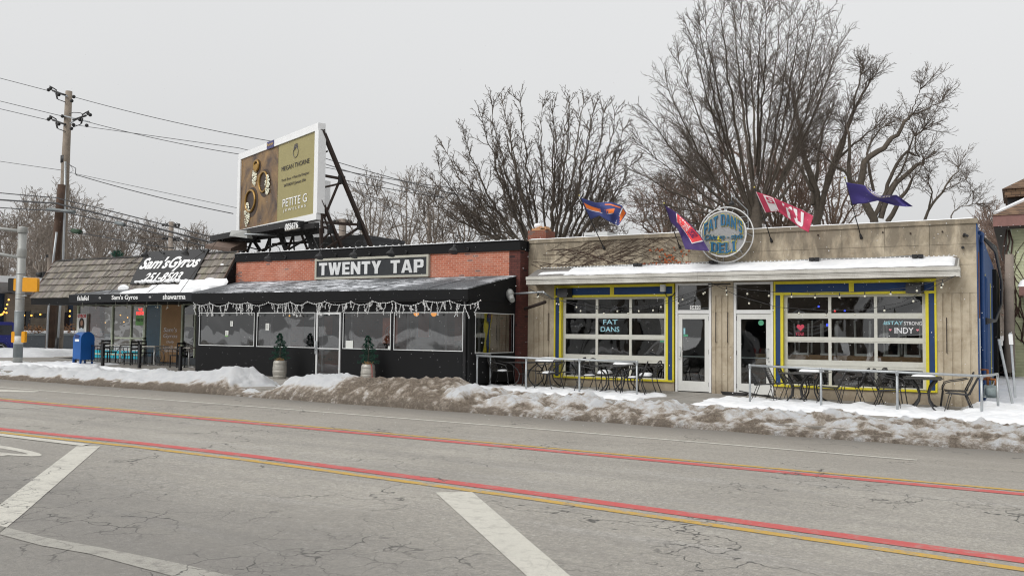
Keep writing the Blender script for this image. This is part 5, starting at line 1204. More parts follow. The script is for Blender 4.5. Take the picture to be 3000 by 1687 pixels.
# ================================================================ PATIO FURNITURE
def loc_chair_arm(name, label):
    c = empty(name, (0, 0, 0), label=label, cat='chair', group='black iron armchairs on the deli patio')
    f = MB(); f.tube([(-.22, -.22, .44), (.22, -.22, .44), (.25, .2, .45), (-.25, .2, .45), (-.22, -.22, .44)], .013, 6); f.hexa([(-.21, -.21, .435), (.21, -.21, .435), (.24, .2, .435), (-.24, .2, .435), (-.21, -.21, .448), (.21, -.21, .448), (.24, .2, .448), (-.24, .2, .448)]); f.build('seat', 'chair_metal', c)
    # barrel back of woven mesh inside a bent frame (chair faces +Y)
    f = MB(); n, k = 12, 6; f.sm = True
    def bk(u, v): a = math.pi*(.12+.76*u); top = .42*math.sin(a)**.45; return Vector((-.27*math.cos(a)*(1+.05*v), -.20-.08*v*1.6-.07*math.sin(a), .46+top*v))
    for j in range(k+1):
        for i in range(n+1): f.v.append(bk(i/n, j/k))
    for j in range(k):
        for i in range(n): a = j*(n+1)+i; f.face((a, a+1, a+n+2, a+n+1))
    b_ = f.build('backrest', 'wire_mesh', c)
    f = MB(); f.tube([bk(0, 0)]+[bk(i/14, 1) for i in range(15)]+[bk(1, 0)], .014, 6); f.tube([bk(i/8, .02) for i in range(9)], .012, 5); f.build('back_frame', 'chair_metal', c)
    for s_ in (-1, 1):
        f = MB(); f.tube([(.255*s_, -.27, .74), (.31*s_, -.12, .70), (.32*s_, .08, .67), (.30*s_, .2, .63), (.27*s_, .25, .52), (.26*s_, .25, .44)], .013, 6); f.build('armrest', 'chair_metal', c)
        f = MB(); f.tube([(.26*s_, .24, .46), (.24*s_, .26, .3), (.26*s_, .30, 0)], .013, 6); f.build('leg', 'chair_metal', c)
        f = MB(); f.tube([(.24*s_, -.22, .46), (.24*s_, -.26, .25), (.26*s_, -.36, 0)], .013, 6); f.build('leg', 'chair_metal', c)
    return c
def loc_chair_wire(name, label):
    c = empty(name, (0, 0, 0), label=label, cat='chair', group='black wire side chairs on the deli patio')
    f = MB()
    for i in range(13): x = -.22+.44*i/12; f.tube([(x, -.20, .42), (x, .22, .45)], .005, 4)
    for i in range(8): y = -.20+.42*i/7; f.tube([(-.23, y, .42+.03*i/7), (.23, y, .42+.03*i/7)], .005, 4)
    f.tube([(-.235, -.2, .42), (.235, -.2, .42), (.235, .23, .45), (-.235, .23, .45), (-.235, -.2, .42)], .010, 5); f.build('seat', 'chair_metal', c)
    f = MB()
    def bk(u, v): return Vector((-.21+.42*u*1., -.20-.20*v-.05*math.sin(math.pi*u)*(.5), .42+.46*v*(1-.10*(2*u-1)**4)))
    for i in range(13): f.tube([bk(i/12, 0), bk(i/12, .5), bk(i/12, 1)], .005, 4)
    for j in range(1, 9): f.tube([bk(i/8, j/9) for i in range(9)], .005, 4)
    f.build('backrest', 'chair_metal', c)
    f = MB(); f.tube([bk(0, 0), bk(0, .5)]+[bk(i/8, 1) for i in range(9)]+[bk(1, .5), bk(1, 0)], .011, 5); f.build('back_frame', 'chair_metal', c)
    for s_ in (-1, 1):
        f = MB(); f.tube([(.21*s_, .16, .44), (.25*s_, .27, 0), (.25*s_, .12, 0), (.25*s_, -.20, 0), (.25*s_, -.30, 0), (.21*s_, -.14, .42)], .010, 5); f.build('leg', 'chair_metal', c)
    return c
def loc_table(name, label):
    c = empty(name, (0, 0, 0), label=label, cat='table', group='black square tables on the deli patio')
    f = MB(); f.hexa([(-.37, -.37, .715), (.37, -.37, .715), (.37, .37, .715), (-.37, .37, .715), (-.38, -.38, .735), (.38, -.38, .735), (.38, .38, .735), (-.38, .38, .735)]); f.build('table_top', 'chair_metal', c)
    for sx_ in (-1, 1):
        for sy_ in (-1, 1):
            f = MB(); f.tube([(.26*sx_, .26*sy_, .715), (.24*sx_, .24*sy_, .66), (.13*sx_, .13*sy_, .52), (.09*sx_, .09*sy_, .38), (.11*sx_, .11*sy_, .22), (.2*sx_, .2*sy_, .08), (.30*sx_, .30*sy_, 0)], .019, 6); f.build('leg', 'chair_metal', c)
    f = MB(); f.box(-.11, .11, -.11, .11, .40, .412); f.build('shelf', 'chair_metal', c)
    return c
pa = loc_chair_arm('patio_armchair', ''); pw = loc_chair_wire('wire_chair', ''); pt = loc_table('patio_table', '')
used = {}
def place(proto, px, Y, rz, label, dz=0., scale=1.):
    o = proto if proto.name not in used else copy_tree(proto); used[proto.name] = 1
    x = Xat(px, Y, 1110); o.location = (x, Y, zg(x)+dz); o.rotation_euler = (0, 0, rz); o['label'] = label; return o
E_ = -math.pi/2; W_ = math.pi/2       # facing +X (east) / -X (west): local +Y turned
LT = [(1535, -1.95, 'bare black table nearest the black porch'), (1606, -.95, 'black table with the thickest snow slab, in front of the left limestone pier'), (1790, -2.0, 'bare black table in front of the stencilled deli window'), (1834, -1.0, 'black table with a low snow slab behind the bare one, under the stencilled window'),
      (2335, -2.0, 'bare black table in front of the left part of the right deli window'), (2378, -1.0, 'black table with a mound of snow under the red window drawing'), (2707, -2.05, 'bare black table nearest the alley, closest to the rail'), (2706, -1.1, 'black table with a thin oval of snow nearest the alley')]
TT = [place(pt, px, Y, R(3*((i*7) % 5-2)), 'square '+lb) for i, (px, Y, lb) in enumerate(LT)]
AR = [(1472, -1.95, E_+.15, 'black iron armchair beside the black porch, snow on its seat'), (1607, -1.95, W_-.25, 'black iron armchair with a snow cushion in front of the snowiest table'), (1727, -2.05, E_+.1, 'black iron armchair at the left of the bare table under the stencilled window'),
      (1772, -1.0, E_-.1, 'black iron armchair half hidden behind the bare table, snow heaped on its seat'), (1853, -2.2, W_+.3, 'black iron armchair just left of the end post of the left rail'), (1893, -1.15, W_+.1, 'black iron armchair right of the end post of the left rail, snow on its seat'),
      (2612, -1.15, E_-.1, 'black iron armchair with its back to the others, left of the alley-end tables'), (2796, -1.25, W_+.1, 'black iron armchair on the right of the alley-end tables')]
AA = [place(pa, px, Y, rz, lb) for px, Y, rz, lb in AR]
WR = [(1565, -.65, W_+.5, 'black wire chair against the left pier behind the first two tables'), (1672, -.75, W_+.2, 'black wire chair under the left edge of the stencilled window'), (2240, -2.1, E_+.1, 'black wire chair at the left end of the right rail, before the white door'), (2288, -1.25, E_-.1, 'black wire chair in front of the yellow left edge of the right window'), (2325, -.7, E_, 'black wire chair closest to the glass behind the mound of snow'),
      (2428, -2.0, W_+.1, 'black wire chair at the right of the bare table, middle of the right patio'), (2492, -1.1, W_, 'black wire chair behind the middle one, under the central panes'), (2543, -.6, W_+.4, 'black wire chair against the sill under the central panes'), (2602, -2.15, E_+.1, 'black wire chair left of the alley-end tables, closest to the rail'), (2808, -2.2, W_-.05, 'black wire chair at the alley end of the right rail')]
WW = [place(pw, px, Y, rz, lb) for px, Y, rz, lb in WR]
def snowpad(obj, dz, sx_, sy_, th, label, rot=0., off=(0, 0)):
    m = MB(); m.sm = True; n, k = 20, 7; ox, oy, oz = obj.location; ca, sa = math.cos(rot), math.sin(rot)
    b = len(m.v)
    for j in range(k+1):
        t = j/k; r = math.cos(t*math.pi/2)**.55; z = th*math.sin(t*math.pi/2)
        for i in range(n):
            a = 2*math.pi*i/n; sq_ = 1/(abs(math.cos(a))**3.2+abs(math.sin(a))**3.2)**(1/3.2); rr = r*sq_*(1+.10*nz2(math.cos(a)*2+ox, math.sin(a)*2, 1.3))
            x, y = sx_*rr*math.cos(a)+off[0], sy_*rr*math.sin(a)+off[1]; m.v.append(Vector((ox+x*ca-y*sa, oy+x*sa+y*ca, oz+dz+max(0, z)+.006*nz2(x*9, y*9, 1))))
    for j in range(k):
        for i in range(n): m.face((b+j*n+i, b+j*n+(i+1) % n, b+(j+1)*n+(i+1) % n, b+(j+1)*n+i))
    m.face([b+i for i in range(n)][::-1])
    return m.build('snow_cap', 'snow', label=label, cat='snow', group='snow lying on the patio furniture')
snowpad(TT[1], .737, .34, .34, .13, 'thick slab of snow on the table before the left limestone pier'); snowpad(TT[3], .737, .25, .30, .09, 'snow slab on the table under the stencilled window', 0, (-.08, 0))
snowpad(TT[5], .737, .30, .26, .085, 'mound of snow on the table under the red window drawing', 0, (.0, 0)); snowpad(TT[7], .737, .26, .2, .045, 'thin oval of snow on the alley-end table')
snowpad(AA[0], .45, .14, .14, .05, 'snow on the seat of the armchair beside the porch'); snowpad(AA[1], .45, .17, .17, .06, 'snow cushion on the armchair before the snowiest table'); snowpad(AA[2], .45, .15, .12, .03, 'thin snow on the armchair seat left of the bare table')
snowpad(AA[3], .45, .2, .2, .12, 'snow heap on the half hidden armchair seat'); snowpad(AA[4], .45, .10, .14, .045, 'wedge of snow on the armchair seat near the end post'); snowpad(AA[5], .45, .18, .18, .10, 'snow heap on the armchair seat right of the end post')
# rails
def rail(name, posts, Y, tops, ends, label):
    g = empty(name, (Xat(posts[0], Y), Y, 0), label=label, cat='railing', group='galvanised pipe rails of the deli patio'); r_ = .027
    P = [onY(px, py, Y) for px, py in zip(posts, tops)]
    f = MB(); f.tube([Vector((p.x, Y, p.z)) for p in P]+[Vector(e) for e in ends[1]], r_, 8)
    if ends[0]: f.tube([Vector((P[0].x, Y, P[0].z))]+[Vector(e) for e in ends[0]], r_, 8)
    f.build('top_rail', 'galvanised', g)
    for p in P:
        f = MB(); f.tube([(p.x, Y, zg(p.x)-.1), (p.x, Y, p.z)], r_, 8); f.lathe((p.x, Y, p.z-.07), [(.034, 0), (.036, .01), (.034, .06), (.04, .07), (.034, .1)], 8); f.build('post', 'galvanised', g)
    for e in [e for e in (ends[0][-1:] if ends[0] else [])+ends[1][-1:]]:
        f = MB(); f.tube([(e[0], e[1], zg(e[0])-.1), (e[0], e[1], e[2])], r_, 8); f.build('post', 'galvanised', g)
rail('pipe_rail', [1398, 1542, 1698, 1866], -2.8, [1042, 1048, 1053, 1060], ([(-13.27, -2.1, .99)], []), 'grey pipe rail from the black porch to below the stencilled window')
rail('pipe_rail', [2197, 2405, 2628, 2875], -2.85, [1070, 1080, 1089.5, 1101], ([], [(-.55, -2.6, .84), (-.45, -1.5, .83)]), 'grey pipe rail from the right white door round the alley corner')
# things by the doors
f = MB(); f.hexa([(-6.95, -.5, .03), (-6.5, -.45, .0), (-6.35, -.3, .0), (-6.8, -.2, .0), (-7.0, -.52, .12), (-6.55, -.42, .05), (-6.3, -.28, .09), (-6.85, -.2, .05)]); f.build('fallen_shovel_blade', 'steel_black', label='bent black metal scrap by the right white door', cat='scrap')
f = MB(); f.tube([(-6.2, -1.6, .22), (-5.2, -1.35, .03)], .016, 5); f.build('fallen_pole', 'steel_black', label='thin black pole lying in the snow before the right white door', cat='pole')
# string lights across the windows
def bulbs(name, runs, label):
    g = empty(name, onY(runs[0][0][0], runs[0][0][1], runs[0][0][2]), label=label, cat='string lights'); f = MB(); BSK = []
    for run, cnt in [(r[:-1], r[-1]) for r in runs]:
        P = [onY(*p) for p in run]; f.tube(P, .007, 4)
        L = [0]
        for a, b in zip(P, P[1:]): L.append(L[-1]+(b-a).length)
        for k in range(cnt):
            s_ = (k+.5)/cnt*L[-1]
            for i in range(len(P)-1):
                if L[i+1] >= s_: q = P[i].lerp(P[i+1], (s_-L[i])/(L[i+1]-L[i])); break
            BSK.append(q)
    f.build('cable', 'wire', g)
    for q in BSK: f = MB(); f.ball(q-Vector((0, 0, .115)), .028, 8, 6, (1, 1, 1.15)); b_ = f.build('bulb', 'bulb_glass', g); f = MB(); f.tube([q, q-Vector((0, 0, .09))], [.008, .017], 6); f.build('socket', 'black_metal', b_)
bulbs('string_lights', [[(1548, 846, -.9), (1600, 872, -.8), (1660, 884, -.75), (1740, 896, -.7), (1850, 902, -.7), (1920, 893, -.6), (1990, 868, -.5), (2098, 834, -.4), 9], [(1548, 846, -.9), (1620, 874, -.9), (1720, 905, -.9), (1800, 908, -.85), (1880, 905, -.8), (1960, 886, -.7), (2098, 834, -.4), 8]], 'black string of clear bulbs drooping across the stencilled window')
bulbs('string_lights', [[(2098, 834, -.4), (2190, 848, -.5), (2270, 855, -.6), (2420, 859, -.7), (2560, 853, -.7), (2660, 843, -.7), (2700, 835, -.75), (2800, 808, -.9), 10], [(2098, 836, -.4), (2160, 866, -.5), (2280, 900, -.7), (2420, 910, -.85), (2540, 906, -.9), (2640, 886, -.9), (2712, 850, -.9), (2800, 808, -.9), 9]], 'black string of clear bulbs drooping across the hashtag window')
f = MB(); p = onY(2100, 832, -.35); f.tube([p+Vector((-.25, 0, 0)), p+Vector((.35, .1, 0))], .02, 6); f.build('light_bracket', 'black_metal', label='black bracket gathering the light strings between the white doors', cat='bracket')
# keg planters with little trees
def keg(px, Y, h, label, tl, seed, hose=False):
    random.seed(seed); x = Xat(px, Y, 1100); z = zg(x)-.01
    g = empty('keg_planter', (x, Y, z), label=label, cat='planter', group='steel keg planters before the black porch')
    f = MB(); f.lathe((x, Y, z), [(.165, 0), (.19, .02), (.20, .08), (.205, .1), (.195, .115), (.205, .13), (.215, .24), (.215, .26), (.205, .275), (.215, .29), (.215, .33), (.205, .40), (.205, .42), (.195, .435), (.205, .45), (.195, .52), (.175, .56), (.16, .57)], 26); f.build('barrel', 'keg_steel', g)
    f = MB()
    for k in range(30): a = random.random()*6.3; r = .12*random.random()**.5; f.bar((x+r*math.cos(a), Y+r*math.sin(a), z+.56), (x+r*math.cos(a)+random.uniform(-.08, .08), Y+r*math.sin(a)+random.uniform(-.08, .08), z+.6+random.random()*.06), .01)
    f.build('straw', 'straw', g)
    if hose: f = MB(); f.tube([(x+.10, Y-.05, z+.58), (x+.17, Y-.08, z+.58), (x+.225, Y-.1, z+.45), (x+.235, Y-.1, z+.2), (x+.22, Y-.1, z+.02)], .009, 6); f.build('red_cord', 'letter_red', g)
    t = empty('small_conifer', (x, Y, z+.57), label=tl, cat='artificial tree', group='little conifers in keg planters'); f = MB(); f.tube([(x, Y, z+.55), (x+.02, Y, z+.57+h)], [.02, .008], 6); f.build('trunk', 'bark', t)
    f = MB(); f.c = 1.
    for k in range(1500):
        u = random.random(); zz = u*h; r = .235*(1-u)**.9+.03; rr = r*(.25+.75*random.random()**.6)*(.75+.5*(math.sin(zz*38) > 0)); a = random.random()*6.28
        p = Vector((x+.02*u+rr*math.cos(a)+.05*u*math.sin(u*5), Y+rr*math.sin(a), z+.60+zz)); d_ = Vector((math.cos(a), math.sin(a), random.uniform(-.5, .4))).normalized()*random.uniform(.03, .055); s_ = d_.cross(Vector((0, 0, 1))).normalized()*.009; f.c = random.uniform(.5, 1.5)
        f.poly([p-s_, p+s_, p+d_+s_*.4, p+d_-s_*.4]); u_ = Vector((0, 0, .009)); f.poly([p-u_, p+u_, p+d_])
    f.build('needles', 'pine', t)
keg(819, -3.75, .80, 'pale steel keg planter left of the porch door', 'small green artificial conifer left of the porch door', 1)
keg(1078, -3.55, .80, 'pale steel keg planter with a red cord, right of the porch door', 'small green artificial conifer right of the porch door', 2, True)
# gyro patio fence
def fence():
    g = empty('patio_fence', (-28, -2.9, 0), label='low black iron fence in front of the gyro shop', cat='fence')
    A, B_, C_ = Vector((-29.65, -2.9, 0)), Vector((-27.6, -2.88, 0)), Vector((-25.35, -2.95, 0)); D_ = Vector((-31.9, -2.5, 0)); H = .78
    for a, b in ((D_, A), (A, B_), (B_, C_)):
        n = int((b-a).length/.22); z0 = zg(a.x)
        f = MB()
        for z in (.14, H-.06): f.bar(a+Vector((0, 0, z0+z)), b+Vector((0, 0, z0+z)), .03)
        for i in range(1, n): p = a.lerp(b, i/n); f.bar(p+Vector((0, 0, z0+.14)), p+Vector((0, 0, z0+H-.06)), .014)
        f.build('fence_panel', 'black_metal', g)
    for p in (D_, A, B_, C_): f = MB(); f.box(p.x-.045, p.x+.045, p.y-.045, p.y+.045, zg(p.x)-.1, zg(p.x)+H+.06); f.build('fence_post', 'black_metal', g)
    for i in (0, 1):
        c = A.lerp(B_, .5) if i == 0 else B_.lerp(C_, .5); f = MB(); f.ring((c.x, c.y-.02, zg(c.x)+.42), .27, .012, n=28); f.ring((c.x, c.y-.02, zg(c.x)+.42), .10, .01, n=18); f.build('ring_ornament', 'black_metal', g)
fence()
def cafe_table(px, Y, label):
    x = Xat(px, Y, 1050); z = zg(x); g = empty('cafe_table', (x, Y, z), label=label, cat='table', group='white-edged tables behind the gyro shop fence')
    f = MB(); f.box(x-.42, x+.42, Y-.32, Y+.32, z+.72, z+.755); f.build('table_top', 'keg_steel', g); f = MB(); f.tube([(x, Y, z+.04), (x, Y, z+.72)], .03, 8); f.build('leg', 'white_metal', g); f = MB(); f.bar((x-.28, Y, z+.02), (x+.28, Y, z+.02), .05, .03); f.bar((x, Y-.28, z+.02), (x, Y+.28, z+.02), .05, .03); f.build('foot', 'white_metal', g)
def cafe_chair(px, Y, rz, label):
    x = Xat(px, Y, 1050); z = zg(x); g = empty('cafe_chair', (x, Y, z), label=label, cat='chair', group='black chairs behind the gyro shop fence'); ca, sa = math.cos(rz), math.sin(rz)
    def L(p): return Vector((x+p[0]*ca-p[1]*sa, Y+p[0]*sa+p[1]*ca, z+p[2]))
    for sx_ in (-.18, .18):
        f = MB(); f.bar(L((sx_, -.18, 0)), L((sx_, -.2, .92)), .035); f.build('leg', 'black_metal', g); f = MB(); f.bar(L((sx_, .18, 0)), L((sx_, .18, .45)), .035); f.build('leg', 'black_metal', g)
    f = MB(); f.bar(L((-.2, 0, .45)), L((.2, 0, .45)), .42, .04); f.build('seat', 'black_metal', g)
    f = MB()
    for zz in (.62, .76, .89): f.bar(L((-.18, -.2, zz)), L((.18, -.2, zz)), .02, .06)
    f.build('backrest', 'black_metal', g)
cafe_table(452, -1.3, 'white-legged cafe table behind the fence in front of the tan painted board'); cafe_table(553, -1.2, 'white-legged cafe table beside the black porch'); cafe_table(352, -1.3, 'white-legged cafe table before the cyan panels')
for px, Y, rz, lb in ((385, -1.6, W_, 'black slatted chair right of the cafe table before the cyan panels'), (318, -1.5, E_, 'black slatted chair left of the cafe table before the cyan panels'), (425, -.8, E_, 'black slatted chair against the wall left of the tan painted board'), (520, -1.6, W_, 'black slatted chair between the two cafe tables nearest the porch')): cafe_chair(px, Y, rz, lb)
# mailbox
x, Y = -30.9, -2.85; z = zg(x); MBX = empty('mailbox', (x, Y, z), label='blue domed street mailbox with graffiti and an eagle decal', cat='mailbox')
ang = R(86); ca, sa = math.cos(ang), math.sin(ang)
def L(a, b, c_): return Vector((x+a*ca-b*sa, Y+a*sa+b*ca, z+c_))
hw, hd = .26, .27
def dome(y0, y1, h0=.22, h1=.98, g_=0.):
    pts = [(-hw-g_, h0), (hw+g_, h0)]+[((hw+g_)*math.cos(math.pi*k/12), h1+(hw+g_)*math.sin(math.pi*k/12)) for k in range(13)]
    return [L(a, y0, c_) for a, c_ in pts]
f = MB(); f.prism(dome(-hd, hd), (L(0, hd, 0)-L(0, -hd, 0))); f.build('body', 'mail_blue', MBX)
f = MB(); f.prism(dome(-hd-.01, 0, .2, .98, .012), (L(0, .02, 0)-L(0, 0, 0))); f.v = f.v
f.build('front_rim', 'mail_blue', MBX)
f = MB(); f.prism([L(-hw-.012, -.12, 1.02), L(-hw-.012, .16, 1.02), L(-hw-.012, .16, 1.16), L(-hw-.012, -.12, 1.12)], L(.02, 0, 0)-L(0, 0, 0)); f.build('hatch', 'decal_navy', MBX)
f = MB(); f.prism([L(-hw-.008, -.14, .88), L(-hw-.008, .14, .88), L(-hw-.008, .14, .97), L(-hw-.008, -.14, .97)], L(.004, 0, 0)-L(0, 0, 0)); f.prism([L(-.13, -hd-.005, .52), L(.12, -hd-.005, .54), L(.15, -hd-.005, .76), L(-.10, -hd-.005, .74)], L(0, .004, 0)-L(0, 0, 0)); f.build('decal', 'white_decal', MBX)
f = MB(); f.prism([L(-.08, -hd-.009, .58), L(.10, -hd-.009, .64), L(.13, -hd-.009, .73), L(-.05, -hd-.009, .71), L(.02, -hd-.009, .67)], L(0, .003, 0)-L(0, 0, 0)); f.build('eagle', 'decal_navy', MBX)
f = MB(); f.text('LOAN', [L(-.17, -hd-.003, .84), L(.16, -hd-.003, .88), L(-.14, -hd-.003, .96), L(.19, -hd-.003, 1.0)], .004, .0, .3); f.build('graffiti', 'chalk_white', MBX)
for a in (-1, 1):
    for b in (-1, 1): f = MB(); f.prism([L(a*(hw-.05), b*(hd-.03), 0), L(a*hw, b*(hd-.03), 0), L(a*hw, b*(hd-.03), .24), L(a*(hw-.09), b*(hd-.03), .24)], L(0, .04, 0)-L(0, 0, 0)); f.build('leg', 'mail_blue', MBX)
# ================================================================ ROOFTOP BILLBOARD
Rg, Lf = Vector((-22.70, .73, 0)), Vector((-29.46, 3.43, 0)); U = (Lf-Rg).normalized(); Nn = Vector((U.y, -U.x, 0)); Nn = Nn if Nn.y < 0 else -Nn; WID = (Lf-Rg).length
Z0, Z1 = 5.95, 9.05
def bb(u, z, off=0.): return Rg+U*((1-u)*WID)+Nn*off+Vector((0, 0, z))       # u 0 left, 1 right
BBd = empty('billboard', (-26, 2, 4), label='rooftop billboard for a jeweller with gold rings on its poster', cat='billboard')
f = MB(); f.hexa([bb(0, Z0, -.25), bb(1, Z0, -.25), bb(1, Z0, 0), bb(0, Z0, 0), bb(0, Z1, -.25), bb(1, Z1, -.25), bb(1, Z1, 0), bb(0, Z1, 0)]); f.build('panel', 'poster_gold', BBd)
um = .535
f = MB(); f.poly([bb(0, Z0, .006), bb(um, Z0, .006), bb(um, Z1, .006), bb(0, Z1, .006)]); ph_ = f.build('poster_picture', 'poster_photo', BBd)
fw = .26/WID
f = MB()
def fbox(u0, u1, z0, z1, o0=-.25, o1=.06): f.hexa([bb(u0, z0, o0), bb(u1, z0, o0), bb(u1, z0, o1), bb(u0, z0, o1), bb(u0, z1, o0), bb(u1, z1, o0), bb(u1, z1, o1), bb(u0, z1, o1)])
fbox(-fw, 1+fw, Z1, Z1+.27); fbox(-fw, 1+fw, Z0-.24, Z0); fbox(-fw, 0, Z0, Z1); fbox(1, 1+fw*1.2, Z0, Z1); f.build('frame', 'board_white', BBd)
f = MB(); L2 = bb(-fw, 0)+Vector((-.38, .25, 0)); 
f.hexa([L2+Vector((0, 0, 5.9)), L2+Vector((.10, -.02, 5.9)), L2+Vector((.1, 6, 5.9)), L2+Vector((0, 6, 5.9)), L2+Vector((0, 0, 9.1)), L2+Vector((.10, -.02, 9.1)), L2+Vector((.1, 6, 9.1)), L2+Vector((0, 6, 9.1))]); f.build('rear_panel', 'board_white', BBd)
f = MB()
for k in range(16): f.cbox(L2+Vector((.19, .05, 6.0+k*.19)), .16, .2, .12)
f.build('rear_slats', 'steel_black', BBd)
def bq(u0, u1, v0, v1, off=.012): return [bb(u0, lerp(Z0, Z1, v0), off), bb(u1, lerp(Z0, Z1, v0), off), bb(u0, lerp(Z0, Z1, v1), off), bb(u1, lerp(Z0, Z1, v1), off)]
f = MB(); f.text('MEGAN THORNE', bq(.585, .93, .64, .70), .004, .0); f.text('Trunk Show + Meet the Designer', bq(.585, .93, .495, .54), .004, .0); f.text('SATURDAY | January 25th', bq(.62, .89, .42, .465), .004, .008)
f.build('dark_lettering', 'ink_brown', BBd)
f = MB(); f.text('PETITE G', bq(.61, .91, .17, .275), .004, .0); f.text('J E W E L E R S', bq(.62, .90, .10, .14), .004, .0); f.build('white_lettering', 'letter_white', BBd)
def ringon(u, v, ru, rv, t, off=.03, a0=0, a1=360, mb=None):
    pts = []
    for k in range(31):
        a = R(lerp(a0, a1, k/30)); pts.append(bb(u+ru*math.cos(a)/WID, lerp(Z0, Z1, v)+rv*math.sin(a), off))
    mb.tube(pts, t, 6, False)
f = MB(); ringon(.76, .83, .22, .20, .014, .01, mb=f)
for k in range(9): a = k*.7; ringon(.76+.12*math.cos(a)/WID, .90+.02*math.sin(a*1.7), .06, .06, .008, .012, mb=f)
f.build('ring_drawing', 'ink_grey', BBd)
def jewel(u, v, ru, rv, t, cu, cv, cr, nm):
    f = MB(); f.prism([bb(u+(ru*1.35*math.cos(k*.35)+.12)/WID, lerp(Z0, Z1, v)+rv*1.4*math.sin(k*.35)-.06, .008+.002*nm) for k in range(18)], Nn*.003); f.build('printed_shadow', 'print_dark', BBd)
    f = MB(); ringon(u, v, ru, rv, t, .03, mb=f); f.build('printed_ring', 'gold_metal', BBd)
    f = MB()
    for k in range(95): a = random.random()*6.28; r = cr*random.random()**.5; p = bb(cu+r*math.cos(a)*.62/WID, lerp(Z0, Z1, cv)+r*1.15*math.sin(a), .045); f.ball(p, random.uniform(.025, .055), 6, 4, (1, .4, 1))
    f.build('printed_gems', 'crystal', BBd)
random.seed(5)
jewel(.155, .37, .52, .46, .055, .115, .19, .44, 0); jewel(.235, .83, .24, .22, .06, .215, .69, .36, 1); jewel(.34, .58, .42, .42, .045, .405, .53, .36, 2)
f = MB(); disc_ = lambda mb, u, v, r, sc: mb.ball(bb(u, lerp(Z0, Z1, v), .02), r, 14, 8, (1, .15, sc)); disc_(f, .235, .80, .2, 1.); f.build('printed_ring', 'gold_metal', BBd)
q0 = bb(.42, Z1+.15, .07); f = MB(); f.tube([bb(.40, Z1+.11, .065), bb(.40, Z1+.11, .085)], .16, 16) if False else f.hexa([bb(.395, Z1-.02, .062), bb(.49, Z1-.02, .062), bb(.49, Z1-.02, .08), bb(.395, Z1-.02, .08), bb(.395, Z1+.28, .062), bb(.49, Z1+.28, .062), bb(.49, Z1+.28, .08), bb(.395, Z1+.28, .08)]); o_ = f.build('badge', 'badge_navy', BBd); f = MB(); f.text('Reagan', [bb(.402, Z1+.06, .081), bb(.483, Z1+.06, .081), bb(.402, Z1+.22, .081), bb(.483, Z1+.22, .081)], .004, .02); f.build('badge_lettering', 'badge_gold', o_)
# steel frame: members placed on two vertical planes behind the board
pr = bb(1+fw, 0, -.3); nU = U
def fr_(mb, a, b, p0, n_, wd): mb.bar(onP(a[0], a[1], p0, n_), onP(b[0], b[1], p0, n_), wd, wd, (1, 0, 0))
Q = []
for a, b, wd in (((945, 381), (1088, 726), .13), ((942, 380), (943, 760), .08), ((945, 514), (1006, 525), .09), ((945, 550), (1006, 536), .07), ((994, 532), (949, 640), .07), ((945, 652), (1060, 659), .09), ((1056, 664), (951, 731), .08), ((942, 586), (1003, 730), .10), ((944, 620), (985, 732), .05), ((941, 664), (975, 672), .08), ((945, 407), (954, 409), .05), ((945, 450), (960, 443), .05), ((972, 675), (948, 700), .06), ((938, 668), (940, 740), .06)):
    f = MB(); fr_(f, a, b, pr, nU, wd); f.build('steel_member', 'steel_rust', BBd)
for px, py in ((1001, 527), (1056, 662), (970, 672)): q = onP(px, py, pr, nU); f = MB(); f.cbox(q, .1, .3, .32); f.build('gusset_plate', 'steel_black', BBd)
pm = bb(.5, 0, -.1); nb = Nn
def fb(mb, a, b, wd, off=0., ht=None): mb.bar(onP(a[0], a[1], pm+Nn*off, nb), onP(b[0], b[1], pm+Nn*off, nb), wd, ht or wd, (1, 0, 0))
f = MB(); fb(f, (637, 700), (878, 656), .24, .35, .7); fb(f, (700, 694), (928, 660), .2, .1, .2); cw = f.build('catwalk', 'steel_black', BBd)
f = MB(); fb(f, (624, 704), (745, 700), .25, -.3, .25); fb(f, (624, 712), (760, 707), .12, -.4, .12); fb(f, (715, 700), (940, 676), .2, -.6, .3); fb(f, (800, 716), (920, 708), .1, -.6); f.build('lower_beam', 'steel_black', BBd)
for a, b, wd in (((674, 706), (700, 738), .14), ((740, 700), (767, 741), .16), ((745, 742), (830, 708), .09), ((790, 700), (776, 738), .12), ((820, 682), (842, 738), .22), ((862, 680), (843, 732), .09), ((838, 735), (898, 700), .08), ((878, 674), (902, 734), .09), ((895, 672), (922, 736), .22), ((905, 676), (932, 734), .12), ((925, 715), (886, 740), .09), ((718, 690), (716, 742), .07), ((792, 690), (791, 742), .08), ((708, 712), (712, 744), .1), ((735, 712), (722, 744), .1), ((860, 690), (862, 738), .06)):
    f = MB(); fb(f, a, b, wd*.8, -.5); f.build('steel_brace', 'steel_rust' if wd in (.09, .07) else 'steel_black', BBd)
n0 = [onP(px, py, pm+Nn*.8, nb) for px, py in ((834, 675), (874, 667), (837, 656), (873, 650))]
f = MB(); f.hexa([n0[0], n0[1], n0[1]-Nn*.05, n0[0]-Nn*.05, n0[2], n0[3], n0[3]-Nn*.05, n0[2]-Nn*.05]); o_ = f.build('number_plate', 'sign_black', BBd); f = MB(); f.text('005676', n0, .01, .022, .0); f.build('digits', 'letter_white', o_)
p0_ = onP(838, 676, pm+Nn*.8, nb); p1_ = onP(876, 668, pm+Nn*.8, nb); f = MB(); f.bar(p0_, p1_, .1, .03); f.build('walk_edge', 'keg_steel', BBd)
hA, hB = onP(672, 684, pm+Nn*1.6, nb), onP(716, 686, pm+Nn*1.6, nb)
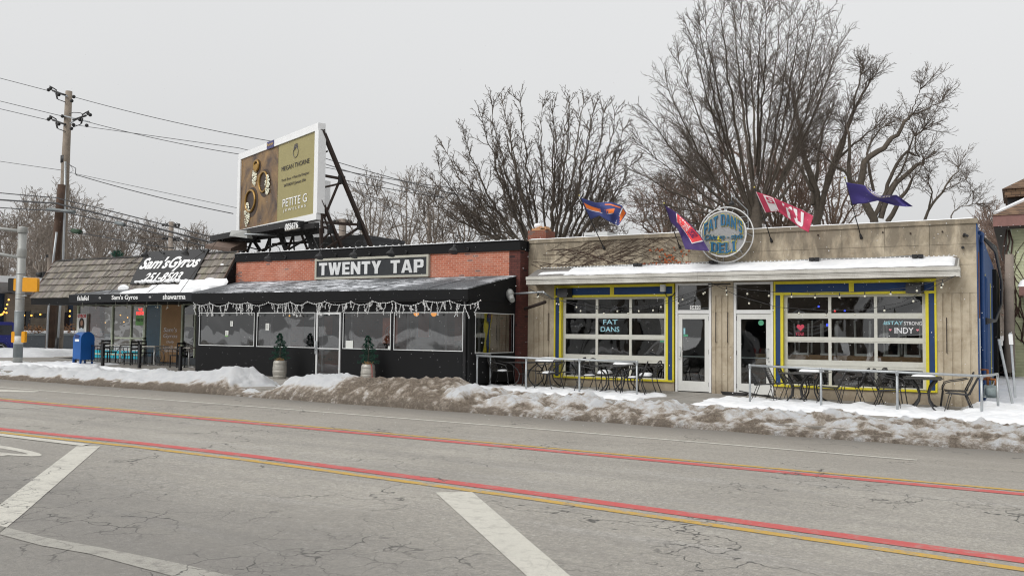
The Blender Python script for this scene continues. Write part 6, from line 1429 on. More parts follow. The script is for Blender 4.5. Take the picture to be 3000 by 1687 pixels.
f = MB(); f.hexa([hA+Vector(v) for v in ((0, 0, -.1), (.9, .1, -.22), (.9, .4, -.22), (0, .4, -.1), (.05, .05, .12), (.85, .1, .1), (.85, .3, .1), (.05, .3, .12))]); f.build('floodlight', 'pole_grey', BBd)
f = MB(); f.tube([hB, onP(810, 690, pm+Nn*.3, nb)], .04, 6); f.build('floodlight_arm', 'galvanised', BBd)
# rooftop sheds behind the frame
f = MB(); f.box(-26.2, -23.2, 4.2, 7.0, 3.9, 5.55); o_ = f.build('rooftop_shed', 'siding_grey', label='dark grey sided shed on the roof beneath the billboard', cat='shed')
f = MB(); f.box(-30.5, -28.6, 3.5, 5, 3.9, 4.75); f.build('rooftop_unit', 'soffit', label='pale flat rooftop unit at the left end of the billboard', cat='air conditioner')
f = MB(); q = onY(640, 722, 3); f.hexa([q+Vector(v) for v in ((-.5, -.3, -.1), (1.1, -.3, -.3), (1.1, .6, -.3), (-.5, .6, -.1), (-.5, -.3, .05), (1.1, -.3, -.15), (1.1, .6, .25), (-.5, .6, .35))]); f.build('roof_hatch', 'house_brown', label='small brown tilted hatch on the roof at the left of the billboard frame', cat='hatch')
# ================================================================ POLES, WIRES, SIGNALS
Y5 = 5.2
def leanpole(name, pts, Y, radii, mat, g=None, n=12, part='pole'):
    P = [onY(px, py, Y) for px, py in pts]; f = MB(); f.tube(P, radii, n); return f.build(part, mat, g), P
up_ = empty('utility_pole', onY(168, 1048, Y5), label='tall grey wooden utility pole with switch arms at the corner', cat='utility pole')
_, P = leanpole('p', [(167, 1048), (181, 760), (192, 480), (202, 268)], Y5, [.27, .24, .21, .17], 'pole_wood', up_)
f = MB(); f.tube([onY(191.5, 457, Y5), onY(190.6, 478, Y5)], [.235, .235], 12); f.build('black_band', 'black_metal', up_)
f = MB(); f.tube([onY(191, 474, Y5-.30), onY(190, 600, Y5-.33), onY(184, 780, Y5-.36), onY(168, 1020, Y5-.4)], .06, 8); f.build('conduit', 'galvanised', up_)
f = MB(); f.tube([onY(168, 990, Y5-.42), onY(163, 1045, Y5-.45)], .10, 8); f.build('conduit_foot', 'black_metal', up_)
def arm(pa_, pb_, Y=Y5-.25, r=.045): f = MB(); f.tube([onY(pa_[0], pa_[1], Y), onY(pb_[0], pb_[1], Y)], r, 6); f.build('crossarm', 'galvanised', up_)
def gear(x, y, s=1, Y=Y5-.3):
    """switch hardware: a jointed rod, a fuse tube and bell insulators"""
    f = MB(); P_ = lambda a, b: onY(x+a*s, y+b, Y)
    f.tube([P_(-22, -9), P_(-14, -5), P_(-3, 2)], .035, 5); f.tube([P_(-3, 2), P_(-2, 14), P_(2, 30), P_(14, 34), P_(24, 38)], .025, 5); f.tube([P_(-4, 12), P_(0, 28)], .05, 5); f.tube([P_(-14, 4), P_(-2, 8), P_(8, 12), P_(24, 17)], .055, 6)
    for a, b in ((-26, 2), (4, 16), (-20, -2)): f.ball(P_(a, b), .10, 7, 5)
    f.build('switch_gear', 'steel_black', up_)
arm((160, 270), (197, 282)); gear(168, 262); arm((158, 352), (190, 364)); gear(168, 348); arm((183, 339), (262, 358)); gear(238, 335, -1)
arm((205, 362), (225, 350), r=.035); f = MB()
for px, py in ((216, 284), (210, 296), (215, 366), (209, 377), (254, 368), (183, 341)): f = MB(); f.ball(onY(px, py, Y5-.3), .10, 8, 5); f.build('insulator', 'steel_black', up_)
f = MB(); f.tube([onY(*p, Y5-.3) for p in ((203, 334), (215, 330), (235, 331), (241, 334))], .02, 5); f.tube([onY(*p, Y5-.3) for p in ((199, 480), (212, 488), (222, 493), (221, 508), (226, 515))], .02, 5); f.tube([onY(*p, Y5-.3) for p in ((199, 477), (210, 490), (215, 500), (205, 506))], .012, 4); f.build('jumper', 'wire', up_)
st = empty('pole_stub', onY(147, 1045, Y5-.6), label='dark brown cut-off pole strapped to the tall utility pole', cat='utility pole')
leanpole('p', [(144, 1046), (158, 850), (172, 640), (181, 541)], Y5-.5, [.24, .23, .21, .20], 'pole_dark', st)
f = MB(); f.tube([onY(136, 1040, Y5-.8), onY(141, 920, Y5-.8), onY(156, 760, Y5-.8), onY(166, 680, Y5-.8)], .055, 8); f.build('conduit', 'galvanised', st)
f = MB(); f.tube([onY(140, 613.5, Y5-1.0), onY(218, 621, Y5-1.0)], .10, 6); f.build('cable_sleeve', 'patch_grey', st)
# wires: each a sagging line in the plane of the poles
def wire(pts, Y, r, label, mat='wire', grp='overhead wires along the street'):
    ps = []
    for (a, b), (c, d), sag in pts:
        for k in range(13): t = k/12; ps.append(onY(lerp(a, c, t), lerp(b, d, t)+sag*4*t*(1-t), Y))
    f = MB(); f.tube(ps, r, 5); return f.build('overhead_wire', mat, label=label, cat='wire', group=grp)
W5 = Y5-.3
wire([((-160, 188), (140, 266), 0)], W5, .017, 'thin wire from the top switch arm towards the upper left')
wire([((-160, 258), (183, 341), 0)], W5, .017, 'thin wire reaching the right-hand switch of the tall pole from the left')
wire([((-160, 282), (140, 352), 0)], W5, .017, 'thin wire from the lower left switch arm towards the left')
wire([((218, 285), (800, 415), 8), ((800, 415), (1400, 585), 8)], W5+1.5, .017, 'highest thin wire running right from the tall pole behind the billboard')
wire([((262, 359), (700, 452), 6), ((700, 452), (1300, 580), 10)], W5+1.5, .017, 'thin wire from the right switch arm that dips behind the left of the billboard')
wire([((215, 366), (700, 434), 0), ((700, 434), (1400, 560), 12)], W5+1.6, .015, 'thin wire crossing the one above it before the billboard')
wire([((-160, 450), (180, 499), 0)], W5, .014, 'thin wire meeting the tall pole below its black band from the left')
wire([((200, 505), (683, 607), 0), ((683, 607), (1300, 740), 0)], W5+1.3, .012, 'thin wire leaving the tall pole below its black band to the right')
wire([((222, 512), (683, 626), 6)], W5+1.3, .022, 'twisted service cable sagging right from the tall pole')
wire([((-160, 548), (172, 580), 2), ((172, 582), (640, 700), -2), ((640, 700), (900, 770), 0)], Y5-1.1, .028, 'upper thick cable held by the brown cut-off pole')
wire([((-160, 572), (172, 596), 2), ((172, 598), (640, 716), -2), ((640, 716), (900, 790), 0)], Y5-1.1, .045, 'middle and thickest cable held by the brown cut-off pole')
wire([((-160, 596), (172, 618), 2), ((172, 618), (400, 668), 0), ((400, 668), (900, 800), 0)], Y5-1.1, .030, 'lowest thick cable passing through the grey sleeve')
wire([((200, 676), (300, 693), 1), ((300, 693), (510, 727), 3)], Y5-.9, .026, 'short cable with a dark splice box right of the brown cut-off pole')
f = MB(); f.tube([onY(212, 676, Y5-.9), onY(236, 680, Y5-.9)], .12, 8); f.build('splice_box', 'evergreen', label='dark green splice box on the short cable right of the poles', cat='splice box')
f = MB(); f.tube([onY(340, 652, Y5-1.1), onY(365, 659, Y5-1.1)], .09, 8); f.build('splice_box', 'patch_grey', label='grey splice sleeve on the lowest thick cable above the shingles', cat='splice box')
wire([((950, 480), (1300, 578), 4)], 16, .03, 'far upper wire right of the billboard frame', 'wire_grey'); wire([((1000, 525), (1200, 640), 8)], 16, .025, 'far lower wire right of the billboard frame', 'wire_grey')
# far poles
def farpole(pts, D, r, label, band=None, arms=True, mat='bark_pale_haze'):
    P = [dep(px, py, D) for px, py in pts]; P = [Vector((P[0].x, P[0].y, min(P[0].z, 0)))]+P[1:]; P[0].z = -.2
    g = empty('utility_pole', P[0], label=label, cat='utility pole', group='far utility poles'); f = MB(); f.tube(P, r, 8); f.build('pole', mat, g)
    if band: f = MB(); f.tube([dep(band[0], band[1], D), dep(band[0], band[2], D)], r*1.12, 8); f.build('black_band', 'black_metal', g)
    if arms:
        f = MB(); px, py = pts[-1]
        for dy in (12, 52):
            f.tube([dep(px-26, py+dy-3, D), dep(px+24, py+dy+4, D)], r*.28, 4)
            for k in (-24, -14, 12, 22): f.ball(dep(px+k, py+dy-3, D), r*.7, 5, 4); f.tube([dep(px+k, py+dy, D), dep(px+k*.7, py+dy-10, D)], r*.15, 4)
        f.build('switch_gear', 'steel_black', g)
    return g
farpole([(500, 730), (502, 650)], 75, .20, 'far utility pole above the shingle roof', (501, 698, 708)); farpole([(1004, 760), (1004, 642)], 62, .26, 'far pale utility pole between the billboard legs')
farpole([(1257, 720), (1257, 620)], 80, .16, 'thin far pole behind the tap room roof right of the sign', (1257, 702, 712), False); farpole([(140, 900), (144, 800), (147, 698)], 68, .17, 'slim far pole left of the brown cut-off pole', (142, 746, 754), False)
for pts, lb in ((((285, 680), (502, 658)), 'faint far wire left of the far pole above the shingles'), (((502, 690), (700, 712)), 'faint far wire right of the far pole above the shingles'), (((300, 705), (498, 700)), 'lower faint far wire above the shingle roof')):
    f = MB(); f.tube([dep(*pts[0], 75), dep(*pts[1], 75)], .016, 4); f.build('overhead_wire', 'wire_grey', label=lb, cat='wire', group='overhead wires along the street')
# traffic signal pole
TXp, TYp = -32.7, -4.3; tz = zg(TXp); tp = empty('signal_pole', (TXp, TYp, tz), label='grey steel signal pole with a yellow walk signal and two mast arms', cat='traffic signal')
ztop = zat(TXp, TYp, 666)
f = MB(); f.tube([(TXp, TYp, tz-.05), (TXp, TYp, tz+1.6), (TXp+.0, TYp, ztop)], [.165, .16, .145], 20); f.build('pole', 'pole_grey', tp)
f = MB(); f.tube([(TXp, TYp, tz+.25), (TXp, TYp, tz+2.0)], .1665, 20); f.build('grey_patch', 'patch_grey', tp)
f = MB(); f.lathe((TXp, TYp, ztop-.22), [(.17, 0), (.175, .01), (.175, .2), (.17, .22), (.05, .25)], 20); f.lathe((TXp, TYp, ztop-1.15), [(.165, 0), (.17, .02), (.17, .32), (.165, .34)], 20); f.build('collar', 'pole_grey', tp)
for py0, py1 in ((679, 655), (757, 722)):
    A = onY(50, py0, TYp); f = MB(); f.tube([Vector((TXp, TYp, A.z)), onY(-60, lerp(py0, py1, .7), TYp-.4), onY(-260, py1, TYp-1.2)], [.065, .06, .05], 10); f.build('mast_arm', 'pole_grey', tp)
def sigbox(px, py, Y, wx, wz, mat, nm, dy=.18):
    q = onY(px, py, Y); f = MB(); a = R(-25); pts = []
    n = 6; r = .05; prof = []
    for cx_, cz_, a0 in ((wx/2-r, wz/2-r, 0), (-wx/2+r, wz/2-r, 90), (-wx/2+r, -wz/2+r, 180), (wx/2-r, -wz/2+r, 270)):
        for k in range(4): an = R(a0+k*30); prof.append((cx_+r*math.cos(an), cz_+r*math.sin(an)))
    ca_, sa_ = math.cos(R(32)), math.sin(R(32)); f.prism([(q.x+a*ca_, q.y+a*sa_, q.z+b) for a, b in prof], (-dy*sa_, dy*ca_, 0)); return f.build(nm, mat, tp)
sigbox(87, 834, TYp-.15, .54, .52, 'signal_yellow', 'walk_signal'); sigbox(31, 834, TYp-.1, .20, .50, 'black_metal', 'walk_signal', .3); sigbox(44, 834, TYp-.05, .12, .46, 'signal_yellow', 'signal_back')
f = MB(); z_ = onY(87, 866, TYp).z; f.tube([(TXp-.2, TYp, z_), (TXp+.5, TYp-.05, z_)], .02, 6); z_ = onY(87, 812, TYp).z; f.tube([(TXp-.2, TYp, z_), (TXp+.5, TYp-.05, z_)], .02, 6); f.build('bracket', 'galvanised', tp)
sigbox(37.5, 987, TYp-.2, .12, .42, 'signal_yellow', 'push_button'); sigbox(67, 987, TYp-.2, .12, .42, 'signal_yellow', 'push_button')
f = MB(); f.tube([(TXp, TYp, onY(50, 1007, TYp).z), (TXp, TYp, onY(50, 984, TYp).z)], .168, 20); f.build('stickers', 'paper', tp)
for py in (803, 860, 876, 913):
    f = MB(); z_ = zat(TXp, TYp, py); f.tube([(TXp, TYp, z_), (TXp, TYp, z_+.03)], .168, 20); f.build('band', 'galvanised', tp)
f = MB(); q = dep(129, 811, 56); f.cbox(q, .3, .3, .62)
for k in range(2): f.tube([q+Vector((-.1, -.1, .16-.3*k)), q+Vector((-.3, -.3, .14-.3*k))], .14, 10)
sg = f.build('traffic_signal', 'black_metal', label='black traffic signal peeping past the left end of the shingles, upper one', cat='traffic signal', group='far traffic signals')
f = MB(); q = dep(113, 846, 56); f.cbox(q, .3, .3, .5)
for k in range(2): f.tube([q+Vector((-.1, -.1, .13-.26*k)), q+Vector((-.3, -.3, .11-.26*k))], .12, 10)
f.build('traffic_signal', 'black_metal', label='black traffic signal peeping past the left end of the shingles, lower one', cat='traffic signal', group='far traffic signals')
# ================================================================ LEFT BACKGROUND: restaurant across the side street
XB = -52.0; LB = empty('restaurant_building', (XB, 12, 0), label='low tan building with a white curved roof edge across the side street', cat='building')
def zx(px, py, X=XB): p = onX(px, py, X); return p.y, p.z
Ya, Yb = -2, 30; zt1 = zx(60, 815)[1]; zt2 = zx(60, 834)[1]; zt3 = zx(60, 862)[1]
f = MB(); f.prism([(XB+1.6, Ya, zt2+.02), (XB+1.6, Ya, zt1), (XB-14, Ya, zt1+.1), (XB-14, Ya, zt2)], (0, Yb-Ya, 0)); f.build('roof', 'board_white', LB)
f = MB(); f.hexa([(XB+1.55, Ya, zt2), (XB, Ya, zt3), (XB, Yb, zt3), (XB+1.55, Yb, zt2), (XB+1.5, Ya, zt2+.02), (XB, Ya, zt2+.02), (XB, Yb, zt2+.02), (XB+1.5, Yb, zt2+.02)]); f.build('soffit', 'soffit', LB)
f = MB(); f.box(XB-14, XB, Ya, Yb, -.3, zt3); f.build('wall', 'siding_tan', LB)
for p0, p1 in ((-5, 10), (34, 66), (200, 212)):
    y0, y1 = zx(p0, 900)[0], zx(p1, 900)[0]; f = MB(); f.box(XB, XB+.08, y0, y1, .2, zt3-.02); f.build('dark_bay', 'navy_trim', LB)
y0, y1 = zx(10, 900)[0], zx(34, 900)[0]; f = MB(); f.box(XB, XB+.35, y0, y1, .2, zt3-.02); f.build('brick_pier', 'brick_tan', LB)
for p0, p1, a, b in ((74, 88, 912, 965), (100, 134, 917, 930), (182, 202, 915, 960)):
    y0, y1 = zx(p0, 900)[0], zx(p1, 900)[0]; f = MB(); f.box(XB+.001, XB+.10, y0, y1, zx(p0, b)[1], zx(p0, a)[1]); f.build('window', 'car_glass', LB)
f = MB(); y0, y1 = zx(89, 900)[0], zx(140, 900)[0]; f.box(XB+.001, XB+.06, y0, y1, .4, zx(100, 908)[1]); f.build('garage_door', 'siding_tan', LB)
PL = empty('planter_wall', (XB+3.2, 10, 0), label='long grey planter wall with dry brown plants before the tan building', cat='planter'); XP = XB+3.2
y0, y1 = onX(68, 1000, XP).y, onX(330, 1000, XP).y; z1 = onX(100, 983, XP).z
f = MB(); f.box(XP-.8, XP, y0, y1, -.1, z1); f.build('wall', 'planter_grey', PL); f = MB(); f.box(XP-.82, XP+.02, y0, y1, z1, z1+.12); f.build('cap', 'patch_grey', PL)
random.seed(8); f = MB()
for px, s_ in ((74, .55), (84, .5), (108, .35), (113, .4), (190, .6), (200, .6), (290, .5)):
    c = onX(px, 970, XP-.4); c.z = z1+.3
    for k in range(90): d_ = Vector((random.gauss(0, 1), random.gauss(0, 1), random.gauss(0, .8))).normalized()*s_*random.random()**.5; p = c+d_; t_ = Vector((random.uniform(-1, 1), random.uniform(-1, 1), random.uniform(-1, 1)))*.12; f.poly([p, p+t_, p+Vector((t_.y, t_.z, t_.x))])
f.build('dry_plants', 'dry_plant', PL)
f = MB()
for px in (80, 100, 118, 195, 215): c = onX(px, 985, XP-.4); f.ball((c.x, c.y, z1+.13), .5, 10, 5, (.5, 1.6, .35))
f.build('planter_snow', 'snow', label='snow lying along the top of the planter wall', cat='snow', kind='stuff')
for i, (px, py) in enumerate(((25.5, 878), (21, 892), (16.6, 904), (11.6, 914), (19, 916), (7, 920), (2.5, 922), (70.5, 923.5), (92, 924), (118, 921), (205, 911), (204, 926), (186, 920))):
    q = onX(px, py, XB+1.2); f = MB(); f.ball(q, .055, 8, 5); f.build('warm_bulb', 'warm_bulb', label='warm glowing bulb hung before the tan building across the side street', cat='light', group='warm bulbs across the side street')
# blue car on the side street (boxy), seen from its right side
def boxcar(name, x, y, rz, paint, label, L=4.1, wd=1.7, H=1.62):
    z0 = lerp(zr(x), zg(x)-.1, .8) if y > -6 else zr(x); g = empty(name, (x, y, z0), rz, label=label, cat='car'); b0 = Vector((x, y, z0))
    def add(m, nm, mat, par=None): m.v = [v+b0 for v in m.v]; return m.build(nm, mat, par or g)
    # side profile along local Y (front +Y), lifted off the ground
    prof = [(-L/2, .35), (-L/2-.02, .9), (-L/2+.02, 1.0), (-L/2+.12, H-.12), (-L/2+.3, H), (L*.16, H), (L*.30, 1.06), (L/2-.15, .96), (L/2, .75), (L/2, .32)]
    m = MB(); m.prism([(-wd/2, a, b) for a, b in prof], (wd, 0, 0)); body = add(m, 'body', paint)
    for s_ in (-1, 1):
        xx = s_*(wd/2+.004)
        for a, b, c_, d_ in ((-L/2+.26, -L*.12, 1.02, H-.16), (-L*.10, L*.12, 1.02, H-.16)):
            m = MB(); m.prism([(xx, a, c_), (xx, b, c_), (xx, b, d_), (xx, a+.03, d_)], (s_*.006, 0, 0)); add(m, 'window', 'car_glass')
        for yy in (-L*.31, L*.31):
            m = MB(); m.tube([(s_*(wd/2-.16), yy, .32), (s_*(wd/2+.01), yy, .32)], [.325, .325], 24); t_ = add(m, 'wheel', 'rubber')
            m = MB(); m.tube([(s_*(wd/2+.005), yy, .32), (s_*(wd/2+.02), yy, .32)], [.07, .06], 12)
            for k in range(5): a = k*1.2566; m.bar((s_*(wd/2+.016), yy, .32), (s_*(wd/2+.016), yy+.21*math.cos(a), .32+.21*math.sin(a)), .05, .02)
            m.ring((s_*(wd/2+.014), yy, .32), .215, .018, 'x', 24, 5); mm = m; mm.v = [v+b0 for v in mm.v]; mm.build('rim', 'chrome', t_)
            m = MB(); pts = [(s_*(wd/2+.0), yy+.40*math.cos(R(a)), .33+.40*math.sin(R(a))) for a in range(-5, 190, 15)]; m.tube(pts, .045, 6); add(m, 'wheel_arch', paint)
        m = MB(); m.cbox((s_*(wd/2-.12), -L/2-.01, 1.05), .16, .06, .35); add(m, 'tail_light', 'tail_red'); m = MB(); m.cbox((s_*(wd/2-.25), L/2-.02, .72), .3, .06, .14); add(m, 'headlight', 'chrome')
    m = MB(); m.prism([(-wd/2+.12, -L/2+.02, 1.05), (wd/2-.12, -L/2+.02, 1.05), (wd/2-.18, -L/2+.11, H-.16), (-wd/2+.18, -L/2+.11, H-.16)], (0, -.02, 0)); add(m, 'rear_window', 'car_glass')
    m = MB(); m.prism([(-wd/2+.1, L*.165, H-.04), (wd/2-.1, L*.165, H-.04), (wd/2-.1, L*.30+.02, 1.08), (-wd/2+.1, L*.30+.02, 1.08)], (0, .012, .012)); add(m, 'windscreen', 'car_glass')
    return g
q = onY(2, 1045, -1.5)
boxcar('blue_car', -44.3, .3, R(152), 'car_blue', 'dark blue boxy car on the side street, cut by the left edge', L=4.0, H=1.66)
# ================================================================ RIGHT: house, alley things
H_ = empty('green_house', (4, 18, 0), label='two-storey pale green house with a brown roof beyond the alley', cat='house')
hx0, hy0, hy1 = onY(2957, 900, 17.2).x, 17.2, 34.; he = onY(2912, 630, 16.3).z-.45; ex = onY(2911, 630, 16.3).x
f = MB(); f.box(hx0, hx0+9, hy0, hy1, -.3, he); f.build('wall', 'siding_green', H_)
f = MB(); f.box(hx0-.03, hx0+.13, hy0-.03, hy0+.12, -.2, he); f.build('corner_board', 'trim_green', H_)
f = MB(); f.box(ex, hx0+9.6, 16.3, hy1+.5, he-.05, he); f.build('soffit', 'soffit_brown', H_)
f = MB(); f.box(ex-.03, hx0+9.6, 16.25, 16.3, he-.02, he+.42); f.box(ex-.03, ex, 16.3, hy1+.5, he-.02, he+.42); f.build('fascia', 'eave_brown', H_)
cxm = hx0+4.6; rh = he+.42; f = MB(); f.poly([(ex-.05, 16.2, rh), (hx0+9.7, 16.2, rh), (cxm, 21, rh+2.9)]); f.poly([(ex-.05, 16.2, rh), (cxm, 21, rh+2.9), (cxm, hy1-4, rh+2.9), (ex-.05, hy1+.5, rh)]); f.poly([(hx0+9.7, 16.2, rh), (hx0+9.7, hy1+.5, rh), (cxm, hy1-4, rh+2.9), (cxm, 21, rh+2.9)]); f.poly([(ex-.05, hy1+.5, rh), (cxm, hy1-4, rh+2.9), (hx0+9.7, hy1+.5, rh)]); rf_ = f.build('roof', 'roof_shingle', H_)
for wx_, wz_ in ((4.6, 4.4), (4.6, 1.2), (6.9, 4.4)): f = MB(); f.box(hx0+wx_, hx0+wx_+1.1, hy0-.04, hy0+.02, wz_, wz_+1.6); w__ = f.build('window', 'trim_green', H_); f = MB(); f.box(hx0+wx_+.1, hx0+wx_+1.0, hy0-.05, hy0-.041, wz_+.1, wz_+1.5); f.build('pane', 'car_glass', w__)
q = onY(2944, 562, 21); dz = onY(2947, 596, 21).z
f = MB(); f.box(q.x+.9, q.x+6, 21, 26, he+.5, q.z-.3); f.build('dormer', 'siding_green', rf_); f = MB(); f.hexa([(q.x, 20.2, q.z-.35), (q.x+6.5, 20.2, q.z-.35), (q.x+6.5, 26, q.z-.35), (q.x, 26, q.z-.35), (q.x, 20.2, q.z), (q.x+6.5, 20.2, q.z), (q.x+6.5, 26, q.z), (q.x, 26, q.z)]); f.prism([(q.x-.1, 20.1, q.z), (q.x+6.6, 20.1, q.z), (q.x+3, 23, q.z+1.9)], (0, 5, 0)); f.build('dormer_roof', 'roof_shingle', rf_)
f = MB(); f.box(q.x+.1, q.x+.9, 20.6, 25.5, he+.45, q.z-.36); f.build('dormer_side', 'siding_grey', rf_)
a_, b_ = Vector((ex+.2, 16.5, rh+.14)), Vector((cxm-.3, 20.8, rh+2.85)); f = MB(); f.bar(a_+Vector((-.1, .3, .05)), b_+Vector((-.1, .3, .05)), .30, .09); f.build('roof_snow', 'snow', label='line of snow along the hip of the brown roof', cat='snow', kind='stuff')
q = onY(2985, 832, 15.4); pz = q.z; f = MB(); f.box(q.x, q.x+4, 15.0, 17.15, pz-.45, pz-.12); f.build('porch_roof', 'eave_brown', H_); f = MB(); f.box(q.x+.4, q.x+.5, 15.1, 15.2, 0, pz-.45); f.build('porch_post', 'eave_brown', H_)
softcap('porch_snow', q.x-.05, q.x+3.8, lambda x, y: pz-.12, 15.0, 17.1, .3, 'cap of snow on the porch roof of the green house', 0, seed=3.)
random.seed(14); f = MB()
for i in range(26):
    x = hx0+random.uniform(-.1, 2.4); z = random.uniform(0, 3); pts = [Vector((x, hy0-.04, z))]; a = random.uniform(1.0, 2.1)
    for k in range(random.randint(8, 22)):
        a += random.uniform(-.4, .4); a = a*.93+1.57*.07; p = pts[-1]+Vector((math.cos(a)*.28, 0, math.sin(a)*.28)); 
        if p.z > he-.1 or p.x < hx0-.1: break
        pts.append(p)
    if len(pts) > 1: f.tube(pts, [lerp(.028, .008, k/(len(pts)-1)) for k in range(len(pts))], 4, False)
for i in range(3): f.tube([Vector((hx0-.12+.1*i, hy0-.08, k*.5)) +Vector((.08*math.sin(k*1.7+i), 0, 0)) for k in range(13)], .035, 6)
f.build('house_vine', 'vine', label='bare creeper climbing the pale green house', cat='vine')
p_, P = leanpole('p', [(2958, 1090), (2957, 900), (2957, 745)], 14.8, [.19, .17, .15], 'bark_pale_haze', empty('utility_pole', onY(2958, 1090, 14.8), label='pale wooden pole at the corner of the green house', cat='utility pole'))
g = farpole([(2898, 800), (2897, 730), (2896, 687)], 66, .20, 'far utility pole with a grey transformer beyond the alley', None, False); f = MB(); f.tube([dep(2914, 788, 64), dep(2914, 760, 64)], .36, 12); f.build('transformer', 'ac_unit', g)
for i, (b, t, Y, lb) in enumerate((((2965.5, 1163), (2926, 993.5), -.2, 'grey steel sign post leaning left in the alley snow'), ((2974, 1147), (2960, 975), .8, 'grey steel sign post with a white strip, the straighter of two in the alley'))):
    A, Bp = onY(*b, Y), onY(*t, Y+.3); f = MB(); f.bar(A-Vector((0, 0, .15)), Bp, .05, .03); o_ = f.build('sign_post', 'galvanised', label=lb, cat='post', group='leaning posts in the alley')
    if i: f = MB(); f.bar(A.lerp(Bp, .8)-Vector((0, .03, 0)), A.lerp(Bp, .98)-Vector((0, .03, 0)), .09, .01, (0, 1, 0)); f.build('white_strip', 'white_decal', o_)
q = onX(2905, 1165, X1+.3); gm = empty('gas_meter', (X1+.25, .6, zg(0)), label='grey gas meter with rusty pipes against the blue side wall', cat='gas meter')
f = MB(); f.hexa([(X1+.08, .35, .18), (X1+.42, .35, .18), (X1+.42, .7, .18), (X1+.08, .7, .18), (X1+.10, .37, .48), (X1+.40, .37, .48), (X1+.40, .68, .48), (X1+.10, .68, .48)]); f.lathe((X1+.25, .34, .33), [(.10, -.1), (.13, -.05), (.13, .05), (.1, .1)], 12); f.build('meter_body', 'meter_grey', gm)
f = MB(); f.tube([(X1+.18, .5, .48), (X1+.18, .5, .85), (X1+.02, .5, .85)], .028, 8); f.tube([(X1+.34, .5, .48), (X1+.34, .5, .62), (X1+.02, .62, .62)], .028, 8); f.ball((X1+.18, .5, .68), .06, 8, 5); f.build('gas_pipe', 'rust', gm)
f = MB(); q = dep(2945, 1012, 40); f.cbox((q.x, q.y, .6), .5, 1.8, 1.3); f.cbox((q.x+.1, q.y-.4, 1.35), .35, .8, .25); f.build('tarped_pile', 'black_panel', label='black tarpaulin-covered pile at the far end of the alley', cat='pile')
f = MB(); q = dep(2985, 1040, 36); 
for k in range(4): f.box(q.x-1.2, q.x+3, q.y, q.y+1.6, .15+.3*k, .22+.3*k)
for sx_ in (-1, 2.6): f.box(q.x+sx_, q.x+sx_+.12, q.y, q.y+1.6, -.1, 1.2)
f.build('timber_stack', 'soffit_brown', label='dark timber racks against the foot of the green house', cat='rack')
f = MB()
for sx_, sz_ in ((0, .88), (1.5, 1.2), (.7, .58)): f.ball((q.x+sx_, q.y+.3, sz_+.26), .5, 10, 5, (1, .8, .22))
f.build('rack_snow', 'snow', label='snow on the dark timber racks', cat='snow', kind='stuff')
q = dep(2936, 975, 62); fb_ = empty('far_house', (q.x+4, q.y, 0), label='far red brick house with white trim beyond the alley', cat='house'); f = MB(); f.box(q.x-1.2, q.x+8, q.y, q.y+8, 0, 3.4); f.build('wall', 'brick_chimney', fb_); f = MB(); f.prism([(q.x-1.7, q.y-.5, 3.3), (q.x+8.4, q.y-.5, 3.3), (q.x+3.4, q.y-.5, 6)], (0, 9, 0)); f.build('roof', 'snow', fb_)
f = MB(); f.box(q.x-.6, q.x+.1, q.y-.05, q.y, .9, 2.6); f.box(q.x-1.2, q.x+8, q.y-.06, q.y-.05, 3.1, 3.4) if False else None; f.build('window', 'white_metal', fb_)
# ================================================================ TREES (bare, early winter)
class TB:
    """collects tapering branches; thick ones go to the trunk part and thin ones to the crown part"""
    def __init__(s): s.A = ([], []); s.B = ([], [])
    def add(s, pts, r0, r1):
        V, Fc = s.A if r0 > .055 else s.B; n = 7 if r0 > .12 else 5 if r0 > .04 else 3
        m = len(pts); b = len(V); d = pts[1]-pts[0]; u = d.orthogonal().normalized()
        for i, p in enumerate(pts):
            d = pts[min(i+1, m-1)]-pts[max(0, i-1)]; d.normalize(); u = (u-d*u.dot(d)).normalized(); v = d.cross(u); r = lerp(r0, r1, i/(m-1))
            for k in range(n): a = 6.2832*k/n; V.append(tuple(p+(u*math.cos(a)+v*math.sin(a))*r))
        for i in range(m-1):
            for k in range(n): k2 = (k+1) % n; Fc.append((b+i*n+k, b+i*n+k2, b+(i+1)*n+k2, b+(i+1)*n+k))
    def build(s, name, base, label, bark, twig, group=None, cat='tree'):
        g = empty(name, base, label=label, cat=cat, group=group)
        for (V, Fc), nm, mt in ((s.A, 'trunk', bark), (s.B, 'crown', twig)):
            if not Fc: continue
            me = bpy.data.meshes.new(nm); a = np.array(V, dtype=np.float32)-np.array(base, dtype=np.float32)
            me.from_pydata(a.tolist(), [], Fc); me.polygons.foreach_set('use_smooth', [True]*len(Fc)); me.materials.append(M[mt]); o = bpy.data.objects.new(nm, me); col.objects.link(o); o.parent = g
        return g
def rdir(d, ang, rnd, az=None):
    u = d.orthogonal().normalized(); v = d.cross(u); a = rnd.random()*6.2832 if az is None else az
    return (d*math.cos(ang)+(u*math.cos(a)+v*math.sin(a))*math.sin(ang)).normalized()
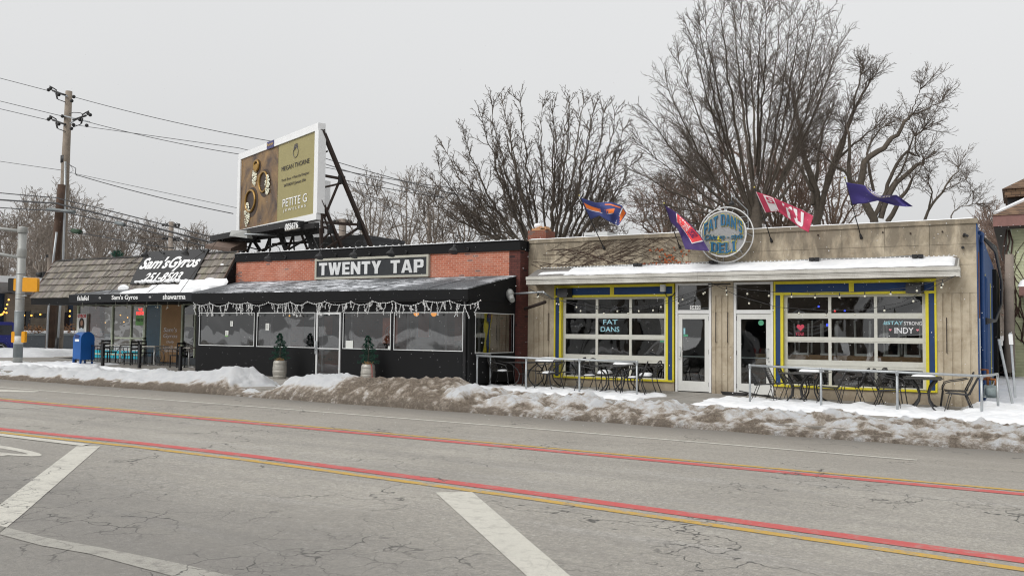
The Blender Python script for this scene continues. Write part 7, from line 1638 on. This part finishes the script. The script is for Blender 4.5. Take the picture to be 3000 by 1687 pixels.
def grow(T, rnd, p, d, L, r, lev, S):
    """S: per-level settings dict: seg, wob, trop, kids, ang, ratio, start"""
    c = S[lev]; n = max(2, int(L/c['seg'])); sl_ = L/n; pts = [p.copy()]; dirs = [d.copy()]; k_in = S[0].get('inside')
    for i in range(n):
        d = (d+Vector((rnd.gauss(0, 1), rnd.gauss(0, 1), rnd.gauss(0, 1)))*c['wob']+Vector((0, 0, 1))*c['trop']*sl_).normalized()
        p = p+d*sl_; pts.append(p.copy()); dirs.append(d.copy())
        if k_in and not k_in(p): break
    m = len(pts)-1
    if m < 1: return
    r1 = max(S[0]['rmin'], r*c.get('taper', .3)); T.add(pts, r, r1)
    if lev+1 >= len(S): return
    q = c['kids']*L; cnt = int(q)+(rnd.random() < q-int(q)); nx_ = S[lev+1]
    for k in range(cnt):
        t = c['start']+(1-c['start'])*((k+rnd.random())/max(1, cnt)); f = t*m; i = min(m-1, int(f)); pp = pts[i].lerp(pts[i+1], f-i)
        LL = L*c['ratio']*(1.15-.75*t)*rnd.uniform(.55, 1.15); LL = max(nx_.get('lmin', .2), min(nx_.get('lmax', 9), LL))
        rr = max(S[0]['rmin'], min(lerp(r, r1, t)*.75, nx_['r']*rnd.uniform(.7, 1.1)*(LL/nx_.get('lref', 2))**.7))
        grow(T, rnd, pp, rdir(dirs[i], R(rnd.uniform(*c['ang'])), rnd), LL, rr, lev+1, S)
def ellips(c, r, zmin=-1, cut=None):
    def f(p): return p.z < zmin or ((p.x-c.x)/r[0])**2+((p.y-c.y)/r[1])**2+((p.z-c.z)/r[2])**2 < 1
    return f
# --- fan trees: each main limb bends from the bole to a given tip of the crown
def fan(D, seed, tips, org, ctl, r0, S, spread, inner, label, base, group='large bare trees behind the shops', bole=None):
    T = TB(); rnd = random.Random(seed); b = dep(base, 1040, D); b.z = 0; J = []
    tl = list(tips)
    for k in range(inner):
        (ax, ay), (bx, by) = rnd.choice(tips), rnd.choice(tips); t = rnd.random(); cx_, cy_ = lerp(ax, bx, t), lerp(ay, by, t); q = org(cx_); w_ = rnd.uniform(.05, .42); tl.append((lerp(cx_, q[0], w_*.5), lerp(cy_, q[1], w_)))
    if bole: T.add([b]+[dep(px, py, D) for px, py in bole[0]], bole[1], bole[2])
    for i, (px, py) in enumerate(tl):
        sx_, sy_ = org(px); dz = rnd.uniform(-spread, spread); A = Vector((sx_+rnd.uniform(-6, 6), sy_+rnd.uniform(-10, 10), D)); C_ = Vector((px, py, D+dz)); cc = ctl(A, C_); n = 14; Q = []
        for k in range(n+1):
            t = k/n; p = A*(1-t)**2+cc*2*t*(1-t)+C_*t*t; q = dep(p.x, p.y, p.z); wv = S[0]['wob']*min(1, t*3); Q.append(q+Vector((rnd.gauss(0, wv), rnd.gauss(0, wv), rnd.gauss(0, wv))))
        L = sum((u-v).length for u, v in zip(Q, Q[1:])); rr = r0*rnd.uniform(.7, 1.15)*(L/10)**.6; T.add(Q, rr, rr*.16); m = len(Q)-1; cnt = int(L*S[0]['kids'])
        for k in range(cnt):
            t = S[0]['start']+(1-S[0]['start'])*((k+rnd.random())/cnt); f = t*m; j = min(m-1, int(f)); pp = Q[j].lerp(Q[j+1], f-j); d = (Q[j+1]-Q[j]).normalized()
            LL = S[0]['len']*rnd.uniform(.5, 1.15)*(1.15-.7*t); dd = rdir(d, R(rnd.uniform(*S[0]['ang'])), rnd)
            grow(T, rnd, pp, dd, LL, min(rr*.6, S[1]['r']*rnd.uniform(.6, 1.1)*(LL/S[0]['len'])**.7), 1, S)
        for k in range(3): grow(T, rnd, Q[-1], rdir((Q[-1]-Q[-2]).normalized(), R(rnd.uniform(5, 35)), rnd), S[0]['len']*.5, S[1]['r']*.5, 1, S)
    return T.build('bare_tree', b, label, 'bark', 'twig', group)
TA = fan(44., 4, [(1275, 592), (1270, 530), (1278, 490), (1308, 445), (1358, 400), (1412, 350), (1440, 318), (1474, 296), (1527, 298), (1585, 318), (1623, 328), (1669, 300), (1707, 303), (1740, 315), (1772, 331), (1804, 345), (1826, 385), (1815, 457), (1840, 485), (1830, 530), (1795, 600)],
    lambda x: (1600+(x-1580)*.22, 742), lambda A, C_: Vector((lerp(A.x, C_.x, .60), lerp(A.y, C_.y, .36), lerp(A.z, C_.z, .5))), .115,
    [dict(wob=.05, kids=3.4, start=.28, len=1.6, ang=(18, 42), rmin=.010), dict(seg=.22, wob=.17, trop=.22, kids=5.2, ang=(20, 48), ratio=.42, start=.15, taper=.3, r=.042), dict(seg=.15, wob=.22, trop=.35, kids=7.5, ang=(20, 50), ratio=.4, start=.12, taper=.4, r=.02, lref=.8, lmin=.25, lmax=.9),
     dict(seg=.1, wob=.25, trop=.4, kids=0, taper=.6, r=.0125, lref=.3, lmin=.12, lmax=.3)], 3.5, 12, 'spreading bare tree with thick crooked upright limbs behind the brick chimney', 1620, bole=([(1622, 800), (1620, 730)], .5, .38))
TBt = fan(43., 9, [(1880, 585), (1882, 510), (1885, 425), (1910, 355), (1955, 255), (1988, 180), (2028, 118), (2066, 75), (2112, 52), (2150, 42), (2196, 40), (2246, 38), (2285, 42), (2320, 48), (2389, 66), (2435, 100), (2455, 140), (1920, 640), (2430, 200), (2450, 300), (2050, 100), (2170, 60), (2340, 90)],
    lambda x: (2213+max(-12, min(12, (x-2213)*.08)), 655-max(0, 90-abs(x-2213))*1.5+max(0, 250-abs(x-2213))*-.25), lambda A, C_: Vector((lerp(A.x, C_.x, .60), lerp(A.y, C_.y, .42), lerp(A.z, C_.z, .5))), .10,
    [dict(wob=.03, kids=2.7, start=.36, len=2.3, ang=(18, 42), rmin=.0068), dict(seg=.35, wob=.06, trop=.06, kids=5.2, ang=(20, 45), ratio=.42, start=.12, taper=.25, r=.030), dict(seg=.25, wob=.09, trop=.10, kids=6.5, ang=(22, 48), ratio=.42, start=.1, taper=.4, r=.012, lref=1.0, lmin=.4, lmax=1.5),
     dict(seg=.25, wob=.12, trop=.08, kids=0, taper=.7, r=.0075, lref=.5, lmin=.22, lmax=.7)], 4.5, 11, 'tallest bare tree with an oval crown of fine twigs, behind the crimson flag', 2215, bole=([(2214, 700), (2214, 560)], .45, .24))
def limbs(D, seed, limb, S, label, name='bare_tree', base=None, bark='bark', twig='twig', group='large bare trees behind the shops', spread=1.5):
    T = TB(); rnd = random.Random(seed); b = dep(base[0], base[1], D); b.z = 0
    for pts, r0, r1 in limb:
        dz = rnd.uniform(-spread, spread); P = []
        for i, (px, py) in enumerate(pts): P.append(dep(px, py, D+dz*i/(len(pts)-1)))
        Q = [P[0]]
        for a, c in zip(P, P[1:]):
            for k in range(1, 4): q_ = a.lerp(c, k/3); q_ += Vector((rnd.gauss(0, .04), rnd.gauss(0, .04), rnd.gauss(0, .04))); Q.append(q_)
        T.add(Q, r0, r1); L = sum((a-c).length for a, c in zip(Q, Q[1:])); m = len(Q)-1
        cnt = int(L*S[0]['kids'])
        for k in range(cnt):
            t = S[0]['start']+(1-S[0]['start'])*((k+rnd.random())/cnt); f = t*m; i = min(m-1, int(f)); pp = Q[i].lerp(Q[i+1], f-i); d = (Q[i+1]-Q[i]).normalized()
            LL = rnd.uniform(.5, 1.2)*S[0]['len']; grow(T, rnd, pp, rdir(d, R(rnd.uniform(*S[0]['ang'])), rnd), LL, S[1]['r']*rnd.uniform(.6, 1.1), 1, S)
        for k in range(S[0].get('tuft', 5)): grow(T, rnd, Q[-1], rdir((Q[-1]-Q[-2]).normalized(), R(rnd.uniform(5, 55)), rnd), S[0]['len']*rnd.uniform(.7, 1.3), S[1]['r'], 1, S)
    return T.build(name, b, label, bark, twig, group)
SC = [dict(kids=2.6, start=.3, len=1.15, ang=(25, 65), rmin=.0075, tuft=7), dict(seg=.22, wob=.10, trop=.05, kids=5.5, ang=(20, 50), ratio=.5, start=.1, taper=.3, r=.022), dict(seg=.2, wob=.14, trop=.05, kids=5.5, ang=(20, 50), ratio=.42, start=.1, taper=.4, r=.011, lref=.9, lmin=.3, lmax=1.3), dict(seg=.15, wob=.18, trop=.1, kids=0, ang=(20, 50), ratio=.3, start=.1, taper=.7, r=.009, lref=.4, lmin=.2, lmax=.6)]
limbs(43, 31, [([(2570, 700), (2560, 640), (2520, 560), (2530, 470), (2590, 430), (2630, 395), (2655, 350), (2672, 335)], .22, .05), ([(2560, 640), (2600, 560), (2610, 500), (2660, 440), (2690, 460), (2680, 400)], .12, .03), ([(2500, 600), (2490, 520), (2488, 400), (2480, 380)], .13, .04), ([(2580, 640), (2620, 540), (2690, 480), (2708, 472)], .14, .06),
     ([(2560, 560), (2540, 450), (2560, 400), (2590, 370)], .08, .03), ([(2600, 650), (2640, 580), (2675, 530)], .13, .06), ([(2520, 560), (2470, 500), (2430, 470), (2400, 440)], .09, .03), ([(2655, 350), (2690, 330), (2730, 310), (2760, 300)], .04, .015), ([(2672, 335), (2680, 290), (2700, 262)], .035, .012), ([(2580, 600), (2640, 500), (2680, 400), (2700, 380)], .07, .02), ([(2488, 400), (2470, 350), (2490, 320)], .05, .02)],
     SC, 'gaunt bare tree with lopped dark limbs reaching right, behind the violet flag', base=(2575, 1040))
limbs(46, 33, [([(2400, 700), (2390, 560), (2350, 420), (2330, 300), (2310, 250)], .22, .05), ([(2400, 640), (2440, 480), (2490, 350), (2525, 280), (2552, 235)], .16, .03), ([(2420, 560), (2470, 420), (2500, 310), (2520, 225)], .12, .03), ([(2380, 560), (2330, 470), (2280, 420)], .1, .03), ([(2440, 480), (2500, 420), (2560, 380)], .08, .03), ([(2380, 600), (2400, 450), (2420, 350)], .12, .04), ([(2525, 280), (2540, 230), (2530, 200)], .04, .015)],
     SC, 'bare tree leaning right between the tallest tree and the lopped one', base=(2400, 1040))
SM = [dict(kids=1.7, start=.2, len=1.5, ang=(25, 75), rmin=.012, tuft=6), dict(seg=.3, wob=.16, trop=.12, kids=4.0, ang=(20, 55), ratio=.5, start=.1, taper=.3, r=.03), dict(seg=.2, wob=.2, trop=.1, kids=4.0, ang=(20, 50), ratio=.42, start=.1, taper=.4, r=.016, lref=.9, lmin=.3, lmax=1.2), dict(seg=.15, wob=.2, trop=.1, kids=0, ang=(20, 50), ratio=.3, start=.1, taper=.7, r=.012, lref=.4, lmin=.2, lmax=.5)]
limbs(48, 35, [([(2690, 700), (2720, 620), (2760, 560), (2790, 520), (2810, 490)], .10, .02), ([(2720, 620), (2730, 560), (2720, 520)], .06, .02), ([(2760, 560), (2800, 540), (2830, 525)], .04, .012)], SC, 'small bare tree rising behind the pale roof cabinet', base=(2690, 1040))
limbs(52, 36, [([(2775, 660), (2795, 620), (2830, 600), (2860, 598)], .05, .012), ([(2830, 600), (2845, 575), (2850, 560)], .03, .012)], SC, 'low arching bare branch tree above the alley end of the deli roof', base=(2775, 1040))
# brownish  thicket behind the deli: several individual trees
rnd = random.Random(77)
def blobtree(px, top, w_, D, seed, label, bark, twig, group, trunk=.16, bot=None, S=SM, nl=9):
    r_ = random.Random(seed); L_ = []; bot = bot or 760
    for k in range(nl):
        a = lerp(-1, 1, (k+.5)/nl)*1.; tx = px+a*w_/2*r_.uniform(.75, 1.05); ty = top+(abs(a)**1.8)*(bot-top)*.55+r_.uniform(0, 15); mx = px+(tx-px)*.42; my = lerp(bot-20, ty, .45)
        L_.append(([(px+r_.uniform(-3, 3), bot), (px+(mx-px)*.4, lerp(bot, my, .5)), (mx, my), (tx*.8+mx*.2, lerp(my, ty, .6)), (tx, ty)], trunk*r_.uniform(.5, .9), .025))
    return limbs(D, seed, L_, S, label, base=(px, 1000), bark=bark, twig=twig, group=group, spread=3)
for px, top, w_, D, sd_, lb in ((2330, 440, 230, 52, 51, 'brownish bare tree in the thicket between the crimson and violet flags'), (2440, 480, 220, 55, 52, 'brownish bare tree in the thicket left of the violet flag'), (2280, 520, 200, 50, 53, 'lower brownish bare tree close behind the crimson flag'), (2060, 520, 260, 50, 54, 'bare tree behind the round sign, left of the tallest trunk'), (1950, 560, 200, 52, 55, 'bare tree low behind the purple flag'), (2140, 440, 260, 54, 56, 'bare tree filling the left foot of the tallest tree')):
    blobtree(px, top, w_, D, sd_, lb, 'bark_brown', 'twig_brown', 'bare trees in the thicket behind the deli', bot=740)
for px, top, w_, D, sd_, lb in ((1085, 560, 150, 60, 61, 'bare tree right of the billboard frame'), (1190, 555, 170, 62, 62, 'bare tree above the tap room sign'), (1270, 580, 130, 58, 63, 'bare tree low at the left foot of the spreading tree'), (1360, 620, 170, 54, 64, 'bare bushy tree behind the coping left of the chimney'), (1760, 640, 140, 56, 65, 'bare bushy tree behind the leftmost flag'), (1480, 640, 130, 56, 66, 'bare bushy tree just left of the chimney')):
    blobtree(px, top, w_, D, sd_, lb, 'bark_pale_haze', 'twig' if px > 1300 else 'bark_pale_haze', 'bare trees behind the tap room', bot=790, trunk=.14, nl=7)
SF = [dict(kids=1.9, start=.2, len=2.3, ang=(25, 70), rmin=.018, tuft=6), dict(seg=.4, wob=.16, trop=.12, kids=2.6, ang=(20, 55), ratio=.5, start=.1, taper=.3, r=.04), dict(seg=.3, wob=.2, trop=.1, kids=2.8, ang=(20, 50), ratio=.42, start=.1, taper=.4, r=.024, lref=.9, lmin=.4, lmax=1.6), dict(seg=.25, wob=.2, trop=.1, kids=0, ang=(20, 50), ratio=.3, start=.1, taper=.7, r=.018, lref=.4, lmin=.3, lmax=.8)]
for px, top, w_, D, sd_, lb in ((10, 690, 150, 85, 71, 'far bare tree at the left edge behind the signal pole'), (95, 630, 170, 80, 72, 'far bare tree left of the utility pole'), (205, 605, 190, 78, 73, 'far bare tree right of the utility pole'), (290, 680, 130, 90, 74, 'far low bare tree over the middle of the shingle roof'), (360, 690, 120, 95, 75, 'far low bare tree left of the slanted gyro sign'), (460, 700, 110, 95, 76, 'far low bare tree behind the slanted gyro sign'), (570, 705, 120, 95, 77, 'far low bare tree left of the billboard foot'), (130, 700, 120, 70, 78, 'far bushy bare tree behind the white roof across the side street')):
    blobtree(px, top, w_, D, sd_, lb, 'bark_pale_haze', 'bark_pale_haze', 'far bare trees on the left', bot=900 if px < 240 else 800, trunk=.28, nl=8, S=SF)
for px, top, w_, D, sd_, lb in ((2905, 660, 110, 75, 81, 'far bare tree over the alley'), (2935, 720, 90, 60, 82, 'brownish bare tree filling the end of the alley'), (2920, 800, 80, 62, 83, 'low brown thicket tree behind the transformer')):
    blobtree(px, top, w_, D, sd_, lb, 'bark_pale_haze', 'twig_brown', 'bare trees beyond the alley', bot=980, trunk=.2, nl=8, S=SF)
q = dep(343, 742, 90); f = MB(); r_ = random.Random(2); f.c = 1.
for k in range(700): d_ = Vector((r_.gauss(0, 1), r_.gauss(0, 1), r_.gauss(0, 1))).normalized()*r_.random()**.4; p = q+Vector((d_.x*.62, d_.y*.6, d_.z*.45-.1)); t_ = Vector((r_.uniform(-1, 1), r_.uniform(-1, 1), r_.uniform(-1, 1)))*.12; f.poly([p, p+t_, p+Vector((t_.z, t_.x, t_.y))])
eg = empty('evergreen_tree', (q.x, q.y, 0), label='small dark evergreen top poking above the shingle roof', cat='tree'); f.build('crown', 'pine', eg); f = MB(); f.tube([(q.x, q.y, 0), (q.x, q.y, q.z)], .12, 6); f.build('trunk', 'bark', eg)
# ================================================================ ACROSS THE STREET (behind the camera: only seen mirrored in the windows)
sheet('far_pavement', [-70, 0, 40], [-36, -31], lambda x, y: zr(x)+.1, 'concrete')
def bank2(x, y):
    c = .45+.25*nz2(x, 2, .4); yc = -31.4; h = c*(sstep(-30.2, yc+.1, y))*(1-sstep(-32.0, -33.6, y))+.1*fbm(x, y, 1.6, 3)
    return (h-.12, .35, 0)
snowfield('far_snow_bank', steps(-55, 25, lambda x: .3), steps(-34.5, -29.8, lambda y: .2), lambda x, y: bank2(x, y), lambda x, y: zr(x), 'snow_dirty', kind='stuff', label='snow bank on the near side of the street', cat='snow')
for i, (x, w_, h_, mt) in enumerate(((-34, 13, 6.5, 'siding_white'), (-17, 11, 6, 'brick_tan'), (0, 12, 6.5, 'siding_grey'), (16, 11, 6, 'siding_green'))):
    hs_ = empty('opposite_house', (x, -46, 0), label=('white sided', 'tan brick', 'grey sided', 'green sided')[i]+' house across the street, mirrored in the shop windows', cat='house')
    f = MB(); f.box(x-w_/2, x+w_/2, -54, -46, -.3, h_); f.build('wall', mt, hs_); f = MB(); f.prism([(x-w_/2-.6, -45.3, h_), (x+w_/2+.6, -45.3, h_), (x, -45.3, h_+3.6)], (0, -9.4, 0)); f.build('roof', 'roof_gravel' if i % 2 else 'house_brown', hs_)
    for k in range(4): f = MB(); a = x-w_/2+1.2+k*(w_-3)/3; f.box(a, a+1.1, -46, -45.95, 1, 2.6); f.build('window', 'car_glass', hs_)
    f = MB(); f.box(x-w_/2, x+w_/2, -45.9, -43.5, 2.9, 3.15); f.build('porch_roof', 'snow', hs_)
boxcar('parked_car', -15.5, -27.6, R(90), 'car_grey', 'grey car parked at the near kerb, mirrored in the porch windows'); boxcar('parked_car', -4.5, -28.2, R(-90), 'house_brown', 'brown car parked at the near kerb, mirrored in the deli windows')
for i, (x, y, sc) in enumerate(((-27, -41, .9), (-11, -42, .75), (4, -43, .8), (-20, -58, 1.1), (-3, -60, 1.1), (12, -58, 1.0))):
    c = copy_tree(TA if i % 2 else TBt); c.location = (x, y, 0); c.scale = (sc*.8, sc*.8, sc*.8); c.rotation_euler = (0, 0, i*1.3); c['label'] = 'bare tree %s across the street, mirrored in the shop windows' % ('before the white house', 'before the tan house', 'before the grey house', 'behind the tan house', 'behind the grey house', 'behind the green house')[i]; c['group'] = 'bare trees across the street'
# ================================================================ FALLING SNOW
rs = random.Random(1); V = []; Fc = []
for k in range(3200):
    t = rs.random(); D = 6+22*rs.random()**.75; px = rs.uniform(-50, 3050); py = rs.uniform(-50, 1250); p = dep(px, py, D)
    if p.y > -3.4 and p.z < 5 and p.y < 14: 
        if p.y > -3.4: p = dep(px, py, rs.uniform(6, 16))
        if p.y > -3.4: continue
    if p.z < .1: continue
    s = rs.uniform(.0025, .0045)*(1 if D > 12 else .45); b = len(V)
    for o in ((s, 0, 0), (-s, 0, 0), (0, s, 0), (0, -s, 0), (0, 0, s*1.3), (0, 0, -s*1.3)): V.append((p.x+o[0], p.y+o[1], p.z+o[2]))
    for a, c_, e in ((0, 2, 4), (2, 1, 4), (1, 3, 4), (3, 0, 4), (2, 0, 5), (1, 2, 5), (3, 1, 5), (0, 3, 5)): Fc.append((b+a, b+c_, b+e))
me = bpy.data.meshes.new('falling_snow'); me.from_pydata(V, [], Fc); me.materials.append(M['snow']); o = bpy.data.objects.new('falling_snow', me); col.objects.link(o); tag(o, 'small snowflakes falling in front of the shops', 'snow', kind='stuff')
